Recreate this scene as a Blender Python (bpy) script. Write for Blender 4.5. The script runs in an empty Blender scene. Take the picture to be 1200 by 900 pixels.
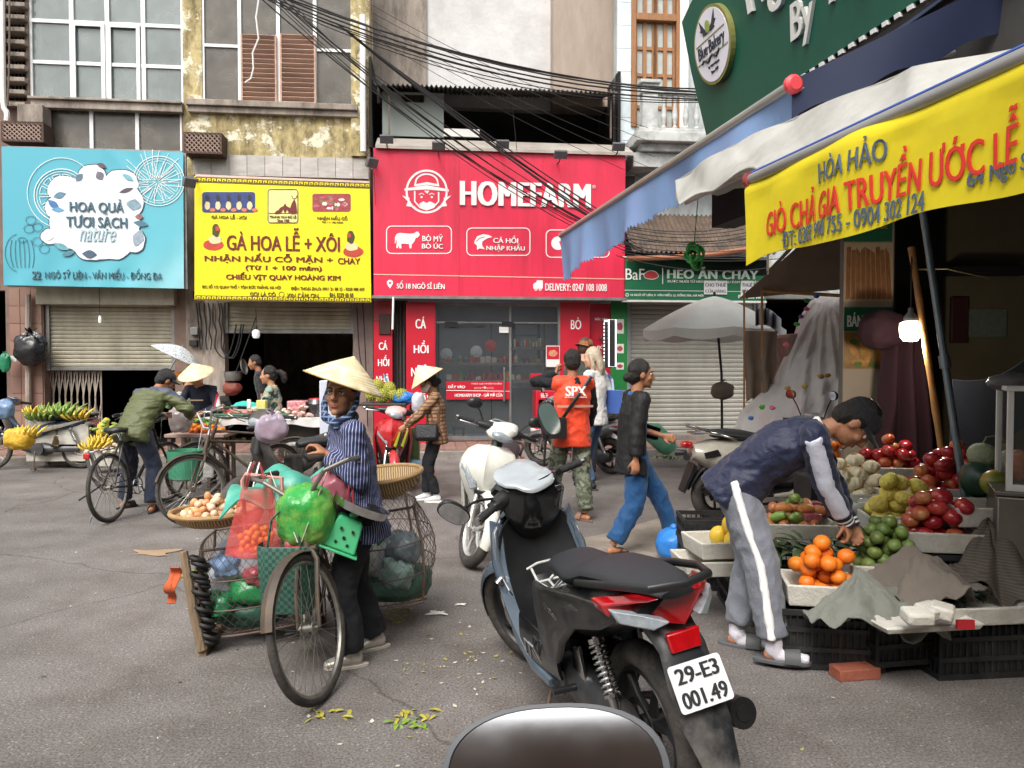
import bpy, bmesh, math, random
from mathutils import Vector, Matrix, noise, Quaternion
random.seed(7)
PI=math.pi; R=math.radians
S=bpy.context.scene; C=S.collection
FX=880.0; CH=1.56; PITCH=math.atan(25/880)
cam=bpy.data.objects.new('camera',bpy.data.cameras.new('camera')); C.objects.link(cam)
cam.location=(0,0,CH); cam.rotation_euler=(R(90)-PITCH,0,0)
cam.data.sensor_width=36; cam.data.lens=36*FX/1200; cam.data.clip_end=2000; cam.data.clip_start=.02
S.camera=cam
W=bpy.data.worlds.new('World'); S.world=W; W.use_nodes=True
nt=W.node_tree; bg=nt.nodes['Background']
sk=nt.nodes.new('ShaderNodeTexSky'); sk.sky_type='NISHITA'; sk.sun_disc=False
SUN_E=R(52); SUN_A=R(200)
sk.sun_elevation=SUN_E; sk.sun_rotation=SUN_A; sk.air_density=1.2; sk.dust_density=6; sk.ozone_density=1
hs=nt.nodes.new('ShaderNodeHueSaturation'); hs.inputs['Saturation'].default_value=.3
nt.links.new(sk.outputs[0],hs.inputs['Color']); nt.links.new(hs.outputs[0],bg.inputs[0]); bg.inputs[1].default_value=.15
sl=bpy.data.lights.new('sun','SUN'); sl.energy=1.0; sl.angle=R(25); sl.color=(1,.97,.93)
so=bpy.data.objects.new('sun',sl); C.objects.link(so)
so.rotation_euler=Vector((math.sin(SUN_A)*math.cos(SUN_E),math.cos(SUN_A)*math.cos(SUN_E),math.sin(SUN_E))).to_track_quat('Z','Y').to_euler()
S.view_settings.view_transform='Standard'; S.view_settings.look='None'; S.view_settings.gamma=1; S.view_settings.exposure=.8
try: S.view_settings.use_curve_mapping=False
except Exception: pass
S.render.engine='CYCLES'; S.cycles.max_bounces=8; S.cycles.transparent_max_bounces=16; S.cycles.caustics_reflective=False; S.cycles.caustics_refractive=False
def P(px,py,Y):
 "a point seen at photo pixel px,py at the depth Y"
 a=(px-600)/FX; b=(py-450)/FX; c=math.cos(PITCH); s=math.sin(PITCH)
 dy=c-s*b; dz=-s-c*b; k=Y/dy
 return Vector((a*k,Y,CH+dz*k))
def PZ(px,py,z=0.0):
 "where the photo pixel meets the level z"
 a=(px-600)/FX; b=(py-450)/FX; c=math.cos(PITCH); s=math.sin(PITCH)
 dy=c-s*b; dz=-s-c*b; k=(z-CH)/dz
 return Vector((a*k,dy*k,z))
SA=R(11.7)   # the side street's shops run this much left of straight ahead
def lin(c):
 if isinstance(c,str): c=[int(c[i:i+2],16)/255 for i in (0,2,4)]
 return tuple((x/12.92 if x<=.04045 else ((x+.055)/1.055)**2.4) for x in c)
MATS={}
def mat(name,col,rough=.6,metal=0,var=.12,scale=6,bump=0,bscale=60,dirt=None,damt=.5,dscale=1.5,coat=0,emis=0,alpha=1,trans=0,stretch=None,rnd=0,spec=.5,fuzz=0,tl=0):
 if name in MATS: return MATS[name]
 m=bpy.data.materials.new(name); m.use_nodes=True; n=m.node_tree.nodes; L=m.node_tree.links; b=n['Principled BSDF']
 c=lin(col); tc=n.new('ShaderNodeTexCoord'); src=tc.outputs['Object']
 if stretch:
  mp=n.new('ShaderNodeMapping'); mp.inputs['Scale'].default_value=stretch; L.new(src,mp.inputs[0]); src=mp.outputs[0]
 ns=n.new('ShaderNodeTexNoise'); ns.inputs['Scale'].default_value=scale; ns.inputs['Detail'].default_value=6; ns.inputs['Roughness'].default_value=.65; L.new(src,ns.inputs['Vector'])
 rp=n.new('ShaderNodeValToRGB'); rp.color_ramp.elements[0].position=.3; rp.color_ramp.elements[1].position=.7
 rp.color_ramp.elements[0].color=(*[x*(1-var) for x in c],1); rp.color_ramp.elements[1].color=(*[min(1,x*(1+var)) for x in c],1)
 L.new(ns.outputs[0],rp.inputs[0]); out=rp.outputs[0]
 if dirt:
  d=lin(dirt); n2=n.new('ShaderNodeTexNoise'); n2.inputs['Scale'].default_value=dscale; n2.inputs['Detail'].default_value=8; n2.inputs['Roughness'].default_value=.7; L.new(src,n2.inputs['Vector'])
  r2=n.new('ShaderNodeValToRGB'); r2.color_ramp.elements[0].position=.42; r2.color_ramp.elements[1].position=.68
  r2.color_ramp.elements[0].color=(0,0,0,1); r2.color_ramp.elements[1].color=(damt,damt,damt,1); L.new(n2.outputs[0],r2.inputs[0])
  mx=n.new('ShaderNodeMixRGB'); mx.inputs[2].default_value=(*d,1); L.new(r2.outputs[0],mx.inputs[0]); L.new(out,mx.inputs[1]); out=mx.outputs[0]
 if rnd:
  oi=n.new('ShaderNodeObjectInfo'); h=n.new('ShaderNodeHueSaturation')
  m1=n.new('ShaderNodeMapRange'); m1.inputs[3].default_value=1-rnd; m1.inputs[4].default_value=1+rnd; L.new(oi.outputs['Random'],m1.inputs[0]); L.new(m1.outputs[0],h.inputs['Value'])
  m3=n.new('ShaderNodeMapRange'); m3.inputs[3].default_value=.5-rnd*.07; m3.inputs[4].default_value=.5+rnd*.07; 
  mm=n.new('ShaderNodeMath'); mm.operation='FRACT'; m4=n.new('ShaderNodeMath'); m4.operation='MULTIPLY'; m4.inputs[1].default_value=7.3; L.new(oi.outputs['Random'],m4.inputs[0]); L.new(m4.outputs[0],mm.inputs[0]); L.new(mm.outputs[0],m3.inputs[0]); L.new(m3.outputs[0],h.inputs['Hue'])
  L.new(out,h.inputs['Color']); out=h.outputs[0]
 L.new(out,b.inputs['Base Color']); b.inputs['Roughness'].default_value=rough; b.inputs['Metallic'].default_value=metal
 b.inputs['Specular IOR Level'].default_value=spec
 rr=n.new('ShaderNodeMapRange'); rr.inputs[3].default_value=max(0,rough-.1); rr.inputs[4].default_value=min(1,rough+.12); L.new(ns.outputs[0],rr.inputs[0]); L.new(rr.outputs[0],b.inputs['Roughness'])
 if coat: b.inputs['Coat Weight'].default_value=coat; b.inputs['Coat Roughness'].default_value=.08
 if fuzz: b.inputs['Sheen Weight'].default_value=fuzz
 if emis: b.inputs['Emission Color'].default_value=(*c,1); b.inputs['Emission Strength'].default_value=emis
 if trans: b.inputs['Transmission Weight'].default_value=trans
 if alpha<1: b.inputs['Alpha'].default_value=alpha
 if bump:
  n3=n.new('ShaderNodeTexNoise'); n3.inputs['Scale'].default_value=bscale; n3.inputs['Detail'].default_value=5; L.new(src,n3.inputs['Vector'])
  bp=n.new('ShaderNodeBump'); bp.inputs['Strength'].default_value=bump; bp.inputs['Distance'].default_value=.02; L.new(n3.outputs[0],bp.inputs['Height']); L.new(bp.outputs[0],b.inputs['Normal'])
 if tl:
  t=n.new('ShaderNodeBsdfTranslucent'); L.new(out,t.inputs[0]); x=n.new('ShaderNodeMixShader'); x.inputs[0].default_value=tl; L.new(b.outputs[0],x.inputs[1]); L.new(t.outputs[0],x.inputs[2]); L.new(x.outputs[0],n['Material Output'].inputs[0])
 MATS[name]=m; return m
def node_mat(name,build,rough=.6,metal=0,coat=0):
 "build(nodes, links, objcoord) -> colour socket"
 if name in MATS: return MATS[name]
 m=bpy.data.materials.new(name); m.use_nodes=True; n=m.node_tree.nodes; L=m.node_tree.links; b=n['Principled BSDF']
 tc=n.new('ShaderNodeTexCoord'); r=build(n,L,tc.outputs['Object'],b)
 if r is not None: L.new(r,b.inputs['Base Color'])
 b.inputs['Roughness'].default_value=rough; b.inputs['Metallic'].default_value=metal
 if coat: b.inputs['Coat Weight'].default_value=coat
 MATS[name]=m; return m
def N_(n,t,**k):
 x=n.new(t)
 for a,v in k.items():
  if a.startswith('i_'): x.inputs[a[2:].replace('_',' ')].default_value=v
  else: setattr(x,a,v)
 return x
def ramp(n,L,src,stops,interp='LINEAR'):
 r=n.new('ShaderNodeValToRGB'); r.color_ramp.interpolation=interp; e=r.color_ramp.elements
 while len(e)<len(stops): e.new(.5)
 for i,(p,c) in enumerate(stops): e[i].position=p; e[i].color=(*lin(c),1)
 L.new(src,r.inputs[0]); return r.outputs[0]
class B:
 def __init__(s): s.v=[]; s.f=[]; s.m=[]; s.c=0; s.X=None
 def add(s,vs,fs):
  o=len(s.v)
  s.v+= [tuple(s.X@Vector(p)) for p in vs] if s.X else [tuple(p) for p in vs]
  s.f+=[[i+o for i in f] for f in fs]; s.m+=[s.c]*len(fs); return s
 def box(s,x0,x1,y0,y1,z0,z1):
  return s.add([(x0,y0,z0),(x1,y0,z0),(x1,y1,z0),(x0,y1,z0),(x0,y0,z1),(x1,y0,z1),(x1,y1,z1),(x0,y1,z1)],
                     [(0,3,2,1),(4,5,6,7),(0,1,5,4),(1,2,6,5),(2,3,7,6),(3,0,4,7)])
 def bar(s,a,b,w,d,up=(0,0,1)):
  "a rectangular bar from a to b, w wide, d along up"
  a=Vector(a); b=Vector(b); t=(b-a).normalized(); u=Vector(up); sd=t.cross(u)
  if sd.length<1e-4: sd=t.cross(Vector((0,1,0)))
  sd.normalize(); u=sd.cross(t).normalized(); sd*=w/2; u=u*(d/2)
  vs=[a-sd-u,a+sd-u,a+sd+u,a-sd+u,b-sd-u,b+sd-u,b+sd+u,b-sd+u]
  return s.add(vs,[(0,1,2,3),(7,6,5,4),(0,4,5,1),(1,5,6,2),(2,6,7,3),(3,7,4,0)])
 def tube(s,pts,r,n=8,side=None,cap=True,closed=False):
  "swept tube; r a number, list, or list of (ra,rb) with ra along the side hint"
  pts=[Vector(p) for p in pts]; k=len(pts)
  if not isinstance(r,(list,tuple)): r=[r]*k
  rings=[]; prev=None
  for i,p in enumerate(pts):
   if closed: t=pts[(i+1)%k]-pts[i-1]
   else: t=(pts[min(i+1,k-1)]-pts[max(i-1,0)])
   if t.length<1e-9: t=Vector((0,0,1))
   t.normalize()
   if side is not None: a=Vector(side)-t*t.dot(Vector(side))
   elif prev is not None: a=prev-t*t.dot(prev)
   else:
    h=Vector((0,0,1)) if abs(t.z)<.9 else Vector((1,0,0)); a=h.cross(t)
   if a.length<1e-5: a=(prev if prev is not None else t.orthogonal())
   a.normalize(); prev=a; b=t.cross(a)
   ra,rb=(r[i] if isinstance(r[i],(list,tuple)) else (r[i],r[i]))
   rings.append([p+a*(ra*math.cos(2*PI*j/n))+b*(rb*math.sin(2*PI*j/n)) for j in range(n)])
  return s.rings(rings,cap,closed)
 def rings(s,rings,cap=True,closed=False):
  n=len(rings[0]); k=len(rings); vs=[q for rg in rings for q in rg]; fs=[]
  for i in range(k if closed else k-1):
   for j in range(n): fs.append((i*n+j,i*n+(j+1)%n,((i+1)%k)*n+(j+1)%n,((i+1)%k)*n+j))
  if cap and not closed: fs.append(tuple(range(n))[::-1]); fs.append(tuple((k-1)*n+j for j in range(n)))
  return s.add(vs,fs)
 def cyl(s,a,b,r0,r1=None,n=12): return s.tube([a,b],[r0,r0 if r1 is None else r1],n)
 def capsule(s,a,b,ra,rb,n=12,side=None):
  "limb with round ends"
  a=Vector(a); b=Vector(b); t=(b-a).normalized(); A=ra if isinstance(ra,(int,float)) else max(ra); Bq=rb if isinstance(rb,(int,float)) else max(rb)
  sc=lambda q,k:(q*k if isinstance(q,(int,float)) else (q[0]*k,q[1]*k))
  pts=[a-t*A*.95,a-t*A*.7,a-t*A*.35,a,b,b+t*Bq*.35,b+t*Bq*.7,b+t*Bq*.95]; rr=[sc(ra,.3),sc(ra,.72),sc(ra,.93),ra,rb,sc(rb,.93),sc(rb,.72),sc(rb,.3)]
  return s.tube(pts,rr,n,side)
 def ell(s,c,r,nu=14,nv=9,M=None):
  if not isinstance(r,(tuple,list)): r=(r,r,r)
  c=Vector(c); vs=[]; fs=[]
  q=[Vector((0,0,-r[2]))]+[Vector((r[0]*math.cos(2*PI*j/nu)*math.sin(PI*i/nv),r[1]*math.sin(2*PI*j/nu)*math.sin(PI*i/nv),-r[2]*math.cos(PI*i/nv))) for i in range(1,nv) for j in range(nu)]+[Vector((0,0,r[2]))]
  vs=[c+((M@x) if M else x) for x in q]; e=len(q)-1
  for j in range(nu): fs.append((0,1+(j+1)%nu,1+j)); fs.append((e,e-nu+j,e-nu+(j+1)%nu))
  for i in range(nv-2):
   for j in range(nu): fs.append((1+i*nu+j,1+i*nu+(j+1)%nu,1+(i+1)*nu+(j+1)%nu,1+(i+1)*nu+j))
  return s.add(vs,fs)
 def lathe(s,prof,n=16,M=None,cap=False,c=(0,0,0)):
  c=Vector(c); rings=[]
  for r,z in prof: rings.append([c+(lambda x:(M@x) if M else x)(Vector((r*math.cos(2*PI*j/n),r*math.sin(2*PI*j/n),z))) for j in range(n)])
  return s.rings(rings,cap)
 def torus(s,c,ax,Rr,r,n=32,k=8,flat=1.0):
  ax=Vector(ax).normalized(); a=ax.orthogonal().normalized(); b=ax.cross(a); c=Vector(c); rings=[]
  for i in range(n):
   t=2*PI*i/n; d=a*math.cos(t)+b*math.sin(t)
   rings.append([c+d*(Rr+r*math.cos(2*PI*j/k))+ax*(r*flat*math.sin(2*PI*j/k)) for j in range(k)])
  return s.rings(rings,False,True)
 def prism(s,pts,d0,d1,fr=None):
  "outline (a,b) extruded d0..d1; fr maps (a,b,d) to a point (default: a->x, d->y, b->z)"
  fr=fr or (lambda a,b,d:(a,d,b)); n=len(pts); vs=[fr(a,b,d0) for a,b in pts]+[fr(a,b,d1) for a,b in pts]
  return s.add(vs,[tuple(range(n)),tuple(range(2*n-1,n-1,-1))]+[(i,i+n,(i+1)%n+n,(i+1)%n) for i in range(n)])
 def grid(s,fn,nu,nv,th=0):
  "sheet fn(u,v)->point, with optional thickness along the normal"
  g=[[Vector(fn(i/nu,j/nv)) for j in range(nv+1)] for i in range(nu+1)]; vs=[q for row in g for q in row]; w=nv+1
  fs=[(i*w+j,(i+1)*w+j,(i+1)*w+j+1,i*w+j+1) for i in range(nu) for j in range(nv)]
  if th:
   nn=[]
   for i in range(nu+1):
    for j in range(nv+1):
     a=g[min(i+1,nu)][j]-g[max(i-1,0)][j]; b=g[i][min(j+1,nv)]-g[i][max(j-1,0)]; c=a.cross(b)
     nn.append(c.normalized() if c.length>1e-12 else Vector((0,0,1)))
   k=len(vs); vs=vs+[p-n*th for p,n in zip(vs,nn)]; fs=fs+[tuple(q+k for q in f[::-1]) for f in fs]
   for i in range(nu): fs.append((i*w,i*w+k,(i+1)*w+k,(i+1)*w)); fs.append((i*w+nv,(i+1)*w+nv,(i+1)*w+nv+k,i*w+nv+k))
   for j in range(nv): fs.append((j,j+1,j+1+k,j+k)); fs.append((nu*w+j,nu*w+j+k,nu*w+j+1+k,nu*w+j+1))
  return s.add(vs,fs)
OFF={}
def mesh_of(name,b,mats,smooth=True,ang=38,off=None):
 me=bpy.data.meshes.new(name); v=b.v
 if off is not None: v=[(x-off[0],y-off[1],z-off[2]) for x,y,z in v]
 me.from_pydata(v,[],b.f); me.update()
 if not isinstance(mats,(list,tuple)): mats=[mats]
 for m in mats: me.materials.append(m)
 if len(mats)>1: me.polygons.foreach_set('material_index',b.m)
 if smooth: me.polygons.foreach_set('use_smooth',[True]*len(me.polygons)); me.set_sharp_from_angle(angle=R(ang))
 bm=bmesh.new(); bm.from_mesh(me); bmesh.ops.recalc_face_normals(bm,faces=bm.faces); bm.to_mesh(me); bm.free()
 return me
def tag(o,label=None,cat=None,group=None,kind=None):
 if label: o['label']=label
 if cat: o['category']=cat
 if group: o['group']=group
 if kind: o['kind']=kind
 return o
def thing(name,label,cat,loc=(0,0,0),rz=0,group=None,off=None,rot=None):
 o=bpy.data.objects.new(name,None); C.objects.link(o); o.empty_display_size=.1
 o.location=loc; o.rotation_euler=rot if rot is not None else (0,0,rz)
 if off is not None: OFF[o.name]=off
 return tag(o,label,cat,group)
def obj(name,b,mats,parent=None,smooth=True,ang=38,bev=0,off=None,me=None,segs=2,kind=None,label=None):
 if off is None and parent is not None: 
  q=parent
  while q is not None and q.name not in OFF: q=q.parent
  off=OFF[q.name] if q is not None else None
 if me is None: me=mesh_of(name,b,mats,smooth,ang,off)
 o=bpy.data.objects.new(name,me); C.objects.link(o)
 if parent is not None: o.parent=parent
 if bev:
  m=o.modifiers.new('bevel','BEVEL'); m.width=bev; m.segments=segs; m.limit_method='ANGLE'; m.angle_limit=R(40); m.harden_normals=False
 if kind: o['kind']=kind
 if label: o['label']=label
 return o
def solo(name,b,mats,label,cat,group=None,base=None,kind=None,**k):
 "a thing that is one mesh; its origin goes to base (default: lowest middle)"
 xs=[p[0] for p in b.v]; ys=[p[1] for p in b.v]; zs=[p[2] for p in b.v]
 base=base or ((min(xs)+max(xs))/2,(min(ys)+max(ys))/2,min(zs))
 o=obj(name,b,mats,None,off=base,**k); o.location=base; return tag(o,label,cat,group,kind)
def copy_tree(o,parent=None):
 c=o.copy(); C.objects.link(c); c.parent=parent
 for ch in [x for x in o.children]: copy_tree(ch,c)
 return c
def sink(ob):
 "evaluate an object's modifiers into a plain mesh"
 dg=bpy.context.evaluated_depsgraph_get(); return bpy.data.meshes.new_from_object(ob.evaluated_get(dg),depsgraph=dg)
def fuse(b,vox,smooth=4,wr=0,wf=10,wseed=0,wdir=(1,1,1),post=None,fine=0):
 "weld overlapping volumes of b into one continuous skin"
 me=bpy.data.meshes.new('tmp'); me.from_pydata(b.v,[],b.f); me.update()
 bm=bmesh.new(); bm.from_mesh(me); bmesh.ops.recalc_face_normals(bm,faces=bm.faces); bm.to_mesh(me); bm.free()
 ob=bpy.data.objects.new('tmp',me); C.objects.link(ob)
 m=ob.modifiers.new('r','REMESH'); m.mode='VOXEL'; m.voxel_size=vox; m.adaptivity=0
 if smooth: k=ob.modifiers.new('s','SMOOTH'); k.factor=.5; k.iterations=smooth
 r=sink(ob); bpy.data.objects.remove(ob); bpy.data.meshes.remove(me)
 if wr or post:
  vs=[0.0]*(3*len(r.vertices)); r.vertices.foreach_get('co',vs); nn=[0.0]*len(vs); r.vertices.foreach_get('normal',nn)
  for i in range(len(r.vertices)):
   p=Vector(vs[3*i:3*i+3]); n=Vector(nn[3*i:3*i+3])
   if wr:
    q=Vector((p.x*wf*wdir[0],p.y*wf*wdir[1],p.z*wf*wdir[2]))+Vector((wseed*3.1,0,0))
    a=noise.noise(q); h=1-abs(a)*2.6; a3=1-abs(noise.noise(q*2.1+Vector((9,3,1))))*2.6; a2=noise.noise(q*.6+Vector((5,5,5)))
    p=p+n*(wr*(h*.75+a3*.4+a2*.6-.35))
   if post: p=post(p,n)
   vs[3*i:3*i+3]=p
  r.vertices.foreach_set('co',vs); r.update()
 r.polygons.foreach_set('use_smooth',[True]*len(r.polygons))
 return r
def fobj(name,b,vox,m,parent,**k):
 me=fuse(b,vox,**k); me.name=name
 me.materials.clear(); me.materials.append(m); me.polygons.foreach_set('material_index',[0]*len(me.polygons))
 o=bpy.data.objects.new(name,me); C.objects.link(o); o.parent=parent; return o
def text_b(s,w,h,bold=0.0,depth=.01,shear=0,spacing=1.0,align='CENTER'):
 "letters as a mesh fitted to w x h, centred on 0,0 in the x,z plane, facing -y"
 for a,c in (('Ơ','O\u031b'),('Ớ','Ó\u031b')): s=s.replace(a,c)
 cu=bpy.data.curves.new('t','FONT'); cu.body=s; cu.size=1; cu.resolution_u=3; cu.offset=0; cu.extrude=.0; cu.shear=shear; cu.space_character=spacing; cu.align_x=align; cu.space_line=.9
 ob=bpy.data.objects.new('t',cu); C.objects.link(ob); me=sink(ob); bpy.data.objects.remove(ob)
 b=B()
 if len(me.vertices)==0: return b
 xs=[v.co.x for v in me.vertices]; ys=[v.co.y for v in me.vertices]
 x0,x1,y0,y1=min(xs),max(xs),min(ys),max(ys); sx=w/(x1-x0); sy=(h/(y1-y0)) if h else sx
 vs=[]; fs=[]; nv=len(me.vertices)
 for q,dx in enumerate((-bold*.8,0,bold*.8) if bold else (0,)):
  vs+=[((v.co.x+dx-(x0+x1)/2)*sx*(1-bold*.5*sx/max(w,1e-6)),-depth/2-.0004*q,(v.co.y-(y0+y1)/2)*sy) for v in me.vertices]; fs+=[tuple(i+nv*q for i in p.vertices) for p in me.polygons]
 b.add(vs,fs)
 from collections import Counter
 ed=Counter(); dr={}
 for f in fs:
  for i in range(len(f)):
   a,c=f[i],f[(i+1)%len(f)]; k=(min(a,c),max(a,c)); ed[k]+=1; dr[k]=(a,c)
 n=len(vs); vs2=[(x,depth/2,z) for x,_,z in vs]; fs2=[f[::-1] for f in fs]
 o=len(b.v); b.v+=vs2; b.f+=[[i+o for i in f] for f in fs2]; b.m+=[0]*len(fs2)
 for k,c in ed.items():
  if c==1: a,e=dr[k]; b.f.append([e,a,a+o,e+o]); b.m.append(0)
 return b
def shift(b,M):
 b.v=[tuple(M@Vector(p)) for p in b.v]; return b
class Frame:
 "a plane with its own axes: u along it, v deep behind it, z up (tilt leans its top forward)"
 def __init__(s,o,ang,tilt=0.0):
  s.O=Vector(o); s.A=ang; s.E=(tilt,0,ang); s.M=Matrix.Rotation(ang,3,'Z')@Matrix.Rotation(tilt,3,'X'); s.U=s.M@Vector((1,0,0)); s.N=s.M@Vector((0,1,0)); s.Z=s.M@Vector((0,0,1))
 def Q(s,px,py,v=0.0):
  o=Vector((0,0,CH)); d=P(px,py,1.0)-o; t=((s.O+s.N*v-o).dot(s.N))/d.dot(s.N); w=o+d*t-s.O; return (w.dot(s.U),w.dot(s.Z))
 def W(s,u,v,z): return s.O+s.U*u+s.N*v+s.Z*z
 def L(s,w): w=Vector(w)-s.O; return (w.dot(s.U),w.dot(s.N),w.z)
 def rect(s,x0,y0,x1,y1,v=0.0):
  xm=(x0+x1)/2; ym=(y0+y1)/2; return (s.Q(x0,ym,v)[0],s.Q(x1,ym,v)[0],s.Q(xm,y1,v)[1],s.Q(xm,y0,v)[1])
 def thing(s,name,label,cat,u,v,z,group=None): return thing(name,label,cat,s.W(u,v,z),0,group,off=(u,v,z),rot=s.E)
 def solo(s,name,b,mats,label=None,cat=None,group=None,kind=None,**k):
  xs=[p[0] for p in b.v]; ys=[p[1] for p in b.v]; zs=[p[2] for p in b.v]; base=((min(xs)+max(xs))/2,(min(ys)+max(ys))/2,min(zs))
  o=obj(name,b,mats,None,off=base,**k); o.location=s.W(*base); o.rotation_euler=s.E; return tag(o,label,cat,group,kind)
 def text(s,t,x0,y0,x1,y1,v,m,parent,bold=0.0,depth=.012,name='lettering',shear=0,spacing=1.0):
  u0,u1,z0,z1=s.rect(x0,y0,x1,y1,v); b=text_b(t,u1-u0,z1-z0,bold,depth,shear,spacing)
  shift(b,Matrix.Translation(((u0+u1)/2,v-depth/2,(z0+z1)/2))); return obj(name,b,m,parent,smooth=False)
 def textq(s,t,xl,yt,yb,xr,v,m,parent,bold=0.0,depth=.004,name='lettering',shear=0,warp=None,ym=None):
  "lettering fixed by its left edge (xl, yt..yb) and the photo column of its right end"
  u0,z1=s.Q(xl,yt,v); _,z0=s.Q(xl,yb,v); u1,_=s.Q(xr,ym if ym is not None else yt,v)
  b=text_b(t,u1-u0,z1-z0,bold,depth,shear); shift(b,Matrix.Translation(((u0+u1)/2,v-depth/2,(z0+z1)/2)))
  if warp: b.v=[(p[0],p[1]+warp(p[0],p[2]),p[2]) for p in b.v]
  return obj(name,b,m,parent,smooth=False)
 def poly(s,pts,v,m,parent,name='print',th=.004,smooth=False):
  b=B(); q=[s.Q(x,y,v) for x,y in pts]; b.prism(q,v-th,v); return obj(name,b,m,parent,smooth=smooth)
 def line(s,pts,v,w,m,parent,name='print_line',closed=False):
  "a flat printed line; pts in photo pixels, w in metres"
  b=B(); s.linesb(b,[pts],v,w,closed); return obj(name,b,m,parent,smooth=False)
 def linesb(s,b,L,v,w,closed=False):
  for pts in L:
   q=[Vector((*s.Q(x,y,v),0)) for x,y in pts]; n=len(q); a=[];c=[]
   for i in range(n):
    t=(q[(i+1)%n]-q[i-1]) if closed else (q[min(i+1,n-1)]-q[max(i-1,0)])
    t.normalize(); p=Vector((-t.y,t.x,0))*(w/2); a.append(q[i]+p); c.append(q[i]-p)
   vs=[(p.x,v,p.y) for p in a]+[(p.x,v,p.y) for p in c]+[(p.x,v-.004,p.y) for p in a]+[(p.x,v-.004,p.y) for p in c]
   fs=[]
   for i in range(n if closed else n-1):
    j=(i+1)%n; fs+=[(i,j,j+n,i+n),(i+2*n,i+3*n,j+3*n,j+2*n),(i,i+2*n,j+2*n,j),(i+n,j+n,j+3*n,i+3*n)]
   if not closed: fs+=[(0,n,3*n,2*n),(n-1,3*n-1,4*n-1,2*n-1)]
   b.add(vs,fs)
F=Frame((0,13.2,0),R(6.0))          # the row of shops across the street; v=0 at the faces of their signs
GO=P(828,160,8.5)
G=Frame((GO.x,GO.y,0),-(PI/2-SA))     # the side street's shop fronts on the right
def arc(cx,cy,rx,ry,a0,a1,n=16): return [(cx+rx*math.cos(R(a0+(a1-a0)*i/n)),cy+ry*math.sin(R(a0+(a1-a0)*i/n))) for i in range(n+1)]
def rrect(x0,y0,x1,y1,r,n=5):
 return arc(x1-r,y0+r,r,r,-90,0,n)+arc(x1-r,y1-r,r,r,0,90,n)+arc(x0+r,y1-r,r,r,90,180,n)+arc(x0+r,y0+r,r,r,180,270,n)
# ================================================================ materials of the street
def asphalt(n,L,o,b):
 a=N_(n,'ShaderNodeTexNoise',i_Scale=.55,i_Detail=5); c=N_(n,'ShaderNodeTexNoise',i_Scale=90,i_Detail=3); g=N_(n,'ShaderNodeTexVoronoi',i_Scale=48)
 w=N_(n,'ShaderNodeTexNoise',i_Scale=2.3,i_Detail=8,i_Roughness=.7)
 for x in (a,c,g,w): L.new(o,x.inputs['Vector'])
 r1=ramp(n,L,a.outputs[0],[(.34,'797572'),(.52,'888481'),(.68,'94908d')]); r2=ramp(n,L,c.outputs[0],[(.35,'4c4846'),(.62,'b4afab')])
 m=N_(n,'ShaderNodeMixRGB',blend_type='OVERLAY',i_Fac=.7); L.new(r1,m.inputs[1]); L.new(r2,m.inputs[2])
 r3=ramp(n,L,w.outputs[0],[(.42,'ffffff'),(.6,'cfc8c2'),(.72,'968d86')]); m2=N_(n,'ShaderNodeMixRGB',blend_type='MULTIPLY',i_Fac=.55); L.new(m.outputs[0],m2.inputs[1]); L.new(r3,m2.inputs[2])
 r4=ramp(n,L,g.outputs['Distance'],[(.0,'d8d4cf'),(.2,'d8d4cf'),(.27,'000000')]); gm=N_(n,'ShaderNodeTexNoise',i_Scale=30,i_Detail=1); L.new(o,gm.inputs['Vector'])
 rg=ramp(n,L,gm.outputs[0],[(.5,'000000'),(.58,'c8c8c8')]); mm=N_(n,'ShaderNodeMixRGB',blend_type='MULTIPLY',i_Fac=1); L.new(r4,mm.inputs[1]); L.new(rg,mm.inputs[2])
 m3=N_(n,'ShaderNodeMixRGB',blend_type='ADD',i_Fac=.35); L.new(m2.outputs[0],m3.inputs[1]); L.new(mm.outputs[0],m3.inputs[2])
 ck=N_(n,'ShaderNodeTexVoronoi',feature='DISTANCE_TO_EDGE',i_Scale=.42); wn=N_(n,'ShaderNodeTexNoise',i_Scale=1.4,i_Detail=6); L.new(o,wn.inputs[0]); wm=N_(n,'ShaderNodeMixRGB',i_Fac=.35); L.new(o,wm.inputs[1]); L.new(wn.outputs['Color'],wm.inputs[2]); L.new(wm.outputs[0],ck.inputs[0])
 rc=ramp(n,L,ck.outputs['Distance'],[(.0,'4a4542'),(.004,'ffffff')]); m4=N_(n,'ShaderNodeMixRGB',blend_type='MULTIPLY',i_Fac=.5); L.new(m3.outputs[0],m4.inputs[1]); L.new(rc,m4.inputs[2])
 bp=N_(n,'ShaderNodeBump',i_Strength=.6,i_Distance=.01); L.new(c.outputs[0],bp.inputs['Height']); L.new(bp.outputs[0],b.inputs['Normal'])
 return m4.outputs[0]
M_road=node_mat('asphalt',asphalt,.75)
M_pave=mat('pavement_tile','8f6a5e',.8,var=.2,scale=3,bump=.3,bscale=40,dirt='5d5650',damt=.7,dscale=2,rnd=.12)
M_kerb=mat('kerb_concrete','8d867e',.85,var=.18,scale=5,bump=.4,bscale=30,dirt='4d4640',damt=.6)
M_grime=mat('stained_concrete','9c9186',.9,var=.22,scale=3,bump=.5,bscale=25,dirt='4a3f36',damt=.8,dscale=2.2,stretch=(1.6,1,.5))
M_brownwall=mat('brown_tiled_wall','7d675b',.8,var=.2,scale=4,bump=.3,bscale=30,dirt='4a3a32',damt=.6)
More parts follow.
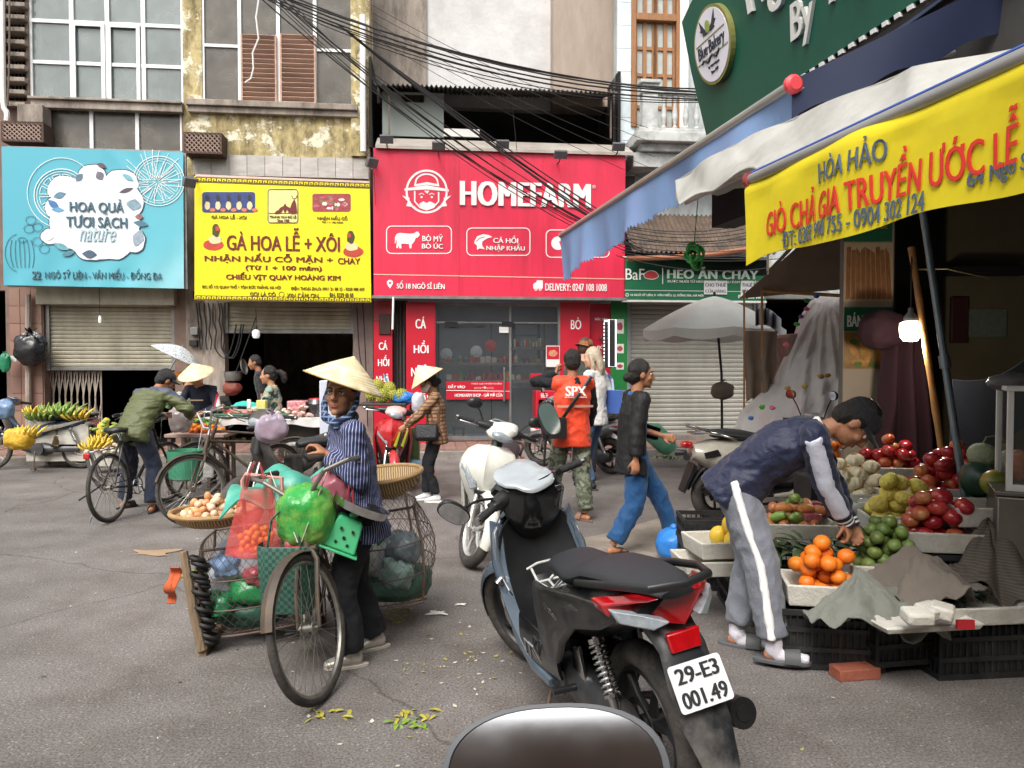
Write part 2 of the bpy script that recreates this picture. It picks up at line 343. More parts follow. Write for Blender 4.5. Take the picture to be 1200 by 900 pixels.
def peel(n,L,o,b):
 mp=N_(n,'ShaderNodeMapping'); mp.inputs['Scale'].default_value=(1.5,1,.6); L.new(o,mp.inputs[0])
 a=N_(n,'ShaderNodeTexNoise',i_Scale=2.6,i_Detail=9,i_Roughness=.72); c=N_(n,'ShaderNodeTexNoise',i_Scale=3.1,i_Detail=10,i_Roughness=.75); d=N_(n,'ShaderNodeTexNoise',i_Scale=9,i_Detail=6)
 L.new(o,a.inputs[0]); L.new(mp.outputs[0],c.inputs[0]); L.new(o,d.inputs[0])
 base=ramp(n,L,d.outputs[0],[(.3,'aa9a6e'),(.7,'c9b988')]); dk=ramp(n,L,c.outputs[0],[(.42,'ffffff'),(.62,'6f6654')]); m=N_(n,'ShaderNodeMixRGB',blend_type='MULTIPLY',i_Fac=.85); L.new(base,m.inputs[1]); L.new(dk,m.inputs[2])
 f=ramp(n,L,a.outputs[0],[(.52,'000000'),(.57,'ffffff')]); x=N_(n,'ShaderNodeMixRGB'); L.new(f,x.inputs[0]); L.new(m.outputs[0],x.inputs[1]); x.inputs[2].default_value=(*lin('ddd6bc'),1)
 bp=N_(n,'ShaderNodeBump',i_Strength=.5,i_Distance=.02); L.new(f,bp.inputs['Height']); L.new(bp.outputs[0],b.inputs['Normal']); return x.outputs[0]
M_yellow=node_mat('peeling_yellow_plaster',peel,.9)
M_peel=mat('bare_plaster_patch','e9e2c4',.9,var=.1,bump=.3)
M_blind=mat('grey_plaster','c9c8c6',.9,var=.08,scale=1.2,bump=.4,bscale=12,dirt='9c9894',damt=.5,dscale=1.1)
M_beige=mat('beige_plaster','a6978a',.9,var=.08,scale=2,bump=.3,bscale=12,dirt='8a7a6c',damt=.6,dscale=1.4,stretch=(2,1,.5))
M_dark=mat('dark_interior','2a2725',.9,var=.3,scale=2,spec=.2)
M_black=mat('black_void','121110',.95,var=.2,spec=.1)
M_shut=mat('grey_green_shutter','a59f8c',.5,.15,var=.06,scale=2,dirt='6b6455',damt=.6,dscale=2.5,stretch=(1,1,.4))
M_shut2=mat('grey_shutter','a8a69c',.5,.15,var=.05,scale=2,dirt='77746a',damt=.5,dscale=2,stretch=(1,1,.4))
M_alu=mat('white_aluminium','dfe1df',.4,.1,var=.05,dirt='a0a09c',damt=.4,dscale=3)
M_glass=mat('window_glass','87918f',.05,var=.3,scale=.9,alpha=.55,spec=1,dirt='a9b4b2',damt=.5,dscale=.7)
M_glassd=mat('dusty_glass','6f6a62',.22,var=.35,scale=2.4,alpha=.7,spec=.5)
M_clear=mat('shop_glass','5d6466',.03,var=.15,scale=1,alpha=.2,spec=.9)
M_wood=mat('window_wood','92653d',.55,var=.25,scale=5,stretch=(6,6,1),bump=.3,bscale=20)
M_woodr=mat('louvre_wood','bf9c88',.7,var=.2,scale=6,stretch=(1,3,6),dirt='6d5044',damt=.5)
M_steel=mat('grey_steel','8d8d8b',.45,.6,var=.15,scale=4,dirt='5f5347',damt=.6,dscale=3)
M_rust=mat('rusty_steel','6d6058',.7,.3,var=.25,dirt='5c3c28',damt=.6,dscale=4)
M_white=mat('white_paint','e2e0db',.5,var=.05,dirt='a39c92',damt=.35,dscale=3)
M_marble=mat('grey_marble_tile','b9b4ae',.35,var=.14,scale=5,stretch=(1,1,2.5),dirt='8b837a',damt=.5,dscale=3,rnd=.1)
M_cable=mat('black_cable','1c1b1b',.6,var=.1,scale=20)
M_teal=None
def teal(n,L,o,b):
 t=N_(n,'ShaderNodeSeparateXYZ'); L.new(o,t.inputs[0]); ns=N_(n,'ShaderNodeTexNoise',i_Scale=1.1,i_Detail=3); L.new(o,ns.inputs['Vector'])
 m=N_(n,'ShaderNodeMath',operation='MULTIPLY_ADD'); m.inputs[1].default_value=.16; m.inputs[2].default_value=.12; L.new(t.outputs[0],m.inputs[0])
 m2=N_(n,'ShaderNodeMath',operation='MULTIPLY_ADD'); m2.inputs[1].default_value=-.14; L.new(t.outputs[2],m2.inputs[0]); L.new(m.outputs[0],m2.inputs[2])
 m3=N_(n,'ShaderNodeMath',operation='MULTIPLY_ADD'); m3.inputs[1].default_value=.25; L.new(ns.outputs[0],m3.inputs[0]); L.new(m2.outputs[0],m3.inputs[2])
 return ramp(n,L,m3.outputs[0],[(0,'4fa3b4'),(.3,'5fb0bd'),(.62,'9ecdd4')])
M_teal=node_mat('teal_banner_vinyl',teal,.42)
M_yel=mat('yellow_banner_vinyl','f3e312',.4,var=.03,scale=1.5,dirt='d8c81e',damt=.5,dscale=1.2)
M_red=mat('red_sign_vinyl','dd2b4b',.4,var=.04,scale=1,dirt='b4223c',damt=.6,dscale=1.2,stretch=(3,1,.35))
M_redp=mat('red_panel','c0182f',.4,var=.07,dirt='8f1526',damt=.5)
M_green=mat('green_sign_vinyl','0f6b45',.45,var=.08,scale=1,dirt='2a7d3e',damt=.4,dscale=.6)
M_lw=mat('white_lettering','ece9e4',.5,var=.03); M_lb=mat('maroon_lettering','6d1a12',.5,var=.05)
M_ldk=mat('slate_lettering','3f5f6c',.5,var=.05); M_lgr=mat('dark_line_print','3b4c5a',.6,var=.1)
M_olive=mat('olive_lettering','6b5a10',.5,var=.1)
# ================================================================ ground
b=B(); b.add([(-60,-30,0),(60,-30,0),(60,60,0),(-60,60,0)],[(0,1,2,3)]); obj('road',b,M_road,smooth=False,kind='structure')
KV=-1.05; PH=.13
b=B(); b.box(-16,16,KV+.16,.6,-.02,PH-.012)
o=F.solo('pavement_bed',b,M_kerb,kind='structure')
b=B(); b.box(-16,16,KV+.15,KV+.17,-.02,PH-.02); kerb=F.solo('kerb',b,M_kerb,kind='structure'); OFF[kerb.name]=(0,0,0); kerb.location=F.W(0,0,0)
kerb.data=mesh_of('kerb',b,M_kerb)
k1=B(); k1.box(-.395,.395,KV,KV+.15,-.02,PH); km=mesh_of('kerb_stone',k1,M_kerb)
for i in range(22):
 q=obj('kerb_stone',None,None,kerb,me=km,bev=.012,off=(0,0,0)); q.location=(-11.6+i*.8,random.uniform(-.01,.01),random.uniform(-.008,.006))
pave=F.thing('pavement',None,None,0,0,0); pave['kind']='structure'
tm=B(); tm.box(-.095,.095,-.095,.095,-.01,.012); tm=mesh_of('paving_tile',tm,M_pave,smooth=False)
tb=B(); n=0
for i in range(100):
 for j in range(8):
  u=-11.9+i*.2; v=KV+.26+j*.2
  if abs(u+1.5)<3.8 and j<8 and n<290 and -5.3<u<2.4 :
   q=obj('paving_tile',None,None,pave,me=tm,off=(0,0,0)); q.location=(u,v,PH+random.uniform(-.004,.002)); q.rotation_euler=(random.uniform(-.01,.01),random.uniform(-.01,.01),0); n+=1
  else: tb.box(u-.095,u+.095,v-.095,v+.095,PH-.01,PH+.012+random.uniform(-.004,.002))
obj('paving_tiles',tb,M_pave,pave,smooth=False,kind='stuff')
# ================================================================ walls with openings
def wallh(b,u0,u1,z0,z1,v0,v1,holes):
 us=sorted({u0,u1,*[h[0] for h in holes],*[h[1] for h in holes]}); us=[u for u in us if u0<=u<=u1]
 for a,c in zip(us,us[1:]):
  m=(a+c)/2; cut=sorted([(h[2],h[3]) for h in holes if h[0]<m<h[1]]); z=z0
  for p,q in cut:
   if p>z: b.box(a,c,v0,v1,z,p)
   z=max(z,q)
  if z<z1: b.box(a,c,v0,v1,z,z1)
def room(parent,u0,u1,z0,z1,v0,v1,m,name='room'):
 "a closed dark room behind an opening"
 b=B(); t=.05
 b.box(u0-t,u0,v0,v1,z0,z1); b.box(u1,u1+t,v0,v1,z0,z1); b.box(u0-t,u1+t,v1,v1+t,z0,z1); b.box(u0-t,u1+t,v0,v1,z1,z1+t); b.box(u0,u1,v0,v1,z0-.02,z0+.004)
 return obj(name,b,m,parent,smooth=False)
def shutter(parent,u0,u1,z0,z1,v,m,pitch=.075,name='roller_shutter'):
 b=B(); n=int((z1-z0)/pitch); prof=[]
 for i in range(n):
  z=z0+i*pitch; prof+=[(v,z),(v-.012,z+pitch*.3),(v-.012,z+pitch*.7),(v,z+pitch*.92)]
 prof.append((v,z1)); vs=[(u0,a,z) for a,z in prof]+[(u1,a,z) for a,z in prof]; k=len(prof)
 b.add(vs,[(i,i+k,i+1+k,i+1) for i in range(k-1)]); s=obj(name,b,m,parent,smooth=False)
 b=B(); b.box(u0,u1,v-.03,v+.02,z0-.06,z0+.005); obj('bottom_rail',b,M_steel,s,bev=.005)
 for q in (u0-.06,u1): b=B(); b.box(q,q+.06,v-.05,v+.03,z0-.06,z1); obj('guide_rail',b,M_steel,s,smooth=False)
 return s
def window(parent,u0,u1,z0,z1,v,cols,rows,mf,mg,fw=.06,name='window'):
 b=B(); cs=cols if isinstance(cols,list) else [i/cols for i in range(1,cols)]; rs=rows if isinstance(rows,list) else [i/rows for i in range(1,rows)]
 ux=[u0]+[u0+(u1-u0)*c for c in cs]+[u1]; zz=[z0]+[z0+(z1-z0)*r for r in rs]+[z1]
 for i,u in enumerate(ux):
  w=fw if 0<i<len(ux)-1 else fw*1.2; b.box(u-w/2,u+w/2,v-.035,v+.035,z0,z1)
 for i,z in enumerate(zz):
  for a,c in zip(ux,ux[1:]): b.box(a+fw/2,c-fw/2,v-.03,v+.03,z-fw*.42,z+fw*.42)
 w=obj(name,b,mf,parent,smooth=False)
 for a,c in zip(ux,ux[1:]):
  for p,q in zip(zz,zz[1:]):
   g=B(); g.box(a+fw/2,c-fw/2,v+.004,v+.01,p+fw*.42,q-fw*.42); obj('pane',g,mg,w,smooth=False)
 return w
WV=.6
def r_(x0,y0,x1,y1,v=WV): return F.rect(x0,y0,x1,y1,v)
ZT=9.6
uA0=F.Q(-150,300,WV)[0]; uA1=F.Q(217,300,WV)[0]
A=F.thing('shop_house','brown house with large white gridded upstairs window over the teal fruit banner','building',(uA0+uA1)/2,WV,0)
h1=r_(52,340,205,548); h1=(h1[0],h1[1],PH,h1[3]); h2=r_(33,-80,214,121); h2=(h2[0],h2[1],h2[2],ZT-.5); h3=r_(52,128,213,182); h4=r_(6,-60,30,118); h5=r_(-90,340,8,545); h5=(h5[0],h5[1],PH,h5[3])
b=B(); wallh(b,uA0,uA1,0,ZT,WV,WV+.25,[h1,h2,h3,h4,h5]); obj('wall',b,M_brownwall,A,smooth=False)
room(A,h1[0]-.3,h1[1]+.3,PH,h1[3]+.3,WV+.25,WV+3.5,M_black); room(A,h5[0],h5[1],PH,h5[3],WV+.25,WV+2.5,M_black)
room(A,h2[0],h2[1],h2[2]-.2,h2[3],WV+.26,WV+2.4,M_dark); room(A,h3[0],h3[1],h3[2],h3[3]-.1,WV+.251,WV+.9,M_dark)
window(A,h2[0],h2[1],h2[2],h2[3],WV+.06,[.27,.5,.735],[.22,.447,.7],M_alu,M_glass,.07)
b=B(); a,c,d,e=r_(84,27,164,120); 
for s in ((a,(a+c)/2-.02),((a+c)/2+.02,c)):
 b.box(s[0],s[0]+.06,WV,WV+.03,d,e); b.box(s[1]-.06,s[1],WV,WV+.03,d,e); b.box(s[0]+.06,s[1]-.06,WV,WV+.03,e-.06,e); b.box(s[0]+.06,s[1]-.06,WV,WV+.03,d,d+.06)
obj('casement_frame',b,M_alu,A,smooth=False)
window(A,h3[0],h3[1],h3[2],h3[3],WV+.06,3,1,M_alu,M_glassd,.06)
sl=r_(40,119,216,131); b=B(); b.box(sl[0],sl[1],WV-.12,WV-.001,sl[2],sl[3]-.04); b.box(sl[0]-.03,sl[1],WV-.17,WV-.002,sl[3]-.04,sl[3]); obj('window_sill',b,M_grime,A,smooth=False,bev=.008)
M_cloth1=mat('hanging_clothes','47505c',.9,var=.5,scale=7,dirt='8a5a5a',damt=.6,dscale=6); M_curt=mat('ochre_curtain','8a7c55',.9,var=.2,scale=8,stretch=(8,1,1))
for (x0,x1,y0,y1,m,nm) in ((36,80,45,112,M_cloth1,'hanging_clothes'),(131,155,52,116,M_curt,'curtain'),(172,210,60,118,M_cloth1,'hanging_clothes')):
 a,c,d,e=r_(x0,y0,x1,y1,WV+.5); b=B(); b.grid(lambda s,t:(a+(c-a)*s,WV+.5+.05*math.sin(s*22)+.02*math.sin(s*47),d+(e-d)*t+.08*math.sin(s*9)*(t>.5)),36,4,.01); obj(nm,b,m,A)
for i in range(12):
 a,c,d,e=r_(5,-40+i*14.6,31,-35+i*14.6,WV-.06); b=B(); b.box(a,c,WV-.12,WV+.14,d,e); obj('concrete_louvre',b,M_grime,A,smooth=False,bev=.008)
room(A,h4[0],h4[1],h4[2],h4[3],WV+.252,WV+.6,M_dark)
b=B()
for i in range(9): u=h4[0]+.06*i; b.box(u-.01,u+.01,WV+.15,WV+.17,h4[2],h4[3])
obj('louvre_mesh',b,M_grime,A,smooth=False)
def lattice_box(parent,x0,y0,x1,y1,v=WV-.35):
 a,c,d,e=F.rect(x0,y0,x1,y1,v); b=B(); b.box(a,c,v+.03,WV-.002,d,e); b.box(a,c,v,v+.03,e-.04,e); b.box(a,c,v,v+.03,d,d+.04); b.box(a,a+.04,v,v+.03,d+.04,e-.04); b.box(c-.04,c,v,v+.03,d+.04,e-.04)
 o=obj('balcony_box',b,M_lat2,parent,smooth=False); nx=int((c-a)/.075); nz=int((e-d)/.075); l=B()
 for i in range(-nz,nx+1):
  for s in (1,-1):
   pts=[]
   for k in range(nz+1):
    u=a+.02+(i+(k if s>0 else nz-k))*.075
    if a<=u<=c: pts.append((u,v+.012+.003*s,d+.02+k*(e-d-.04)/nz))
   if len(pts)>1: l.tube([pts[0],pts[-1]],.012,5)
 obj('lattice',l,M_lat,o,kind='stuff'); return o
M_lat=mat('brown_lattice','9a8478',.8,var=.15,dirt='5a463c',damt=.5); M_lat2=mat('dark_lattice_back','4d3b33',.9)
lattice_box(A,1,143,51,166)
b=B(); a,c,d,e=F.rect(20,122,50,143,WV-.3); b.box(a,c,WV-.3,WV-.002,d,e); obj('ledge_block',b,M_grime,A,smooth=False,bev=.01)
for k,(x0,x1) in enumerate(((12,50),(-60,-20))):
 a,c,d,e=F.rect(x0,340,x1,545,WV-.02); cols=3; wt=(c-a)/cols; ht=.3; z=PH; r=0
 tmesh=B(); tmesh.box(-wt/2+.004,wt/2-.004,-.012,.0,-ht/2+.004,ht/2-.004); tmesh=mesh_of('wall_tile',tmesh,mat('brown_wall_tile','8b6c5d',.55,var=.12,scale=6,dirt='5d463a',damt=.5,rnd=.12),smooth=False)
 while z+ht<e+.2:
  for i in range(cols):
   q=obj('wall_tile',None,None,A,me=tmesh,off=(0,0,0)); o0=OFF[A.name]; q.location=(a+wt*(i+.5)-o0[0],WV-.004-random.uniform(0,.004)-o0[1],z+ht/2-o0[2])
  z+=ht
zb=F.Q(130,430,WV+.1)[1]
shutter(A,h1[0]+.07,h1[1]-.07,zb,h1[3],WV+.1,M_shut,.07)
b=B(); hd=r_(48,338,208,358); b.box(hd[0],hd[1],WV-.18,WV-.003,hd[2],hd[3]+.1); obj('shutter_box',b,M_shut,A,smooth=False,bev=.01)
def folding_gate(x0,x1,v,label):
 u0,_=F.Q(x0,470,v); u1,_=F.Q(x1,470,v); T=F.thing('folding_gate',label,'gate',(u0+u1)/2,v,PH)
 n=9; zt=F.Q(x0,430,v)[1]+.1; w=(u1-u0)/n
 for i in range(n+1): b=B(); b.box(u0+i*w-.012,u0+i*w+.012,v-.012,v+.012,PH,zt); obj('upright',b,M_gate,T,smooth=False)
 for k in range(3):
  b=B(); z=PH+.1+k*.72
  for i in range(n): b.bar((u0+i*w,v-.02,z),(u0+(i+1)*w,v-.02,z+.6),.004,.02); b.bar((u0+i*w,v+.02,z+.6),(u0+(i+1)*w,v+.02,z),.004,.02)
  obj('scissor_lattice',b,M_gate,T,smooth=False)
M_gate=mat('folding_gate_paint','a3998c',.6,.2,var=.2,dirt='5d5248',damt=.6,dscale=5)
folding_gate(56,119,WV+.2,'pale steel folding gate half open under the left roller shutter')
def smooth_pts(P_,k=5):
 P_=[Vector(p) for p in P_]
 if len(P_)<3: return P_
 out=[]; Q=[P_[0]]+P_+[P_[-1]]
 for i in range(len(P_)-1):
  a,b_,c,d=Q[i:i+4]
  for j in range(k): t=j/k; out.append(.5*((2*b_)+(c-a)*t+(2*a-5*b_+4*c-d)*t*t+(3*b_-a-3*c+d)*t**3))
 return out+[P_[-1]]
def ftube(name,pts,r,m,label,cat,group=None,n=8):
 b=B(); b.tube(smooth_pts([(F.Q(x,y,v)[0],v,F.Q(x,y,v)[1]) for x,y,v in pts]),r,n); return F.solo(name,b,m,label,cat,group)
ftube('drain_pipe',[(2,-40,.45),(3,60,.45),(4,120,.45),(8,132,.45),(8,142,.45)],.045,M_white,'white plastic drain pipe at the far left edge of the upper wall','pipe')
ftube('drain_pipe',[(11,-40,.42),(11,60,.42),(9,124,.42)],.015,M_rust,'thin brown pipe just right of the white drain pipe at the left edge','pipe')
ftube('drain_pipe',[(33,345,.5),(33,540,.5)],.045,M_grime,'grey drain pipe down the brown column behind the black plastic bag','pipe')
u0=F.Q(217,300,WV)[0]; u1=F.Q(437,300,WV)[0]
Bh=F.thing('shop_house','yellow plaster house with peeling paint over the yellow food banner','building',(u0+u1)/2,WV,0)
g1=r_(264,388,414,548); g1=(g1[0],g1[1],PH,r_(264,355,414,548)[3]); g2=r_(236,-70,413,127); g2=(g2[0],g2[1],g2[2],ZT-.6)
b=B(); zm=F.Q(300,207,WV)[1]; wallh(b,u0,u1,zm,ZT,WV,WV+.25,[g2]); obj('wall',b,M_yellow,Bh,smooth=False)
b=B(); wallh(b,u0,u1,0,zm,WV,WV+.25,[g1]); obj('wall',b,M_grime,Bh,smooth=False,label='stained concrete lower wall')
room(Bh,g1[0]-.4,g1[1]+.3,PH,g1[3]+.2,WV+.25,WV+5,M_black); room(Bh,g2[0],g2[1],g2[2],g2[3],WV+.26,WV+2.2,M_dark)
window(Bh,g2[0],g2[1],g2[2],g2[3],WV+.06,[.245,.5,.745],[.36,.72],M_alu,M_glassd,.06)
for (x0,x1) in ((282,324),(328,370)):   # louvred shutters behind the panes
 a,c,d,e=r_(x0,40,x1,124,WV-.03); b=B(); b.box(a,a+.03,WV-.03,WV+.01,d,e); b.box(c-.03,c,WV-.03,WV+.01,d,e); o=obj('louvre_shutter',b,M_woodr,Bh,smooth=False)
 s=B(); n=15
 for i in range(n): z=d+(e-d)*(i+.5)/n; s.bar((a+.03,WV-.012,z),(c-.03,WV-.012,z),.012,(e-d)/n*.92,up=(0,-1,1))
 obj('slats',s,M_woodr,o,smooth=False)
a,c,d,e=r_(222,122,420,136); b=B(); b.box(a,c,WV-.1,WV-.001,d,(d+e)/2); b.box(a-.02,c,WV-.16,WV-.002,(d+e)/2,e); obj('window_sill',b,M_grime,Bh,smooth=False,bev=.01)
lattice_box(Bh,215,155,260,180)
rn=random.Random(3)
a,c,d,e=r_(226,183,434,207,WV-.03); n=10; w=(c-a)/n
for i in range(n):
 b=B(); b.box(a+i*w+.004,a+(i+1)*w-.004,WV-.03,WV-.001,d,e+rn.uniform(-.01,.01)); obj('marble_tile',b,M_marble,Bh,smooth=False)
a,c,d,e=r_(411,-90,434,183,WV-.06); b=B(); b.box(a,c,WV-.08,WV-.001,d,ZT); obj('pilaster',b,M_yellow,Bh,smooth=False)
ftube('white_tube',[(425,18,.4),(426,178,.4)],.055,mat('glossy_white_plastic','e6e6e4',.3,var=.02),'long white plastic pipe standing on the yellow wall right of the upstairs window','pipe')  # plain plastic pipe on the wall, gives off no light
ftube('drain_pipe',[(434,-60,.42),(434,60,.42),(433,240,.42)],.02,M_rust,'thin grey conduit between the yellow house and the red shop','pipe')
zb=F.Q(340,387,WV+.1)[1]; shutter(Bh,g1[0]+.05,g1[1]-.05,zb,g1[3],WV+.08,M_shut,.07)
u0=F.Q(438,300,WV)[0]; u1=F.Q(722,300,WV)[0]
Ch=F.thing('shop_house','plastered house front above and around the red HOMEFARM shop','building',(u0+u1)/2,WV,0)
c1=r_(441,352,735,520); c1=(u0+.03,u1+.0,PH,F.Q(600,200,WV)[1]-.1)
V2=1.7
b=B(); q0=F.Q(500,50,V2)[0]; q1=F.Q(645,50,V2)[0]; q2=F.Q(724,50,V2)[0]; zl=F.Q(600,110,V2)[1]-.3
b.box(u0-.3,q0,V2-.06,V2+.2,zl,ZT); obj('wall',b,M_grime,Ch,smooth=False,label='dark stained concrete strip')
b=B(); b.box(q0,q1,V2,V2+.2,zl,ZT); obj('wall',b,M_blind,Ch,smooth=False,label='light grey rendered wall')
b=B(); b.box(q1,q2+.4,V2-.35,V2+.2,zl,ZT); obj('wall',b,M_beige,Ch,smooth=False,label='beige rendered wall')
z3=F.Q(600,168,.5)[1]; ze=F.Q(600,100,.3)[1]
b=B(); b.box(u0,u1,V2+.5,V2+.6,z3-.2,ze+.6); b.box(u0-.05,u0,.3,V2+.6,z3-.2,ze+.4); b.box(u1,u1+.05,.5,V2+.6,z3-.2,ze+.4); b.box(u0,u1,.45,V2+.6,z3-.3,z3-.2); obj('loft',b,M_dark,Ch,smooth=False)
b=B(); ua=F.Q(438,95,.1)[0]; ub=F.Q(724,95,.1)[0]; zr=F.Q(600,104,.1)[1]
b.grid(lambda s,t:(ua+(ub-ua)*s,.1+(V2+.1)*t,zr+.5*t+.022*math.cos(s*2*PI*52)),416,3,.006); obj('corrugated_roof',b,mat('corrugated_roof_sheet','6f6c68',.7,.2,var=.2,dirt='463d36',damt=.8,dscale=3),Ch)
a,c,d,e=F.rect(448,108,520,160,.55); b=B(); wallh(b,a,c,d,e,.55,.6,[F.rect(470,110,497,120,.55)]); obj('grey_board',b,mat('pale_board','8f9893',.7,var=.06,dirt='6f6a60',damt=.4),Ch,smooth=False)
a,c,d,e=F.rect(520,151,562,160,.5); b=B(); b.box(a,c,.5,.56,d,e); obj('low_board',b,M_white,Ch,smooth=False)
b=B(); a,c,d,e=F.rect(440,159,742,173,-.02); b.add([(a,-.06,d-.03),(c,-.06,d-.03),(c,.5,e+.05),(a,.5,e+.05),(a,-.06,d-.08),(c,-.06,d-.08),(c,.5,e),(a,.5,e)],[(0,1,2,3),(7,6,5,4),(0,4,5,1),(1,5,6,2),(2,6,7,3),(3,7,4,0)]); obj('flashing',b,mat('flashing_metal','b3aca3',.6,.2,var=.12,dirt='857a6e',damt=.7,dscale=3),Ch,smooth=False)
for x,y in ((453,112),(835-0,0)):
 pass
for (x,v0) in ((456,.3),(716,.3)):
 b=B(); u_,z_=F.Q(x,130,v0); b.box(u_-.015,u_+.015,v0,v0+.03,F.Q(x,162,v0)[1],F.Q(x,104,v0)[1]); obj('post',b,M_rust,Ch,smooth=False)
a=F.Q(437,400,WV)[0]; c=F.Q(737,400,WV)[0]; zc=F.Q(600,350,WV)[1]+.3
room(Ch,a+.02,c,PH,zc,WV+.06,WV+3.2,mat('shop_interior','a3a6a8',.8,var=.15,scale=1.5))
b=B(); b.box(a,c,.25,WV+.06,zc-.12,zc+1.9); obj('beam',b,M_dark,Ch,smooth=False)
u0=F.Q(722,300,WV)[0]; u1=F.Q(1040,300,WV)[0]
Dh=F.thing('shop_house','pale tiled house with wooden window and white balustrade behind the green bakery sign','building',(u0+u1)/2,WV,0)
d1=r_(737,352,888,522); d1=(d1[0],d1[1],PH,d1[3]+.1); d2=r_(745,-90,792,150); d2=(d2[0],d2[1],d2[2],ZT-.4); d3=r_(897,350,1000,520); d3=(d3[0],d3[1],PH,d3[3])
b=B(); wallh(b,u0,u1,0,ZT,WV+.02,WV+.25,[d1,d2,d3]); obj('wall',b,mat('old_white_wall','b9bfbe',.85,var=.1,scale=2,bump=.3,dirt='6b6a66',damt=.7,dscale=2,stretch=(2,1,.6)),Dh,smooth=False)
room(Dh,d2[0],d2[1],d2[2],d2[3],WV+.26,WV+1.5,M_dark); room(Dh,d3[0],d3[1],PH,d3[3],WV+.26,WV+2.5,M_black)
mt=mat('pale_blue_wall_tile','d3dfe3',.35,var=.04,scale=3,dirt='9aa2a0',damt=.5,dscale=2,rnd=.06)
a,c,d,e=r_(723,-90,744,245); w=(c-a); z=d; ht=.42
while z<ZT-.4: b=B(); b.box(a+.004,c-.004,WV-.01,WV+.019,z+.004,z+ht-.004); obj('wall_tile',b,mt,Dh,smooth=False); z+=ht
a,c,d,e=d2
window(Dh,a,(a+c)/2-.01,d,e,WV+.08,[.5],[.12,.3,.45,.6,.75,.88],M_wood,mat('frosted_glass','b3bab6',.3,var=.15,alpha=.9),.07,'window'); window(Dh,(a+c)/2+.01,c,d,e,WV+.08,[.5],[.12,.3,.45,.6,.75,.88],M_wood,MATS['frosted_glass'],.07,'window')
zt=F.Q(770,22,WV)[1]; q=(a,c)
for (p0,p1,p2,p3) in ((a-.09,a,d,e),(c,c+.09,d,e),(a,c,zt-.05,zt+.08)): b=B(); b.box(p0,p1,WV-.05,WV+.06,p2,p3); obj('window_surround',b,M_wood,Dh,smooth=False,bev=.008)
b=B(); a2,c2,_,_=r_(796,0,806,10); b.box(a2,c2,WV-.06,WV+.019,d,e); obj('white_pilaster',b,M_white,Dh,smooth=False)
BV=-.1; M_bal=mat('weathered_white_plaster','c3c5c2',.85,var=.1,scale=4,bump=.3,dirt='70706c',damt=.75,dscale=3)
a,c,_,_=F.rect(752,100,848,110,BV); zf=F.Q(800,166,BV)[1]; zr=F.Q(800,107,BV)[1]; zs=F.Q(800,152,BV)[1]
b=B(); b.box(a-.1,c+.4,BV-.08,WV,zf-.02,zs-.06); b.box(a-.05,c+.4,BV-.02,WV,zs-.06,zs+.02); b.box(a+.02,c+.4,BV+.06,WV,zf-.16,zf-.02); obj('balcony_slab',b,M_bal,Dh,smooth=False,bev=.015)
b=B(); b.box(a-.02,c+.4,BV-.02,BV+.14,zr-.06,zr); obj('handrail',b,M_bal,Dh,smooth=False,bev=.012)
b=B(); b.box(a+.02,a+.3,BV,BV+.2,zs,zr+.12); b.box(a-.02,a+.34,BV-.04,BV+.24,zr+.12,zr+.18); obj('newel_post',b,M_bal,Dh,smooth=False,bev=.012)
bl=B(); H=zr-.06-zs-.02; bl.lathe([(.05,0),(.05,.05*H),(.025,.1*H),(.045,.28*H),(.055,.38*H),(.04,.55*H),(.022,.8*H),(.03,.88*H),(.045,.93*H),(.045,H)],12,cap=True); blm=mesh_of('baluster',bl,M_bal)
o0=OFF[Dh.name]
for i in range(8):
 q=obj('baluster',None,None,Dh,me=blm,off=(0,0,0)); q.location=(a+.42+i*.2-o0[0],BV+.06-o0[1],zs+.02-o0[2])
b=B(); b.box(a-.1,c+1.4,WV-.55,WV+.0,F.Q(780,205,WV)[1],zf-.17); obj('balcony_underside',b,M_bal,Dh,smooth=False)
shutter(Dh,d1[0]+.06,d1[1]-.06,PH+.06,d1[3],WV+.12,M_shut2,.085)
b=B(); b.box(d1[0]-.1,d1[1]+.1,WV-.35,WV+.02,PH-.0,PH+.1); obj('doorstep',b,M_kerb,Dh,smooth=False,bev=.01)
b=B(); ua,ub=F.Q(735,250,0)[0],F.Q(900,250,0)[0]; z0=F.Q(800,296,-.3)[1]; z1=F.Q(800,252,.55)[1]
b.grid(lambda s,t:(ua+(ub-ua)*s,-.35+.9*t,z0+(z1-z0)*t+.02*math.cos(s*2*PI*30)),240,3,.008); obj('corrugated_roof',b,mat('old_brown_roof','6a5a4d',.85,var=.2,dirt='3a312b',damt=.8,dscale=4),Dh)
b=B(); b.box(ua,ub,-.0,.6,z0-.35,z0-.02); obj('soffit',b,M_dark,Dh,smooth=False)
ftube('drain_pipe',[(735,303,-.4),(800,301,-.42),(850,296,-.42),(900,288,-.4)],.045,mat('orange_pvc','a86a4a',.6,var=.1,dirt='6a5040',damt=.5),'orange plastic pipe lying along the roof edge over the green sign','pipe')
b=B(); b.box(F.Q(-150,300,WV)[0],u1+6,V2+3.8,V2+4,0,ZT-.5); F.solo('back_wall',b,M_grime,kind='structure')
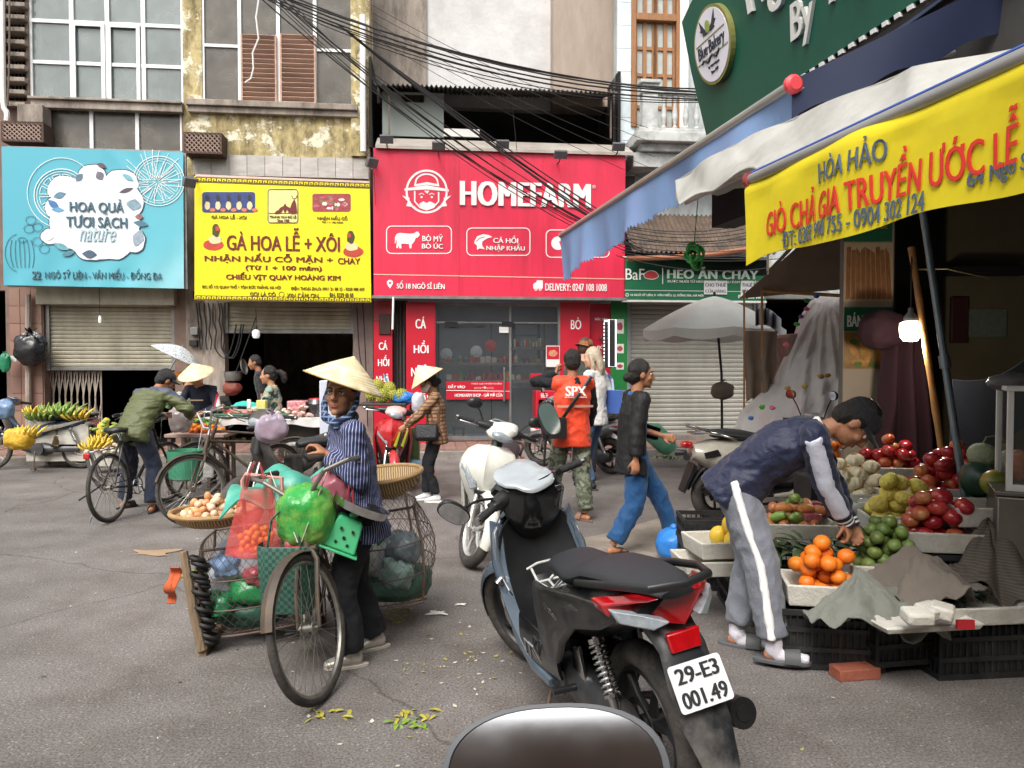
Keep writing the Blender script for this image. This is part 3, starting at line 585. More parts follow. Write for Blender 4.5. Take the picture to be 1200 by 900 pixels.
# ================================================================ signs of the row of shops
def rnd_poly(cx,cy,rx,ry,n,amp,seed,wob=5):
 q=random.Random(seed); ph=[q.random()*6.28 for _ in range(4)]
 return [(cx+rx*(1+amp*(math.sin(wob*t+ph[0])*.5+math.sin((wob+3)*t+ph[1])*.35+math.sin(2*t+ph[2])*.3))*math.cos(t),cy+ry*(1+amp*(math.sin(wob*t+ph[0])*.5+math.sin((wob+3)*t+ph[1])*.35))*math.sin(t)) for t in [2*PI*i/n for i in range(n)]]
def wedge_ring(b,fr,cx,cy,r,v,w,n=12):
 fr.linesb(b,[arc(cx,cy,r,r*.97,0,360,36)],v,w); fr.linesb(b,[arc(cx,cy,r*.9,r*.87,0,360,36)],v,w*.6)
 for i in range(n):
  a0=360*i/n+4; a1=360*(i+1)/n-4; fr.linesb(b,[[(cx+r*.12*math.cos(R((a0+a1)/2)),cy+r*.12*math.sin(R((a0+a1)/2)))]+arc(cx,cy,r*.8,r*.78,a0,a1,4)+[(cx+r*.12*math.cos(R((a0+a1)/2)),cy+r*.12*math.sin(R((a0+a1)/2)))]],v,w*.7)
T=F.thing('shop_banner','teal vinyl banner reading HOA QUẢ TƯƠI SẠCH with white citrus drawings','banner',F.Q(108,250)[0],0,F.Q(108,337)[1])
c00=F.Q(1,171);c10=F.Q(214,178);c01=F.Q(3,334);c11=F.Q(215,338)
def tp(s,t):
 u=(c00[0]*(1-s)+c10[0]*s)*(1-t)+(c01[0]*(1-s)+c11[0]*s)*t; z=(c00[1]*(1-s)+c10[1]*s)*(1-t)+(c01[1]*(1-s)+c11[1]*s)*t
 w=.012*math.sin(s*30+t*14)*max(0,t-.55)*2+.02*math.exp(-((s-.68)**2)/.004)*max(0,t-.8)*4*math.sin(t*30)+.008*math.sin((s-t*.6)*40)*(s>.55)*(t<.3)
 return (u,.032+w*.6,z)
b=B(); b.grid(tp,70,50,.006); obj('banner_sheet',b,M_teal,T,ang=80)
b=B(); 
for s in (0,1): 
 p=tp(s,0);q=tp(s,1); b.box(p[0]-.03,p[0]+.03,.07,.12,q[2],p[2])
for t in (0,.5,.99):
 p=tp(0,t);q=tp(1,t); b.box(p[0]+.03,q[0]-.03,.07,.115,(p[2]+q[2])/2-.03,(p[2]+q[2])/2+.03)
b.box(p[0]+.2,p[0]+.26,.12,WV+.1,q[2]+.3,q[2]+.36); b.box(q[0]-.26,q[0]-.2,.12,WV+.1,q[2]+.3,q[2]+.36)
obj('banner_frame',b,M_steel,T,smooth=False)
sv=.016
b=B(); wedge_ring(b,F,72,229,32,sv,.012); F.linesb(b,[arc(72,226,40,41,0,360,40)],sv,.008); obj('citrus_print',b,M_lw,T,smooth=False)
b=B(); wedge_ring(b,F,186,212,30,sv,.01,10)
for i in range(22): a=R(i*16.4); F.linesb(b,[[(180+6*math.cos(a),215+6*math.sin(a)),(180+(34+8*math.sin(i*2.1))*math.cos(a+.1),207+32*math.sin(a+.1))]],sv,.007)
b.v=[v for v in b.v]; obj('citrus_print',b,M_lw,T,smooth=False)
blobs=[(75,222,19,16),(108,208,17,15),(142,214,20,15),(155,238,13,17),(68,243,15,13),(112,240,44,34),(60,277,12,9),(86,268,26,24),(118,278,38,26),(148,262,16,24),(158,282,12,14),(72,262,14,15),(108,292,20,13),(133,288,22,16)]
bo=B()
for i,(x,y,rx,ry) in enumerate(blobs): F_=[F.Q(*p,sv+.003) for p in rnd_poly(x,y,rx+1.2,ry+1.2,24,.05,i)]; bo.prism(F_,sv-.001-.0002*i,sv+.002)
obj('cloud_outline_print',bo,M_lgr,T,smooth=False)
bo=B(); M_cl=mat('printed_cloud_white','dfe5ea',.5,var=.05,scale=4)
for i,(x,y,rx,ry) in enumerate(blobs): bo.prism([F.Q(*p,sv) for p in rnd_poly(x,y,rx,ry,24,.05,i)],sv-.006-.0002*i,sv-.0045)
obj('cloud_print',bo,M_cl,T,smooth=False)
def leaf(cx,cy,l,w,a,n=8):
 c=math.cos(R(a));s=math.sin(R(a)); pts=[(l*(i/n*2-1),w*math.sin(PI*i/n)) for i in range(n+1)]+[(l*(1-i/n*2),-w*math.sin(PI*i/n)) for i in range(1,n)]
 return [(cx+x*c-y*s,cy+x*s+y*c) for x,y in pts]
for i,(x,y,l,w,a,m) in enumerate(((70,229,8,4,-15,'5d7f92'),(63,240,9,4,40,'3f6ea0'),(68,246,8,3,5,'5d93b5'),(93,208,6,4,-50,'5a6b78'),(117,206,6,5,60,'6a6570'),(119,194,6,3,20,'5a4550'),(148,223,9,2.5,-18,'53464d'),(157,240,7,9,100,'7d96a2'),(165,262,9,3.5,10,'4c7080'),(163,254,5,3.4,0,'8a5f66'),(162,279,7,10,20,'8e9aa8'),(72,289,10,3.5,20,'5f9aa4'),(80,297,8,3,-15,'4f7f8e'),(105,298,9,5,5,'46586b'),(56,277,7,5,10,'e8ecee'),(150,208,8,3,30,'6fa9b5'))):
 F.poly(leaf(x,y,l,w,a),sv-.009-.0003*i,mat('fruit_print_'+m,m,.5,var=.3,scale=12),T,'fruit_print',.002)
b=B()
for k in range(6): F.linesb(b,[[(x0+k*4.4+t*2-8*(t*t*4-4*t)*.35*(k-2.5)*.4,281+t*33) for t in [j/8 for j in range(9)]] for x0 in (14,)],sv,.006)
F.linesb(b,[arc(22,296,16,22,100,260,12),arc(26,281,5,3,0,360,8)],sv,.006)
for x,y in ((36,258),(44,266),(34,268),(52,292),(44,283)): F.linesb(b,[arc(x,y,6,5,0,360,10)],sv,.005)
obj('banana_outline_print',b,M_lgr,T,smooth=False)
tv=-.001
F.text('HOA QUẢ',82,233,145,250.5,tv,M_ldk,T,.035); F.text('TƯƠI SẠCH',78,252,149,270,tv,M_ldk,T,.035); F.text('nature',93,267,136,283,tv,mat('pale_script','a9bfc6',.5),T,0,shear=.4)
F.text('22',38,318,48,327,sv,M_ldk,T,.03); F.text('NGÔ SỸ LIÊN - VĂN MIẾU - ĐỐNG ĐA',53,314.5,190,327,sv,M_ldk,T,.0)
T=F.thing('shop_banner','yellow vinyl banner reading GÀ HOA LỄ + XÔI in maroon letters','banner',F.Q(330,280)[0],0,F.Q(330,352)[1])
c00=F.Q(228,206);c10=F.Q(433,214);c01=F.Q(228,351);c11=F.Q(435,354)
b=B(); q=[c00,c10,c11,c01]; b.prism(q,0,.03); obj('banner_sheet',b,M_yel,T,smooth=False)
b=B(); b.box(c01[0]+.05,c11[0]-.05,.03,.09,c11[1]+.02,c11[1]+.08); b.box(c00[0]+.05,c10[0]-.05,.03,.09,c10[1]-.12,c10[1]-.06); b.box(c00[0]+.05,c00[0]+.11,.03,.09,c11[1]+.08,c10[1]-.12); b.box(c10[0]-.11,c10[0]-.05,.03,.09,c11[1]+.08,c10[1]-.12)
for u in (c00[0]+.3,c10[0]-.4): b.box(u,u+.05,.09,WV+.1,c01[1]+.2,c01[1]+.25)
obj('banner_frame',b,M_steel,T,smooth=False)
b=B(); F.linesb(b,[[(229,205.5),(433,213.5)]],-.006,.035); obj('top_edging',b,mat('faded_edging','d8b9ac',.6),T,smooth=False)
for (ya,yb,nm) in ((210.5,218,'a'),(349,352,'b')):   # key-pattern borders
 F.line([(229,ya),(434,yb)],-.002,.085,mat('border_brown','5e4d10',.5),T,'border_band'); b=B(); n=34
 for i in range(n):
  x=231+i*6.0; y=ya+(yb-ya)*(x-229)/205; F.linesb(b,[[(x,y+1.3),(x,y-1.4),(x+3.6,y-1.4),(x+3.6,y+.3),(x+1.9,y+.3)]],-.006,.016)
 obj('border_key_pattern',b,M_yel,T,smooth=False)
tv=-.002
F.text('GÀ HOA LỄ + XÔI',266,267,398,294,tv,M_lb,T,.035); F.text('NHẬN NẤU CỖ MẶN +',240,297,390,308.5,tv,M_lb,T,.035); F.text('CHAY',396,302.5,422,309.5,tv,M_lb,T,.035)
F.text('(Từ 1 + 100 mâm)',288,311,377,318,tv,M_lb,T,.04); F.text('CHIẾU VỊT QUAY HOÀNG KIM',265,319,399,329.5,tv,M_lb,T,.04)
F.text('ĐC: SỐ 115 QUAN THỔ 1 TÔN ĐỨC THẮNG, HÀ NỘI',237,333,329,339,tv,M_olive,T,.02); F.text('ĐIỆN THOẠI ZALO: 0961 21 88 33 - 8358 988 669',341,335.5,427,341,tv,M_olive,T,.02)
F.text('GỌI LÀ CÓ',293,341.5,323,348,tv,M_olive,T,.03); F.text('XIN CẢM ƠN',336,342,373,349,tv,M_olive,T,.03); F.text('ĐN. 8329 68 68',386,343,414,348,tv,M_olive,T,.03)
F.line(arc(330,345,3,3,0,360,12),tv,.012,M_olive,T,'round_mark')
F.text('GÀ HOA LỄ - XÔI',248,251,289,256.5,tv,M_olive,T,.03); F.text('NHẬN NẤU CỖ',372,252.5,407,258.5,tv,M_olive,T,.04); F.text('TỪ 1 + 100 MÂM',377,259,402,261.5,tv,M_olive,T,.02)
F.poly(rrect(237,225,299,249,3),-.003,mat('photo_print_blue','2f3f74',.4,var=.3,scale=9),T,'photo_print',.003)
for i in range(5):
 x=243+i*12.4
 F.poly(rnd_poly(x,241,3.2,5,12,.1,i),-.008,mat('print_cream','d8c898',.5),T,'printed_chicken',.002); F.poly(rnd_poly(x,232,2.4,4,10,.2,i+9),-.008,mat('print_black','2a2424',.5),T,'printed_flower',.002)
 F.poly(rnd_poly(x+6,246,3.5,2.2,10,.1,i),-.0082,mat('print_orange','c8705a',.5),T,'printed_petals',.002)
F.poly(rrect(366,227,411,248,3),-.003,mat('photo_print_red','9c4044',.4,var=.4,scale=20),T,'photo_print',.003)
for i in range(20): F.poly(rnd_poly(369+random.random()*38,229+random.random()*17,1+random.random()*3.5,1+random.random()*1.6,9,.2,i),-.007-.0002*i,mat(('print_pale','print_rose','print_leafy')[i%3],('ddd8cc','b86068','6d7a4a')[i%3],.5),T,'printed_dish',.001)
F.poly(rrect(313,221,350,262,3),-.003,mat('print_lime','dbe08a',.5),T,'emblem_panel',.003); F.line(rrect(314,222,349,261,3),-.008,.012,M_lb,T,'emblem_border',closed=True)
F.line([(315,250),(348,250)],-.008,.01,M_lb,T,'emblem_rule')
for a,l,cx,cy in ((90,6,334,244),(55,5.5,329,246),(125,5.5,339,246),(20,5,326,248.5),(160,5,342,248.5)): F.poly(leaf(cx,cy,l,2.2,-a),-.009-.0003*l-.00002*a,M_lb,T,'emblem_petal',.002)
F.poly([(338,249.5),(342,238),(345,233),(347,238),(348.3,249.5)],-.0075,M_lb,T,'emblem_figure',.002); F.line(arc(345,229,3,4,0,180,8),-.008,.012,M_lb,T,'emblem_horns')
F.text('TRUNG TÂM ĐỒ LỄ',316,252,347,255.5,tv-.006,M_lb,T,.01); F.text('Since 1982',325,257,339,260,tv-.006,M_lb,T,.01)
for (cx,cy,fl) in ((250,276,1),(414,284,-1)):
 F.poly(rnd_poly(cx,cy+11,12,6.5,18,.03,3),-.003,mat('print_tray_red','b8402a',.5,var=.2),T,'printed_tray',.003); F.poly(rnd_poly(cx+2*fl,cy+5,8,5,14,.15,5),-.007,mat('print_cream','d8c898',.5),T,'printed_chicken',.002)
 F.poly(rnd_poly(cx+3*fl,cy-6,4.5,8,12,.15,8),-.0075,mat('print_dark_leaf','44401c',.5,var=.3),T,'printed_flower',.002); F.poly(rnd_poly(cx+5*fl,cy-8,2.4,3,10,.1,9),-.010,mat('print_tray_red','b8402a'),T,'printed_flower',.002)
T=F.thing('shop_sign','large red sign reading HOMEFARM with a round hatted face emblem','sign',F.Q(585,260)[0],0,F.Q(585,348)[1])
c00=F.Q(437,174);c10=F.Q(733,181);c01=F.Q(437,346);c11=F.Q(732,349)
zt=(c00[1]+c10[1])/2; zb=(c01[1]+c11[1])/2; u0=c00[0]; u1=c10[0]; n=3
for i in range(n): b=B(); b.box(u0+(u1-u0)*i/n+.001,u0+(u1-u0)*(i+1)/n-.001,0,.2,zb,zt); obj('sign_panel',b,M_red,T,smooth=False)
b=B(); b.box(u0-.03,u1+.03,-.02,.22,zb-.05,zb-.002); obj('bottom_trim',b,M_steel,T,smooth=False)
tv=-.002
F.text('HOMEFARM',540,214,691,242.5,tv,M_lw,T,.075,depth=.03,spacing=1.08); F.text('®',694,217,698,221,tv,M_lw,T,.0)
F.line([(438,321.5),(732,327)],tv,.015,mat('sign_rule','e8b8a0',.5),T,'rule')
F.text('SỐ 18 NGÕ SĨ LIÊN',465,329,521,338.5,tv,M_lw,T,.03); F.text('DELIVERY: 0247 108 1008',639,332.5,711,341,tv,M_lw,T,.03)
F.poly(arc(457,331.5,3.6,3.6,150,390,12)+[(457,338)],tv,M_lw,T,'map_pin_mark'); F.poly(arc(457,331.5,1.3,1.3,0,330,10),tv-.005,M_red,T,'map_pin_hole')
F.poly([(625,338),(625,333),(629,330),(629,328.5),(636,328.5),(636,338)],tv,M_lw,T,'truck_mark')
for x in (628,633): F.poly(arc(x,339,1.8,1.8,0,330,10),tv-.001,M_lw,T,'truck_mark'); F.poly(arc(x,339,.8,.8,0,330,8),tv-.006,M_red,T,'truck_wheel')
for x0,x1 in ((453,529),(547,621),(640,714)):
 y=265+(x0-453)*.024; F.line(rrect(x0,y,x1,y+32,6),tv,.016,M_lw,T,'rounded_border',closed=True)
F.text('BÒ MỸ',495,274.5,519,283,tv,M_lw,T,.03); F.text('BÒ ÚC',494.5,284.5,519,291.5,tv,M_lw,T,.03)
F.text('CÁ HỒI',578,276,607,285,tv,M_lw,T,.03); F.text('NHẬP KHẨU',570,285.5,615,295,tv,M_lw,T,.03); F.text('TÔM',666,280,690,290,tv,M_lw,T,.03)
cow=[(463,278),(465,274),(469,273),(480,274),(485,273.5),(488,271.5),(490,271.5),(492,275),(490,278),(487,279),(486,282),(484,285),(482.5,286),(482,291),(480,291),(479.5,286),(472,285.5),(470,286),(470.5,291),(468,291),(467,287),(466,291),(464.5,290.5),(465,283),(464,280),(463.5,285),(462.7,285)]
F.poly(cow,tv,M_lw,T,'cow_mark')
fish=[(556,283),(559,277),(566,274.5),(573,275.5),(577,278),(572,279),(568,281),(565,283.5),(565,288),(568,292),(562,291),(559,293),(559,288),(556,285)]
F.poly(fish,tv,M_lw,T,'fish_mark'); F.line([(558,283),(562,279),(568,277.5)],tv-.005,.01,M_red,T,'fish_line')
F.poly(arc(654,285,8,8,60,330,14)+[(655,283)],tv,M_lw,T,'shrimp_mark')
F.line(arc(500,224.5,23.5,24.5,0,360,40),tv,.035,M_lw,T,'emblem_ring')
F.poly([(474,221),(500,217),(526,222),(526,224.5),(500,222),(474,223.5)],tv,M_lw,T,'emblem_brim'); F.line([(486,218)]+arc(500,214,13,10,180,360,12)+[(514,218.5)],tv,.026,M_lw,T,'emblem_hat'); F.poly([(487,216),(500,213.5),(514,216),(514,218.5),(500,216.5),(487,218.5)],tv-.001,M_lw,T,'emblem_hat_band',.005)
F.line([(486,224),(486,236),(492,243),(500,246),(508,243),(514,236),(514,225)],tv-.0015,.024,M_lw,T,'emblem_face')
F.poly([(491,239),(496,236),(500,238),(504,236),(510,239),(506,244),(500,246.5),(494,244)],tv-.001,M_lw,T,'emblem_beard')
for x in (494,506): F.line([(x-3,228),(x,226.5),(x+3,228)],tv-.001,.014,M_lw,T,'emblem_brow'); F.poly(arc(x,231,1.4,1.2,0,330,8),tv-.001,M_lw,T,'emblem_eye')
F.poly([(497,223.5),(503,223.5),(501,227),(499,225.5)],tv-.0012,M_lw,T,'emblem_forelock')
for s in (-1,1): F.poly([(500+s*29,229),(500+s*20,232),(500+s*21,239),(500+s*12,243),(500+s*24,241.5),(500+s*22,236)],tv-.001,M_lw,T,'emblem_flash')
M_lamp=mat('grey_lamp_body','6e6f70',.5,.4,var=.15)
for i,(x,y,l) in enumerate(((453,163,'first floodlight from the left over the red HOMEFARM sign'),(514,171,'second floodlight from the left over the red HOMEFARM sign'),(589,169,'third floodlight from the left over the red HOMEFARM sign'),(657,181,'fourth floodlight from the left over the red HOMEFARM sign'),(725,172,'floodlight at the right end over the red HOMEFARM sign'))):
 u,z=F.Q(x,y,-.35); Lt=F.thing('floodlight',l,'floodlight',u,-.2,z+.02,'floodlights over the red sign')
 b=B(); b.X=Matrix.Translation((u,-.35,z))@Matrix.Rotation(R(35),4,'X'); b.box(-.11,.11,-.03,.03,-.07,.07); b.X=None; obj('lamp_body',b,M_lamp,Lt,bev=.008)
 b=B(); b.X=Matrix.Translation((u,-.35,z))@Matrix.Rotation(R(35),4,'X'); b.box(-.095,.095,.03,.034,-.055,.055); obj('lamp_glass',b,mat('lamp_glass','c8ccce',.2),Lt)
 b=B(); b.tube([(u,-.33,z-.04),(u,-.2,z-.09),(u,.02,z-.05)],.012,6); obj('bracket',b,M_rust,Lt)
for i,(x,y,l) in enumerate(((436,190,'small floodlight fixed between the yellow banner and the red sign'),(222,213,'small floodlight at the top left corner of the yellow banner'))):
 u,z=F.Q(x,y,-.25); Lt=F.thing('floodlight',l,'floodlight',u,-.1,z,'small floodlights beside the yellow banner'); b=B(); b.X=Matrix.Translation((u,-.25,z))@Matrix.Rotation(R(40),4,'Z')@Matrix.Rotation(R(30),4,'X'); b.box(-.1,.1,-.04,.04,-.09,.07); obj('lamp_body',b,M_lamp,Lt,bev=.01)
 b=B(); b.tube([(u,-.22,z),(u+.05,.0,z+.1),(u+.05,.3,z+.08)],.014,6); obj('bracket',b,M_rust,Lt)
T=F.thing('shop_sign','green sign reading BaF HEO ĂN CHAY above the closed grey shutter','sign',F.Q(812,330)[0],0,F.Q(812,352)[1])
c0=F.rect(731,303,897,352,0); b=B(); b.box(c0[0],c0[1],0,.12,c0[2],c0[3]); obj('sign_panel',b,M_green,T,smooth=False)
b=B(); b.box(c0[0]-.02,c0[1]+.02,-.01,.13,c0[2]-.035,c0[2]-.001); b.box(c0[0]-.02,c0[1]+.02,-.01,.13,c0[3]+.001,c0[3]+.02); obj('sign_trim',b,M_white,T,smooth=False)
tv=-.002
F.text('BaF',733,315,755,328,tv,M_lw,T,.0); F.poly(rnd_poly(763,322.5,8,4.6,16,.08,2,3),tv,mat('emblem_red','c03a3a',.5),T,'cloud_emblem'); F.line(rnd_poly(763,322.5,8.5,5,20,.08,2,3),tv-.003,.01,M_lw,T,'cloud_outline',closed=True)
F.line([(776.5,314),(776.5,333)],tv,.014,M_lw,T,'rule'); F.text('HEO ĂN CHAY',782,313,888,327,tv,mat('pale_lettering','c9d8c8',.5),T,.05,spacing=1.05)
F.text('ĐƯỢC NUÔI TỪ HEO CHAY ĂN GIÀU ĐẠM THỰC VẬT',782,328,889,332.5,tv,M_lw,T,.01); F.line([(732,340),(896,342)],tv,.01,M_lw,T,'rule')
F.text('16 NGÕ SỸ LIÊN, P. VĂN MIẾU, Q. ĐỐNG ĐA, HÀ NỘI',739,343.5,824,348,tv,M_lw,T,.02); F.text('0247 688 1888',865,345.5,895,350,tv,M_lw,T,.02); F.line(arc(735,345.5,1.7,1.7,0,360,10),tv,.012,M_lw,T,'round_mark')
for (x0,x1,y0,y1,t1,t2,sd) in ((825,852,329,345,'CHO THUÊ','CỬA HÀNG','left'),(868,883,329,348,'THUÊ','HÀNG','right')):
 q=F.rect(x0,y0,x1,y1,-.02); N=F.thing('paper_notice','white to-let paper notice on the green sign, the %s one'%sd,'notice',(q[0]+q[1])/2,-.02,q[2],'to-let papers on the green sign'); b=B(); b.box(q[0],q[1],-.024,-.018,q[2],q[3]); obj('sheet',b,M_white,N,smooth=False)
 m=mat('blue_ink','41466a',.6); F.text(t1,x0+1.5,y0+2,x1-1.5,y0+7,-.025,m,N,.02,.003); F.text(t2,x0+1.5,y0+9,x1-1.5,y0+14,-.025,m,N,.02,.003)
T=F.thing('shop_sign','white sign with red letters MINH right of the green meat-shop sign','sign',F.Q(930,320)[0],.1,F.Q(930,335)[1])
c0=F.rect(898,304,975,335,.1); b=B(); b.box(c0[0]+.02,c0[1],.1,.2,c0[2],c0[3]); obj('sign_panel',b,M_white,T,smooth=False); F.text('MINH',906,310,936,321,.098,mat('red_lettering','b52a32',.5),T,.05)
# ================================================================ shop fronts below the signs
D0=.35
def panel(x0,y0,x1,y1,v,label,words,m=M_redp,cat='sign',name='vertical_sign',fr=F):
 q=fr.rect(x0,y0,x1,y1,v); T=fr.thing(name,label,cat,(q[0]+q[1])/2,v,q[2]); b=B(); b.box(q[0],q[1],v,v+.05,q[2],q[3]); obj('board',b,m,T,smooth=False,bev=.004)
 for (t,a,c,d,e) in words: fr.text(t,a,c,d,e,v-.002,M_lw,T,.02 if 'Ò' in t else .04,.006)
 return T
panel(438,377,460,521,D0,'narrow red panel reading CÁ HỒI NHẬP KHẨU beside the yellow house',[('CÁ',444,399,454,410),('HỒI',443,416,456,429),('NHẬ',441,438,456,450),('KH',441,460,452,470)])
q=F.rect(438,352,459,376,D0); b=B(); b.box(q[0],q[1],D0+.02,D0+.1,q[2],q[3]); F.solo('vertical_sign',b,mat('faded_red_panel','a53a3e',.5,var=.12),'faded red board over the narrow red panel at the shop corner','sign')
q=F.rect(444,368,458,392,D0-.02); b=B(); b.box(q[0],q[1],D0-.03,D0+.0,q[2],q[3]); F.solo('small_window',b,mat('dark_hatch','3c2a24',.4),'small dark hatch in the faded red board at the shop corner','hatch',bev=.01)
panel(476,354,510,521,D0-.1,'tall red panel reading CÁ HỒI NHẬP left of the shop glass',[('CÁ',487,371,499,385),('HỒI',485,399,502,414),('NHẬP',482,427,506,444),('KHẨU',482,458,506,472)])
panel(656,354,691,470,D0,'red panel reading BÒ right of the shop glass',[('BÒ',669,372,681,386)])
panel(691,356,716,480,D0+.15,'dim red board with small lettering right of the BÒ panel',[('BÒ',700,404,708,409),('ĐẶC SẢN',697,372,712,376)])
T=panel(716,352,735,485,D0+.1,'green menu board with little meat pictures left of the grey shutter',[],mat('green_board','1f7a3a',.5,var=.1))
for (y0,y1) in ((374,391),(403,414),(425,433)):
 F.poly([(722,y0),(731,y0),(731,y1),(722,y1)],D0+.098,M_white,T,'menu_card',.004); F.poly(rnd_poly(726.5,(y0+y1)/2,3.4,(y1-y0)*.28,12,.15,y0),D0+.093,mat('meat_print','a34a4a',.5,var=.3,scale=20),T,'meat_picture',.002)
a,c,d,e=F.rect(459,352,478,520,D0+.15); b=B(); b.grid(lambda s,t:(a+(c-a)*s,D0+.2+.03*math.sin(s*30),PH+.05+(e-PH-.05)*t),40,4,.01); F.solo('curtain',b,mat('grey_curtain','57504f',.9,var=.2,scale=3,stretch=(6,1,1)),'grey pleated curtain hanging between the two red CÁ HỒI panels','curtain')
T=F.thing('glazed_front','glazed front of the red shop with red band reading ĐẨY VÀO','shop front',F.Q(583,450)[0],D0,PH)
q=F.rect(510,355,655,522,D0); ZG0=PH+.05; ZG1=q[3]; us=[q[0],F.Q(598,440,D0)[0],q[1]]
b=B()
for u in us: b.box(u-.02,u+.02,D0,D0+.06,ZG0,ZG1)
b.box(us[0]+.02,us[1]-.02,D0,D0+.06,ZG1-.06,ZG1); b.box(us[1]+.02,us[2]-.02,D0,D0+.06,ZG1-.06,ZG1); b.box(us[0]+.02,us[1]-.02,D0,D0+.06,ZG0,ZG0+.06); b.box(us[1]+.02,us[2]-.02,D0,D0+.06,ZG0,ZG0+.06)
obj('door_frame',b,M_steel,T,smooth=False)
zh=F.Q(583,378,D0)[1]
for a,c in zip(us,us[1:]):
 for p,r in ((ZG0+.06,zh-.015),(zh+.015,ZG1-.06)): b=B(); b.box(a+.02,c-.02,D0+.025,D0+.035,p,r); obj('glass_pane',b,M_clear,T,smooth=False)
b=B(); b.box(us[0]+.02,us[2]-.02,D0+.01,D0+.05,zh-.015,zh+.015); obj('transom_bar',b,M_steel,T,smooth=False)
u,z0=F.Q(591,470,D0-.06); z1=F.Q(591,431,D0-.06)[1]; b=B(); b.tube([(u,D0,z1),(u,D0-.06,z1),(u,D0-.06,z0),(u,D0,z0)],.014,8); obj('door_handle',b,M_steel,T)
q=F.rect(523,447,597,468,D0); b=B(); b.box(q[0],q[1],D0-.012,D0-.002,q[2],q[3]); o=obj('push_sign',b,M_redp,T,smooth=False)
SHOPF=T; F.text('ĐẨY VÀO',525,450,545,455,D0-.014,M_lw,T,.03,.003); F.text('THỊT CÁ NHẬP KHẨU',552,448,588,451,D0-.014,M_lw,T,.0,.003); F.text('HOMEFARM SHOP - GIỜ MỞ CỬA',533,460,589,465,D0-.014,M_lw,T,.03,.003)
F.line([(523,457.5),(597,458.5)],D0-.014,.01,M_lw,T,'rule'); F.text('▭→▭',556,452.5,578,456,D0-.014,M_lw,T,.0,.003)
for x in (522,597):  # dark hinge plates near the top of the doors
 pass
for (x0,x1,w) in ((521,536,1),(588,602,1)): q=F.rect(x0,377,x1,383,D0); b=B(); b.box(q[0],q[1],D0-.012,D0+.0,q[2],q[3]); obj('hinge_plate',b,M_cable,T)
q=F.rect(585,383,596,390,D0); b=B(); b.box(q[0],q[1],D0-.006,D0+.02,q[2],q[3]); obj('small_notice',b,M_white,T)
IV=WV+.9
def goods(T,x0,y0,x1,y1,v,cols,n,seed,sz=(.05,.16)):
 q=F.rect(x0,y0,x1,y1,v); rn=random.Random(seed)
 for i in range(n):
  u=q[0]+(q[1]-q[0])*(i+.5)/n; w=(q[1]-q[0])/n*.42; h=rn.uniform(*sz); b=B()
  if rn.random()<.5: b.lathe([(w*.8,0),(w,.01),(w,h*.7),(w*.5,h*.85),(w*.5,h)],10,cap=True,c=(u,v,q[2]))
  else: b.box(u-w,u+w,v-.05,v+.05,q[2],q[2]+h)
  c=rn.choice(cols); obj('packet',b,mat('packet_'+c,c,.4,var=.15,scale=8),T,bev=.006)
sh=F.thing('display_shelf','dark goods shelves behind the shop glass full of small packets','shelf',F.Q(560,450)[0],IV,PH)
for (y,x0,x1) in ((447,514,640),(427,514,636),(409,600,640)):
 q=F.rect(x0,y-1,x1,y+1,IV); b=B(); b.box(q[0],q[1],IV-.2,IV+.25,q[2],q[3]+.02); obj('shelf_board',b,M_steel,sh,smooth=False)
 goods(sh,x0+2,y-12,x1-2,y-1,IV-.05,['b8452f','d8cfc0','7a8a50','c9a24a','5a6a80','e0d8d0','a0403a'],18,y,(.08,.2))
for x in (514,576,638): q=F.rect(x-.6,380,x+.6,447,IV+.2); b=B(); b.box(q[0],q[1],IV+.2,IV+.24,PH,q[3]); obj('shelf_post',b,M_cable,sh,smooth=False)
for (x0,y0,x1,y1) in ((601,377,604,430),(630,377,633,430),(604,378,630,380),(604,392,630,394),(527,381,568,384)): q=F.rect(x0,y0,x1,y1,IV+.6); b=B(); b.box(q[0],q[1],IV+.6,IV+.66,q[2],q[3]); obj('wall_rail',b,M_cable,sh,smooth=False)
b=B(); q=F.rect(512,400,650,530,IV+.5); b.box(q[0],q[1],IV+.4,IV+1.1,PH,F.Q(580,455,IV+.4)[1]); F.solo('freezer',b,mat('freezer_side','6d7276',.4,var=.1),'long pale freezer standing deep inside the red shop','freezer',bev=.02)
for i,(x,y,c) in enumerate(((523,415,'cfd3d4'),(558,412,'cfd3d4'),(575,405,'c23a3a'))):
 q=F.Q(x,y,IV+.15); b=B(); b.lathe([(.0,-.01),(.1,-.01),(.12,.0),(.05,.01),(0,.012)],16,M=Matrix.Rotation(R(90),3,'X'),c=(q[0],IV+.15,q[1])); F.solo('hanging_plate',b,mat('plate_'+c,c,.4),['left round white plate in the shop window display','second round white plate in the shop window display','round red plate in the shop window display'][i],'plate')
for i,(x0,x1,y0,y1,c,l) in enumerate(((570,599,500,515,'2f8a4a','green plastic crate on the shop floor behind the glass'),(548,569,510,523,'3d6aa8','blue stool behind the shop glass'),(530,545,500,520,'2a2f38','dark chair behind the shop glass'))):
 q=F.rect(x0,y0,x1,y1,IV-.5); b=B()
 if i==0:
  for k in range(3): b.box(q[0],q[1],IV-.6,IV-.3,q[2]+k*.08,q[2]+k*.08+.06)
 else:
  b.box(q[0],q[1],IV-.65,IV-.35,q[3]-.05,q[3])
  for u in (q[0]+.02,q[1]-.05):
   for v in (IV-.63,IV-.4): b.box(u,u+.03,v,v+.03,PH,q[3]-.05)
 F.solo(['plastic_crate','stool','chair'][i],b,mat('plastic_'+c,c,.4),l,['crate','stool','chair'][i])
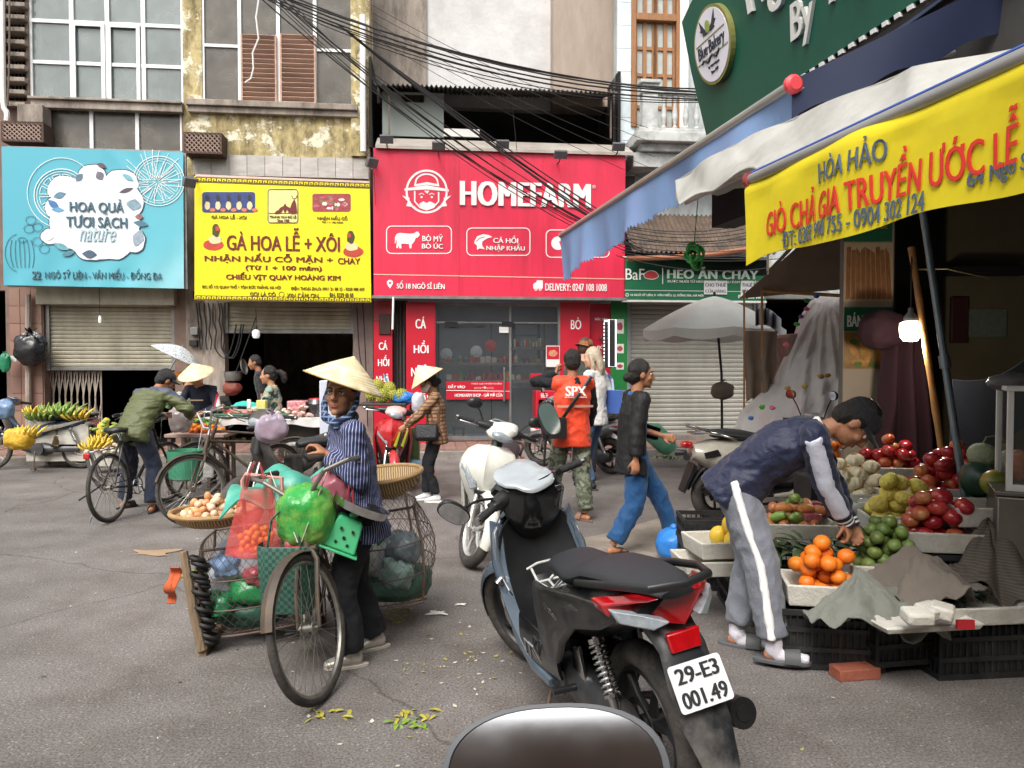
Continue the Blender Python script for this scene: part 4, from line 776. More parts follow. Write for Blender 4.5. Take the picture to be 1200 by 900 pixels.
for i,x in enumerate((540,620)):
 q=F.Q(x,353,IV-.3); b=B(); b.box(q[0]-.45,q[0]+.45,IV-.33,IV-.27,q[1]+.1,q[1]+.14); F.solo('fill_tube',b,mat('fill_glow','f4f6ff',.4,emis=11),['left','right'][i]+' added fill tube hidden under the ceiling of the red shop','lamp')  # glowing tubes added out of view to brighten the shop inside
T=F.thing('display_cooler','red framed cooler with bottles and KORU lettering outside the shop','cooler',F.Q(655,520)[0],.0,PH)
CV=.1; q=F.rect(628,458,690,528,CV); b=B(); b.box(q[0],q[0]+.05,CV,CV+.5,PH,q[3]); b.box(q[1]-.05,q[1],CV,CV+.5,PH,q[3]); b.box(q[0]+.05,q[1]-.05,CV,CV+.5,q[3]-.16,q[3]); b.box(q[0]+.05,q[1]-.05,CV+.46,CV+.5,PH,q[3]-.16); obj('cabinet',b,M_redp,T,bev=.006)
F.text('BEEF',634,461,642,466,CV-.002,M_lw,T,.02,.004); F.text('HOMEFARM',650,460,680,466,CV-.002,M_lw,T,.03,.004)
q2=F.rect(626,507,695,531,CV-.12); b=B(); b.box(q2[0],q2[1],CV-.12,CV-.001,PH,q2[3]); obj('plinth',b,mat('dark_plinth','3a3a3c',.4),T,bev=.006)
b=B(); b.box(q2[0]-.02,q2[1],CV-.16,CV+.3,q2[3]+.002,q2[3]+.05); obj('plinth_top',b,M_white,T,bev=.006)
F.text('KORU',641,514,658,522,CV-.123,M_lw,T,.01,.004); F.poly([(634,513),(640,513),(637,520)],CV-.121,mat('emblem_red','c03a3a'),T,'koru_mark')
for k,(y,cs,h) in enumerate(((478,['b9964a','8a6a30','d0b070'],.13),(487,['2a3f8a','2a2a30','39509a'],.12),(497,['c9302a','b02020','d0402f'],.15),(505,['c9302a','d05040','c42a22'],.15))):
 qq=F.rect(633,y,672,y+1,CV+.15); b=B(); b.box(qq[0],qq[1],CV+.02,CV+.4,qq[2]-.03,qq[2]-.012); obj('rack_shelf',b,M_steel,T,smooth=False)
 for i in range(8):
  u=qq[0]+.04+i*(qq[1]-qq[0]-.08)/7; b=B(); b.lathe([(.022,0),(.027,.01),(.027,h*.55),(.012,h*.8),(.012,h)],10,cap=True,c=(u,CV+.12,qq[2]-.01)); c=cs[i%3]; obj('bottle',b,mat('bottle_'+c,c,.25,var=.1),T)
T=panel(622,438,652,449,D0-.05,'small red label board with white lettering hung inside the glass',[('CHÚ Ý',627,441,647,446)])
q=F.rect(640,405,656,430,D0-.02); T=F.thing('poster','small red food poster stuck on the shop glass','poster',(q[0]+q[1])/2,D0-.01,q[2]); b=B(); b.box(q[0],q[1],D0-.01,D0-.002,q[2],q[3]); obj('sheet',b,M_white,T,smooth=False); F.poly([(640.7,406),(655.3,406),(655.3,421),(640.7,421)],D0-.011,M_redp,T,'picture',.002); F.poly(rnd_poly(648,414,5,4,14,.15,4),D0-.014,mat('meat_print2','c98a6a',.5,var=.3,scale=30),T,'picture_food',.002)
T=F.thing('led_sign','upright black box sign edged with a white strip in front of the menu board','sign',F.Q(714,400)[0],-.35,F.Q(714,429)[1])
v=-.35; q=F.rect(707,375,716,431,v); b=B(); b.box(q[0],q[1],v,v+.06,q[2],q[3]); obj('sign_box',b,M_cable,T,smooth=False)
q3=F.rect(713,374,722,430,v-.05); b=B(); b.box(q3[0],q3[1],v-.05,v-.01,q3[2],q3[3]); obj('sign_box',b,M_cable,T,smooth=False)
F.line([(713.5,374.5),(721.5,374.5),(721.5,429.5),(713.5,429.5)],v-.052,.02,mat('white_led','ffffff',.4,emis=1.0),T,'led_strip',closed=True)
b=B(); F.linesb(b,[[(708,376),(715,376)]],v-.003,.03)
for i in range(12): F.linesb(b,[[(708,378+i*4.3),(708,380.5+i*4.3)]],v-.003,.014); F.linesb(b,[[(712.8,378+i*4.3),(712.8,380.5+i*4.3)]],v-.003,.014)
obj('led_dots',b,MATS['white_led'],T,smooth=False,kind='stuff')
b=B(); b.box(q[1]-.02,q[1]+.02,v+.06,D0+.12,q[3]-.3,q[3]-.26); obj('bracket',b,M_rust,T)
ftube('white_tube',[(461,348,-.02),(460,386,-.02)],.018,MATS['glossy_white_plastic'],'short thin white tube hanging under the left end of the red sign','lamp')
def bulb(px,py,ptop,v,label,lit=False):
 u,z=F.Q(px,py,v); zt=F.Q(px,ptop,v)[1]; T=F.thing('hanging_bulb',label,'lamp',u,v,z)
 b=B(); b.tube([(u,v,z+.1),(u+.01,v,(z+zt)/2),(u,v,zt)],.006,5); obj('cord',b,M_cable,T)
 b=B(); b.lathe([(0,-.1),(.05,-.09),(.066,-.05),(.066,.02),(.04,.05),(.02,.06)],16,c=(u,v,z)); obj('bulb_glass',b,mat('opal_bulb','dadcda',.3,emis=.25),T); b=B(); b.lathe([(.03,.05),(.03,.1),(.015,.12)],10,c=(u,v,z),cap=True); obj('socket',b,M_cable,T)
bulb(300,390,362,.3,'white lamp bulb hanging in the dark opening under the yellow banner'); 
u,z=F.Q(117,372,.25); T=F.thing('hanging_bulb','thin bulb hanging on a cord before the left grey shutter','lamp',u,.25,z); b=B(); b.tube([(u,.25,z),(u,.25,F.Q(117,337,.25)[1])],.005,5); obj('cord',b,M_cable,T); b=B(); b.lathe([(0,-.1),(.02,-.09),(.025,-.03),(.02,0),(.012,.03)],10,c=(u,.25,z)); obj('bulb_glass',b,MATS['opal_bulb'],T)
def crumple(b,c,r,seed,top=True,nu=44,nv=30,amp=.12,flat=.0):
 c=Vector(c); rr=r if isinstance(r,(tuple,list)) else (r,r,r); vs=[]; sd=Vector((seed*1.7,seed*.9,seed*2.3))
 for i in range(nv+1):
  th=PI*i/nv
  for j in range(nu):
   ph=2*PI*j/nu; d=Vector((math.cos(ph)*math.sin(th),math.sin(ph)*math.sin(th),-math.cos(th)))
   n1=noise.noise(d*1.8+sd); q=d*3.2+Vector((n1,n1*2,0))*1.3+sd; cr=1-min(1,abs(noise.noise(q))*4.5); cr2=1-min(1,abs(noise.noise(q*2.3))*4.5)
   k=1+amp*1.2*n1+amp*.3*cr+amp*.14*cr2
   if top and d.z>0: k*=1+.07*d.z*math.sin(ph*9+seed+4*n1)
   sq=.8; p=Vector((d.x*rr[0],d.y*rr[1],math.copysign(abs(d.z)**sq,d.z)*rr[2]))*k
   if flat and p.z<-rr[2]*flat: p.z=-rr[2]*flat
   vs.append(c+p)
 fs=[(i*nu+j,i*nu+(j+1)%nu,(i+1)*nu+(j+1)%nu,(i+1)*nu+j) for i in range(nv) for j in range(nu)]
 b.add(vs,fs+[tuple(range(nu))[::-1],tuple(nv*nu+j for j in range(nu))])
 if top:
  t=c+Vector((0,0,rr[2]*1.02)); m=min(rr[0],rr[2]); b.tube([t-Vector((0,0,m*.25)),t+Vector((0,0,m*.05)),t+Vector((0,0,m*.12))],[m*.34,m*.13,m*.16],10)
  for a in (seed,seed+2.2,seed+4.1): q=Vector((math.cos(a),math.sin(a),.8)); b.tube([t+Vector((0,0,m*.08)),t+q*m*.22,t+q*m*.42+Vector((0,0,m*.05))],[(m*.05,m*.05),(m*.15,m*.03),(m*.04,m*.015)],8)
 return b
u,z=F.Q(36,410,.35); b=B(); crumple(b,(u,.35,z),(.26,.17,.27),5); F.solo('rubbish_bag',b,mat('black_plastic_bag','17181a',.25,var=.3,scale=8,bump=.5,bscale=14),'black plastic bag hung on the brown column','bag')
u,z=F.Q(6,425,.35); b=B(); crumple(b,(u,.35,z),(.09,.06,.16),8); F.solo('plastic_bag',b,mat('green_net_bag','1f7a55',.4,var=.3),'small dark green bag hanging at the left edge','bag')
q=F.rect(10,417,19,424,.45); b=B(); b.box(q[0],q[1],.45,.455,q[2],q[3]); F.solo('paper_notice',b,M_white,'small white card on the brown column beside the black bag','notice')
for i,(x,y,w,h,l) in enumerate(((227,388,9,9,'upper small grey meter box on the stained pillar'),(226,402,9,7,'lower dark switch box on the stained pillar'),(231,345,10,8,'dark junction box above the stained pillar'))):
 q=F.rect(x-w/2,y-h/2,x+w/2,y+h/2,WV-.1); b=B(); b.box(q[0],q[1],WV-.1,WV-.001,q[2],q[3]); F.solo('meter_box',b,M_steel if i==0 else M_cable,l,'box',bev=.008)
rn=random.Random(5)
for i in range(7):
 x=228+i*5+rn.random()*3; pts=[(x,355,WV-.04)]
 for k in range(1,6): pts.append((x+rn.uniform(-1.5,1.5)+k*.8,355+k*11,WV-.05-.02*(k%2)))
 if i>3: pts+=[(x+14,420,WV-.1),(x+22,405,WV-.1),(x+27,380,WV-.08)]
 ftube('wall_cable',pts,.012,M_cable,'black cable drooping down the stained pillar between the two left shops','cable','cables on the stained pillar',6)
for i,pts in enumerate(([(300,372,.3),(275,440,.35),(268,455,.5)],[(418,360,.5),(422,420,.45),(430,440,.45)],[(425,355,.5),(428,410,.45),(431,500,.5)])): ftube('wall_cable',pts,.01,M_cable,['thin cord slanting from the bulb to the pots','left cable down the pinkish pillar beside the red shop','right cable down the pinkish pillar beside the red shop'][i],'cable')
a,c,d,e=r_(415,355,437,520,WV-.03); b=B(); b.box(a,c,WV-.03,WV-.001,PH,e); F.solo('pillar_cladding',b,mat('pinkish_pillar','8d7a74',.8,var=.15,dirt='5a4a44',damt=.7,dscale=3),'pinkish stained pillar between the dark shop and the red shop','pillar')
# ================================================================ overhead cables
def cable(p0,p1,sag,r,label,group,n=14,seed=0):
 rn=random.Random(seed); b=B(); pts=[]
 for i in range(n+1):
  t=i/n; p=p0.lerp(p1,t); p.z-=sag*4*t*(1-t); pts.append(p)
 b.tube(pts,r*.62,6); return solo('overhead_cable',b,M_cable,label,'cable',group)
rn=random.Random(11)
for i in range(7):
 p0=P(300+rn.uniform(-8,30),-22+rn.uniform(-6,6)+i*1.2,11.2); p1=P(745+rn.uniform(-10,10),296-i*1.5+rn.uniform(-5,5),12.9)
 cable(p0,p1,.25+rn.uniform(-.12,.3),.011+.006*(i%3==0),'thin black cable fanning down across the right half of the red sign','cables crossing the red sign',seed=i)
for i in range(8):
 p0=P(285+rn.uniform(-5,5),-30+i*2.5,11.3); p1=P(905,292-0+i*1.0-i*i*.0,13.0); p1=P(900+rn.uniform(-5,60),101+i*2.2+rn.uniform(-2,3),12.6)
 cable(p0,p1,.55+rn.uniform(-.06,.1),.02 if i<5 else .012,'black cable in the thick bundle sweeping from upper left to the balcony','cables in the thick overhead bundle',seed=20+i)
for i in range(6):
 p0=P(395+i*3,28+i*2,11.6); p1=P(700+i*8,245+i*9,12.4); cable(p0,p1,.05+.1*rn.random(),.017,'black cable branching steeply down from the thick bundle before the red sign','cables branching down',seed=40+i)
for i in range(5):
 p0=P(436,6+i*9,12.6); p1=P(760+i*4,150+i*17,13.1); cable(p0,p1,.08+.1*rn.random(),.007,'hair-thin grey wire crossing the grey wall above the red shop','thin wires before the grey wall',seed=60+i)
for i in range(12):
 p0=P(725+rn.uniform(-5,5),262+i*3.4,12.6); p1=P(915+rn.uniform(0,60),245+i*5.2,12.8); cable(p0,p1,.1+.15*rn.random(),.012,'dark wire lying over the brown roof above the green sign','wires over the brown roof',seed=80+i)
for i,(a,c,s) in enumerate((((5,170,12.9),(222,213,12.9),.02),((432,60,12.8),(440,240,12.9),.0),((600,120,12.3),(606,180,12.4),-.02))):
 cable(P(*a),P(*c),s,.008,['thin wire drawn across the face of the teal banner','thin wire down the edge of the yellow wall','short loop of wire hanging from the loft roof'][i],None)
b=B(); b.tube([P(304,-6,12.9),P(300,20,12.9),P(303,45,12.85),P(296,62,12.85),P(297,80,12.85),P(294,92,12.85),P(287,97,12.85)],.014,6); solo('dangling_wire',b,M_white,'white wire dangling before the louvred window of the yellow house','cable')
# ================================================================ side street on the right: bakery sign, awnings, banner
ZB=GO.z
GS=Frame(GO,G.A,R(11))
M_bak=mat('dark_green_board','0f5744',.5,var=.06,scale=1,dirt='0c4638',damt=.5)
T=GS.thing('bakery_sign','big dark green shop sign with round Blue Bakery badge above the awnings','sign',1.6,0,0)
tl=GS.Q(799,26); 
b=B(); b.prism([(0,0),(9.0,0),(9.0,2.6),(.5,2.6),(tl[0]+.35,tl[1]+.12),(tl[0],tl[1]),(tl[0]+.02,.75)],0,.08); obj('sign_board',b,M_bak,T,smooth=False)
b=B()
for i in range(70): u=.02+i*.13; b.box(u,u+.055,-.012,.02,-.035,-.002)
obj('bottom_fringe',b,M_lw,T,smooth=False,kind='stuff')
b=B(); b.box(0,9,.0,.1,-.1,-.062); obj('bottom_rail',b,M_cable,T,smooth=False)
ca,cb=GS.Q(840,52); rz=(GS.Q(840,2)[1]-GS.Q(840,103)[1])/2
def disc(r0,v0,v1,m,nm): 
 b=B(); b.prism([(ca+r0*math.cos(2*PI*i/40),cb+r0*math.sin(2*PI*i/40)) for i in range(40)],v0,v1); return obj(nm,b,m,T,smooth=False)
disc(rz,-.06,-.002,mat('badge_gold','8f8f52',.4,.3),'badge_rim'); disc(rz*.92,-.066,-.0605,mat('badge_white','e2e0e8',.4,var=.03),'badge_face')
M_ink=mat('badge_ink','2c2f3a',.5)
def gtext(t,u,z,w,h,m,bold=.0,v=-.07,sh=0,depth=.008):
 b=text_b(t,w,h,bold,depth,sh); shift(b,Matrix.Translation((u,v,z))); return obj('lettering',b,m,T,smooth=False)
gtext('Blue·Bakery',ca,cb-.02,rz*1.5,rz*.42,M_ink,.0,sh=.2); gtext('By Thịnh Nguyen',ca,cb-rz*.5,rz*.6,rz*.09,M_ink); gtext('Since 1987',ca,cb-rz*.66,rz*.4,rz*.08,M_ink)
for s in (-1,1):
 b=B(); b.prism([(ca+s*rz*x,cb+rz*y) for x,y in ((.05,.42),(.2,.5),(.42,.78),(.38,.55),(.45,.52),(.3,.42),(.34,.36),(.1,.33))],-.073,-.067); obj('badge_wing',b,M_ink,T,smooth=False)
b=B(); b.prism([(ca+rz*.13*math.cos(t),cb+rz*(.5+.16*math.sin(t))) for t in [2*PI*i/14 for i in range(14)]],-.078,-.074); obj('badge_bird',b,mat('badge_green','8fa04a',.5),T,smooth=False)
for z0,w in ((.2,.8),(-.28,.85)): b=B(); b.box(ca-rz*w,ca+rz*w,-.07,-.0665,cb+rz*z0,cb+rz*z0+.012); obj('badge_rule',b,mat('badge_gold','8f8f52'),T,smooth=False)
b=B(); b.tube([(ca+rz*(-.6+i*.1),-.07,cb+rz*(-.3+.06*math.sin(i*1.4))) for i in range(11)],.012,5); obj('badge_flourish',b,M_ink,T)
M_raise=mat('raised_pale_letters','dcdcd6',.4,var=.05)
GS.textq('Ngọt',872,-42,46,962,-.0,M_raise,T,.05,.04,ym=10); GS.textq('By',924,10,68,962,-.0,M_raise,T,.03,.03,shear=.3,ym=40); GS.textq('Thịnh',966,-40,25,1075,-.0,M_raise,T,.02,.03,shear=.3,ym=0)
BR=G.thing('shop_house','shadowy corner building behind the awnings and the bakery sign on the right','building',3.5,.7,0)
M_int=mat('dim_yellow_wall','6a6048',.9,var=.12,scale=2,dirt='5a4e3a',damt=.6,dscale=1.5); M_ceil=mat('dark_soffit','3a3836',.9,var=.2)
b=B(); b.box(-.1,14,.12,.4,ZB-.25,8); obj('wall',b,M_grime,BR,smooth=False)
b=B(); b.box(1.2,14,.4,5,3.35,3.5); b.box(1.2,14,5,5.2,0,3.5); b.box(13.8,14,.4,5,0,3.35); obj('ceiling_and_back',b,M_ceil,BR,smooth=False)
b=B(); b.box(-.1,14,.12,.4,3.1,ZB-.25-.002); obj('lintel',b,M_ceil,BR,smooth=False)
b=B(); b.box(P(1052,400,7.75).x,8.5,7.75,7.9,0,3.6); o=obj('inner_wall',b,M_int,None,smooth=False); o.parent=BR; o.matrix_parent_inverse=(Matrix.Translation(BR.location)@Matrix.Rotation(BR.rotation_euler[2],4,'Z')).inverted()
KF=Frame((P(988,400,7.0).x,7.0,0),0)
w=P(1048,400,7).x-KF.O.x
T=KF.thing('poster_pillar','pillar clad with BÁNH MÌ bread posters beside the plastic-wrapped pile','pillar',w/2,0,0)
M_pp=mat('beige_poster','a59683',.6,var=.08,dirt='7d6f5c',damt=.5)
b=B(); b.box(0,w,.012,.1,0,3.3); obj('core',b,mat('pillar_grey','77736b',.8,var=.1),T,smooth=False,bev=.01)
u1,u2=0.0,KF.Q(1048,300)[0]
def kp(x0,y0,x1,y1,m,nm,v=0): q=KF.rect(x0,y0,x1,y1,v); b=B(); b.box(q[0],q[1],v-.004,v+.008,q[2],q[3]); return obj(nm,b,m,T,smooth=False)
kp(989,200,1046,1000*0+478,M_pp,'poster_sheet'); kp(989,478,1046,560,M_pp,'poster_sheet')
M_kg=mat('poster_green','1c5f3f',.5,var=.08); kp(989,200,1046,283,M_kg,'poster_band',-.006); kp(989,360,1046,388,M_kg,'poster_band',-.006)
KF.text('BÁNH MÌ',993,366,1031,383,-.011,M_lw,T,.04,.003); KF.text('PATISSERIE',996,262,1040,268,-.011,mat('gold_ink','b0a040',.5),T,.01,.003)
kp(989,284,1046,353,mat('bread_photo_ground','b39a7c',.5,var=.15,scale=7),'photo_print',-.006); kp(989,389,1046,432,mat('bread_photo_ground2','8f6c3c',.5,var=.4,scale=9),'photo_print',-.006)
M_br=mat('printed_bread','8a5a34',.5,var=.35,scale=18,stretch=(3,1,.7))
for i in range(9):
 x=995+i*5.6; o=KF.poly([(x-2.6,290+3*(i%2)),(x+2.2,289+4*(i%3)),(x+3.2+(i-4)*.5,350),(x-2+(i-4)*.5,351)],-.0115-.0004*i,M_br,T,'printed_baguette',.002)
for i,(x,y,l,w_,a) in enumerate(((1000,410,13,4,60),(1014,412,16,5,75),(1030,414,14,4,110),(1008,425,12,4,10),(1036,424,9,5,40))): KF.poly(leaf(x,y,l,w_,a),-.0115-.0005*i,mat('printed_roll','b5813e',.5,var=.3,scale=20),T,'printed_roll',.002)
for i,(x,y) in enumerate(((1005,427),(1022,427),(1000,400))): KF.poly(rnd_poly(x,y,5,3,12,.2,i),-.0145-.0003*i,mat('printed_herbs','4c6a2c',.5,var=.4,scale=20),T,'printed_herbs',.002)
b=B(); b.box(P(1049,400,7.5).x,P(1104,400,7.5).x,7.5,7.7,0,3.3); solo('shade_block',b,M_black,'black block standing in for the shade of the doorway gap between the poster pillar and the dim yellow wall','doorway')  # solid block, its black colour stands in for the shade in the gap
p=P(1165,378,7.74); q=P(1133,362,7.74); r=P(1179,395,7.74); b=B(); b.box(q.x,r.x,7.73,7.745,r.z,q.z); o=solo('wall_notice',b,mat('dim_notice','6d7468',.7,var=.2,scale=30),'dim framed paper notice high on the yellow wall','notice',bev=.004)
q=P(1113,348,7.74); r=P(1132,402,7.74); b=B(); b.box(q.x,r.x,7.7,7.745,r.z,q.z); solo('wall_cupboard',b,mat('dark_maroon_box','3f1c1c',.6,var=.2),'small dark maroon box on the wall left of the notice','box',bev=.01)
b=B(); q=P(1122,322,7.6); b.box(q.x-.15,q.x+.7,7.4,7.749,q.z,q.z+.06); solo('wall_shelf',b,M_cable,'thin dark shelf on the dim yellow wall under the banner','shelf')
def cloth_hang(name,x0,x1,y0,y1,Y,m,label,cat,pl=5,amp=.05,seed=0,taper=.0,depth=.0,group=None):
 a=P(x0,y0,Y); c=P(x1,y1,Y); W_=c.x-a.x; H_=a.z-c.z; b=B(); cx=(a.x+c.x)/2
 def fn(s,t):
  w=W_*(1-taper*(1-t)); x=cx+(s-.5)*w+.02*noise.noise(Vector((t*3,seed,s*3))); return (x,Y+amp*math.sin(s*pl*6.28+seed+noise.noise(Vector((s*2,t*2,seed)))*2)*(.3+.7*t)-depth*math.sin(PI*s),a.z-H_*t*(1+.05*math.sin(s*9+seed)))
 b.grid(fn,44,36,.006); return solo(name,b,m,label,cat,group,ang=80)
cloth_hang('hanging_jacket',1026,1094,372,560,6.7,mat('maroon_cloth','2c0d16',.9,var=.2,scale=4),'dark maroon jacket hanging in the doorway behind the lit bulb','jacket',3,.09,2,.35,.12)
b=B(); p=P(1034,386,6.62); crumple(b,p,(.2,.16,.17),3,top=False); solo('hanging_hood',b,mat('maroon_cloth','2c0d16'),'dark hood bunched on top of the maroon jacket by the poster pillar','hood')
b=B(); a=P(1068,290,5.9); c=P(1106,545,5.6); b.tube([a.lerp(c,i/12) for i in range(13)],[.024+.004*(i%3==0) for i in range(13)],10); solo('bamboo_pole',b,mat('bamboo','a9763f',.5,var=.2,scale=9,dirt='6d4a24',damt=.4),'brown bamboo pole leaning beside the lit bulb','pole')
b=B(); a=P(1078,225,4.95); c=P(1133,600,4.7); b.tube([a,a.lerp(c,.55),c],[.022,.022,.024],12); b.tube([a.lerp(c,.52),a.lerp(c,.56)],.033,12); solo('steel_pole',b,mat('galvanised_pole','7d8890',.4,.7,var=.15),'grey steel pole slanting down to the red apples, holding the awning','pole')
p=P(1067,385,5.85); T=thing('hanging_bulb','glowing white bulb hanging beside the bamboo pole','lamp',p,off=tuple(p))
b=B(); b.lathe([(0,-.1),(.05,-.095),(.075,-.06),(.08,.0),(.078,.04),(.05,.055)],20,c=p); obj('bulb_glass',b,mat('lit_bulb','fff4e4',.3,emis=9),T); b=B(); b.lathe([(.05,.055),(.05,.09),(.02,.13),(.02,.16)],14,c=p,cap=True); obj('socket',b,M_lamp,T)
b=B(); b.tube([p+Vector((0,0,.16)),p+Vector((.0,0,.5)),P(1069,290,5.9)],.006,5); obj('cord',b,M_cable,T)
l=bpy.data.lights.new('bulb_light','POINT'); l.energy=16; l.color=(1,.93,.82); l.shadow_soft_size=.08; lo=bpy.data.objects.new('bulb_light',l); C.objects.link(lo); lo.parent=T; lo.location=(0,-.05,-.14)
b=B(); b.tube([P(1070,316,5.88),P(1110,315,5.7),P(1160,326,6.5)],.006,5); solo('pale_cord',b,mat('pale_cord','8d7a52',.7),'pale cord stretched from the bulb across the dark shop','cable')
M_bar=mat('awning_bar','a9a6a2',.35,.5,var=.08,dirt='6d6862',damt=.4); M_cap=mat('coral_cap','d8484e',.4,var=.05)
def barline(x0,y0,x1,y1,z): return PZ(x0,y0,z),PZ(x1,y1,z)
a,c=barline(928,100,657,276,3.3)
T=thing('awning','blue awning with ragged light blue valance and navy end flap over the side street','awning',((a.x+c.x)/2,(a.y+c.y)/2,3.3),off=((a.x+c.x)/2,(a.y+c.y)/2,3.3))
b=B(); b.tube([a,c],.035,14); obj('front_bar',b,M_bar,T)
b=B(); b.tube([a+(a-c).normalized()*.0,a+(a-c).normalized()*.03,a+(a-c).normalized()*.05],[.06,.06,.04],16); obj('end_cap',b,M_cap,T)
M_bl=mat('light_blue_awning_cloth','86a6cf',.75,tl=.3,var=.1,scale=2.5,dirt='8e98c4',damt=.7,dscale=2.2,stretch=(1,1,.5)); M_nv=mat('navy_awning_cloth','0b1838',.7,var=.15,scale=3)
rg=random.Random(4); saw=[rg.uniform(-.012,.016) for _ in range(400)]
def val(s,t):
 p=c.lerp(a,s); h=.58-.38*s; ph=s*92; rag=(.05*((ph%1) if ph%1<.75 else (1-ph%1)*3)+saw[int(ph)])*(t>.5); w=.06*t*math.sin(s*19+1)+.03*t*math.sin(s*47)
 return (p.x-.0+w*.9,p.y+w*.25,p.z-.02-h*t-rag)
b=B(); b.grid(val,276,9,.004); obj('valance',b,M_bl,T,ang=80)
wa=GO+G.U*((a-GO).dot(G.U)); wc=GO+G.U*((c-GO).dot(G.U)); wa=Vector((wa.x,wa.y,4.0)); wc=Vector((wc.x,wc.y,4.0))
b=B(); b.grid(lambda s,t:(lambda p:(p.x,p.y,p.z-.06*math.sin(PI*t)+.01*math.sin(s*40)))((c.lerp(a,s)).lerp(wc.lerp(wa,s),t)),40,10,.005); obj('canopy',b,M_nv,T,ang=80)
wb=wa+G.U*.35+Vector((.55,.1,.15))
b=B(); b.grid(lambda s,t:(lambda p:(p.x,p.y-.05*math.sin(s*7)*t,p.z+.03-(.24+.1*s)*t+.02*math.sin(s*22)*t))(a.lerp(wb,s)),40,8,.005); obj('end_flap',b,M_nv,T,ang=80)
for q,r_w in ((a,wa),(c,wc)): b=B(); b.tube([q+Vector((.03,0,-.03)),r_w+Vector((0,0,-.4))],.02,8); obj('arm',b,M_bar,T)
T=thing('awning','grey white sagging awning between the blue awning and the yellow banner','awning',tuple(PZ(900,160,2.95)),off=tuple(PZ(900,160,2.95)))
M_wa=mat('grey_white_awning','dddcd6',.7,tl=.5,var=.06,scale=2,dirt='8f8a80',damt=.5,dscale=1.6)
top=[(x,y,PZ(x,y,3.05).y) for x,y in ((792,212),(850,174),(935,136),(1072,79),(1230,50))]; bot=[(x,y,PZ(x,y,z).y) for x,y,z in ((797,240,2.74),(878,200,2.62),(950,188,2.6),(1065,148,2.62),(1225,110,2.62))]
def pl(L,s):
 k=s*(len(L)-1); i=min(int(k),len(L)-2); f=k-i; p=[L[i][j]*(1-f)+L[i+1][j]*f for j in range(3)]; return P(*p)
b=B(); b.grid(lambda s,t:(lambda p:(p.x+.02*math.sin(s*30),p.y,p.z+.025*math.sin(s*34)*t-.05*math.sin(PI*t)*1))(pl(top,s).lerp(pl(bot,s),t)),60,10,.006); obj('front_flap',b,M_wa,T,ang=80)
b=B(); b.grid(lambda s,t:(lambda p:(p.x,p.y,p.z-.08*math.sin(PI*t)))(pl(top,s).lerp(pl(top,s)+G.N*1.6+Vector((0,0,.35)),t)),30,6,.006); obj('canopy',b,M_wa,T,ang=80)
b=B(); p0=pl(top,0); b.grid(lambda s,t:(lambda p:(p.x,p.y,p.z-.02*math.sin(s*30)-(.16)*t))(p0.lerp(p0+G.N*1.5+Vector((0,0,.3)),s)),20,4,.006); obj('end_flap',b,M_wa,T,ang=80)
b=B(); b.tube([pl(bot,i/10)+Vector((.05,.03,.02)) for i in range(11)],.015,6); obj('front_bar',b,M_bar,T)
a,c=barline(1330,-0.5,881,210,2.55); a=c+(PZ(1200,66,2.55)-c)*1.9
T=thing('awning','awning with long yellow cloth banner reading GIÒ CHẢ GIA TRUYỀN ƯỚC LỄ','awning',tuple(c),off=tuple(c))
b=B(); b.tube([c,a],.03,14); obj('front_bar',b,M_bar,T); b=B(); d=(c-a).normalized(); b.tube([c,c+d*.03,c+d*.045],[.042,.042,.03],14); obj('end_cap',b,mat('dull_red_cap','9c3c40',.4),T)
YF=Frame((c.x,c.y,0),math.atan2(a.y-c.y,a.x-c.x)); LY=(a-c).length
def ywarp(u,z): return .018*math.sin(u*5.2+.5)+.012*math.sin(u*12+(2.5-z)*5)*(1 if z<2.45 else .4)
b=B(); zt=2.55+.02
def yb(s,t):
 u=-.02+s*(LY+.02); H=.44-.015*math.sin(u*6)+.02*math.exp(-u*4); z=zt-.02-H*t; x=YF.W(u,ywarp(u,z)-.034*min(1,t*8),z); return x
b.grid(yb,160,16,.003); obj('banner',b,mat('bright_yellow_cloth','ecd91f',.65,tl=.25,var=.05,scale=2,dirt='cfc020',damt=.5,dscale=3),T,ang=80)
b=B(); b.tube([c+Vector((0,0,.032)),a+Vector((0,0,.032))],.01,6); obj('blue_piping',b,mat('blue_piping','33509c',.6),T)
b=B(); up=Vector((G.N.x*1.9,G.N.y*1.9,.72)); b.grid(lambda s,t:(c.lerp(a,s)+up*t+Vector((0,0,.005-.05*math.sin(PI*t)))),30,6,.005); obj('canopy',b,mat('blue_tarp','3a4f7d',.7,var=.1),T,ang=80)
OFF['_y']=(0,0,0)
def ytext(s,xl,yt,yb_,xr,ym,m,bold=.03):
 v=-.036; u0,z1=YF.Q(xl,yt,v); _,z0=YF.Q(xl,yb_,v); u1,_=YF.Q(xr,ym,v); b=text_b(s,u1-u0,z1-z0,bold,.002); 
 shift(b,Matrix.Translation(((u0+u1)/2,0,(z0+z1)/2))); b.v=[tuple(YF.W(p[0],ywarp(p[0],p[2])+p[1]*1-.045,p[2])) for p in b.v]
 return obj('lettering',b,m,T,smooth=False)
M_yr=mat('banner_red_ink','cf2f1e',.6); M_yg=mat('banner_blue_ink','4a5a6c',.6)
ytext('HÒA HẢO',963,184,216,1040,164,M_yg,.025); ytext('GIÒ CHẢ GIA TRUYỀN ƯỚC LỄ',898,233,278,1192,139,M_yr,.03)
ytext('ĐT: 0382 990 755 - 0904 302 124',917,272,291,1085,220,M_yg,.025); ytext('64 Ngõ Sĩ Liên',1130,200,226,1262,160,M_yg,.025)
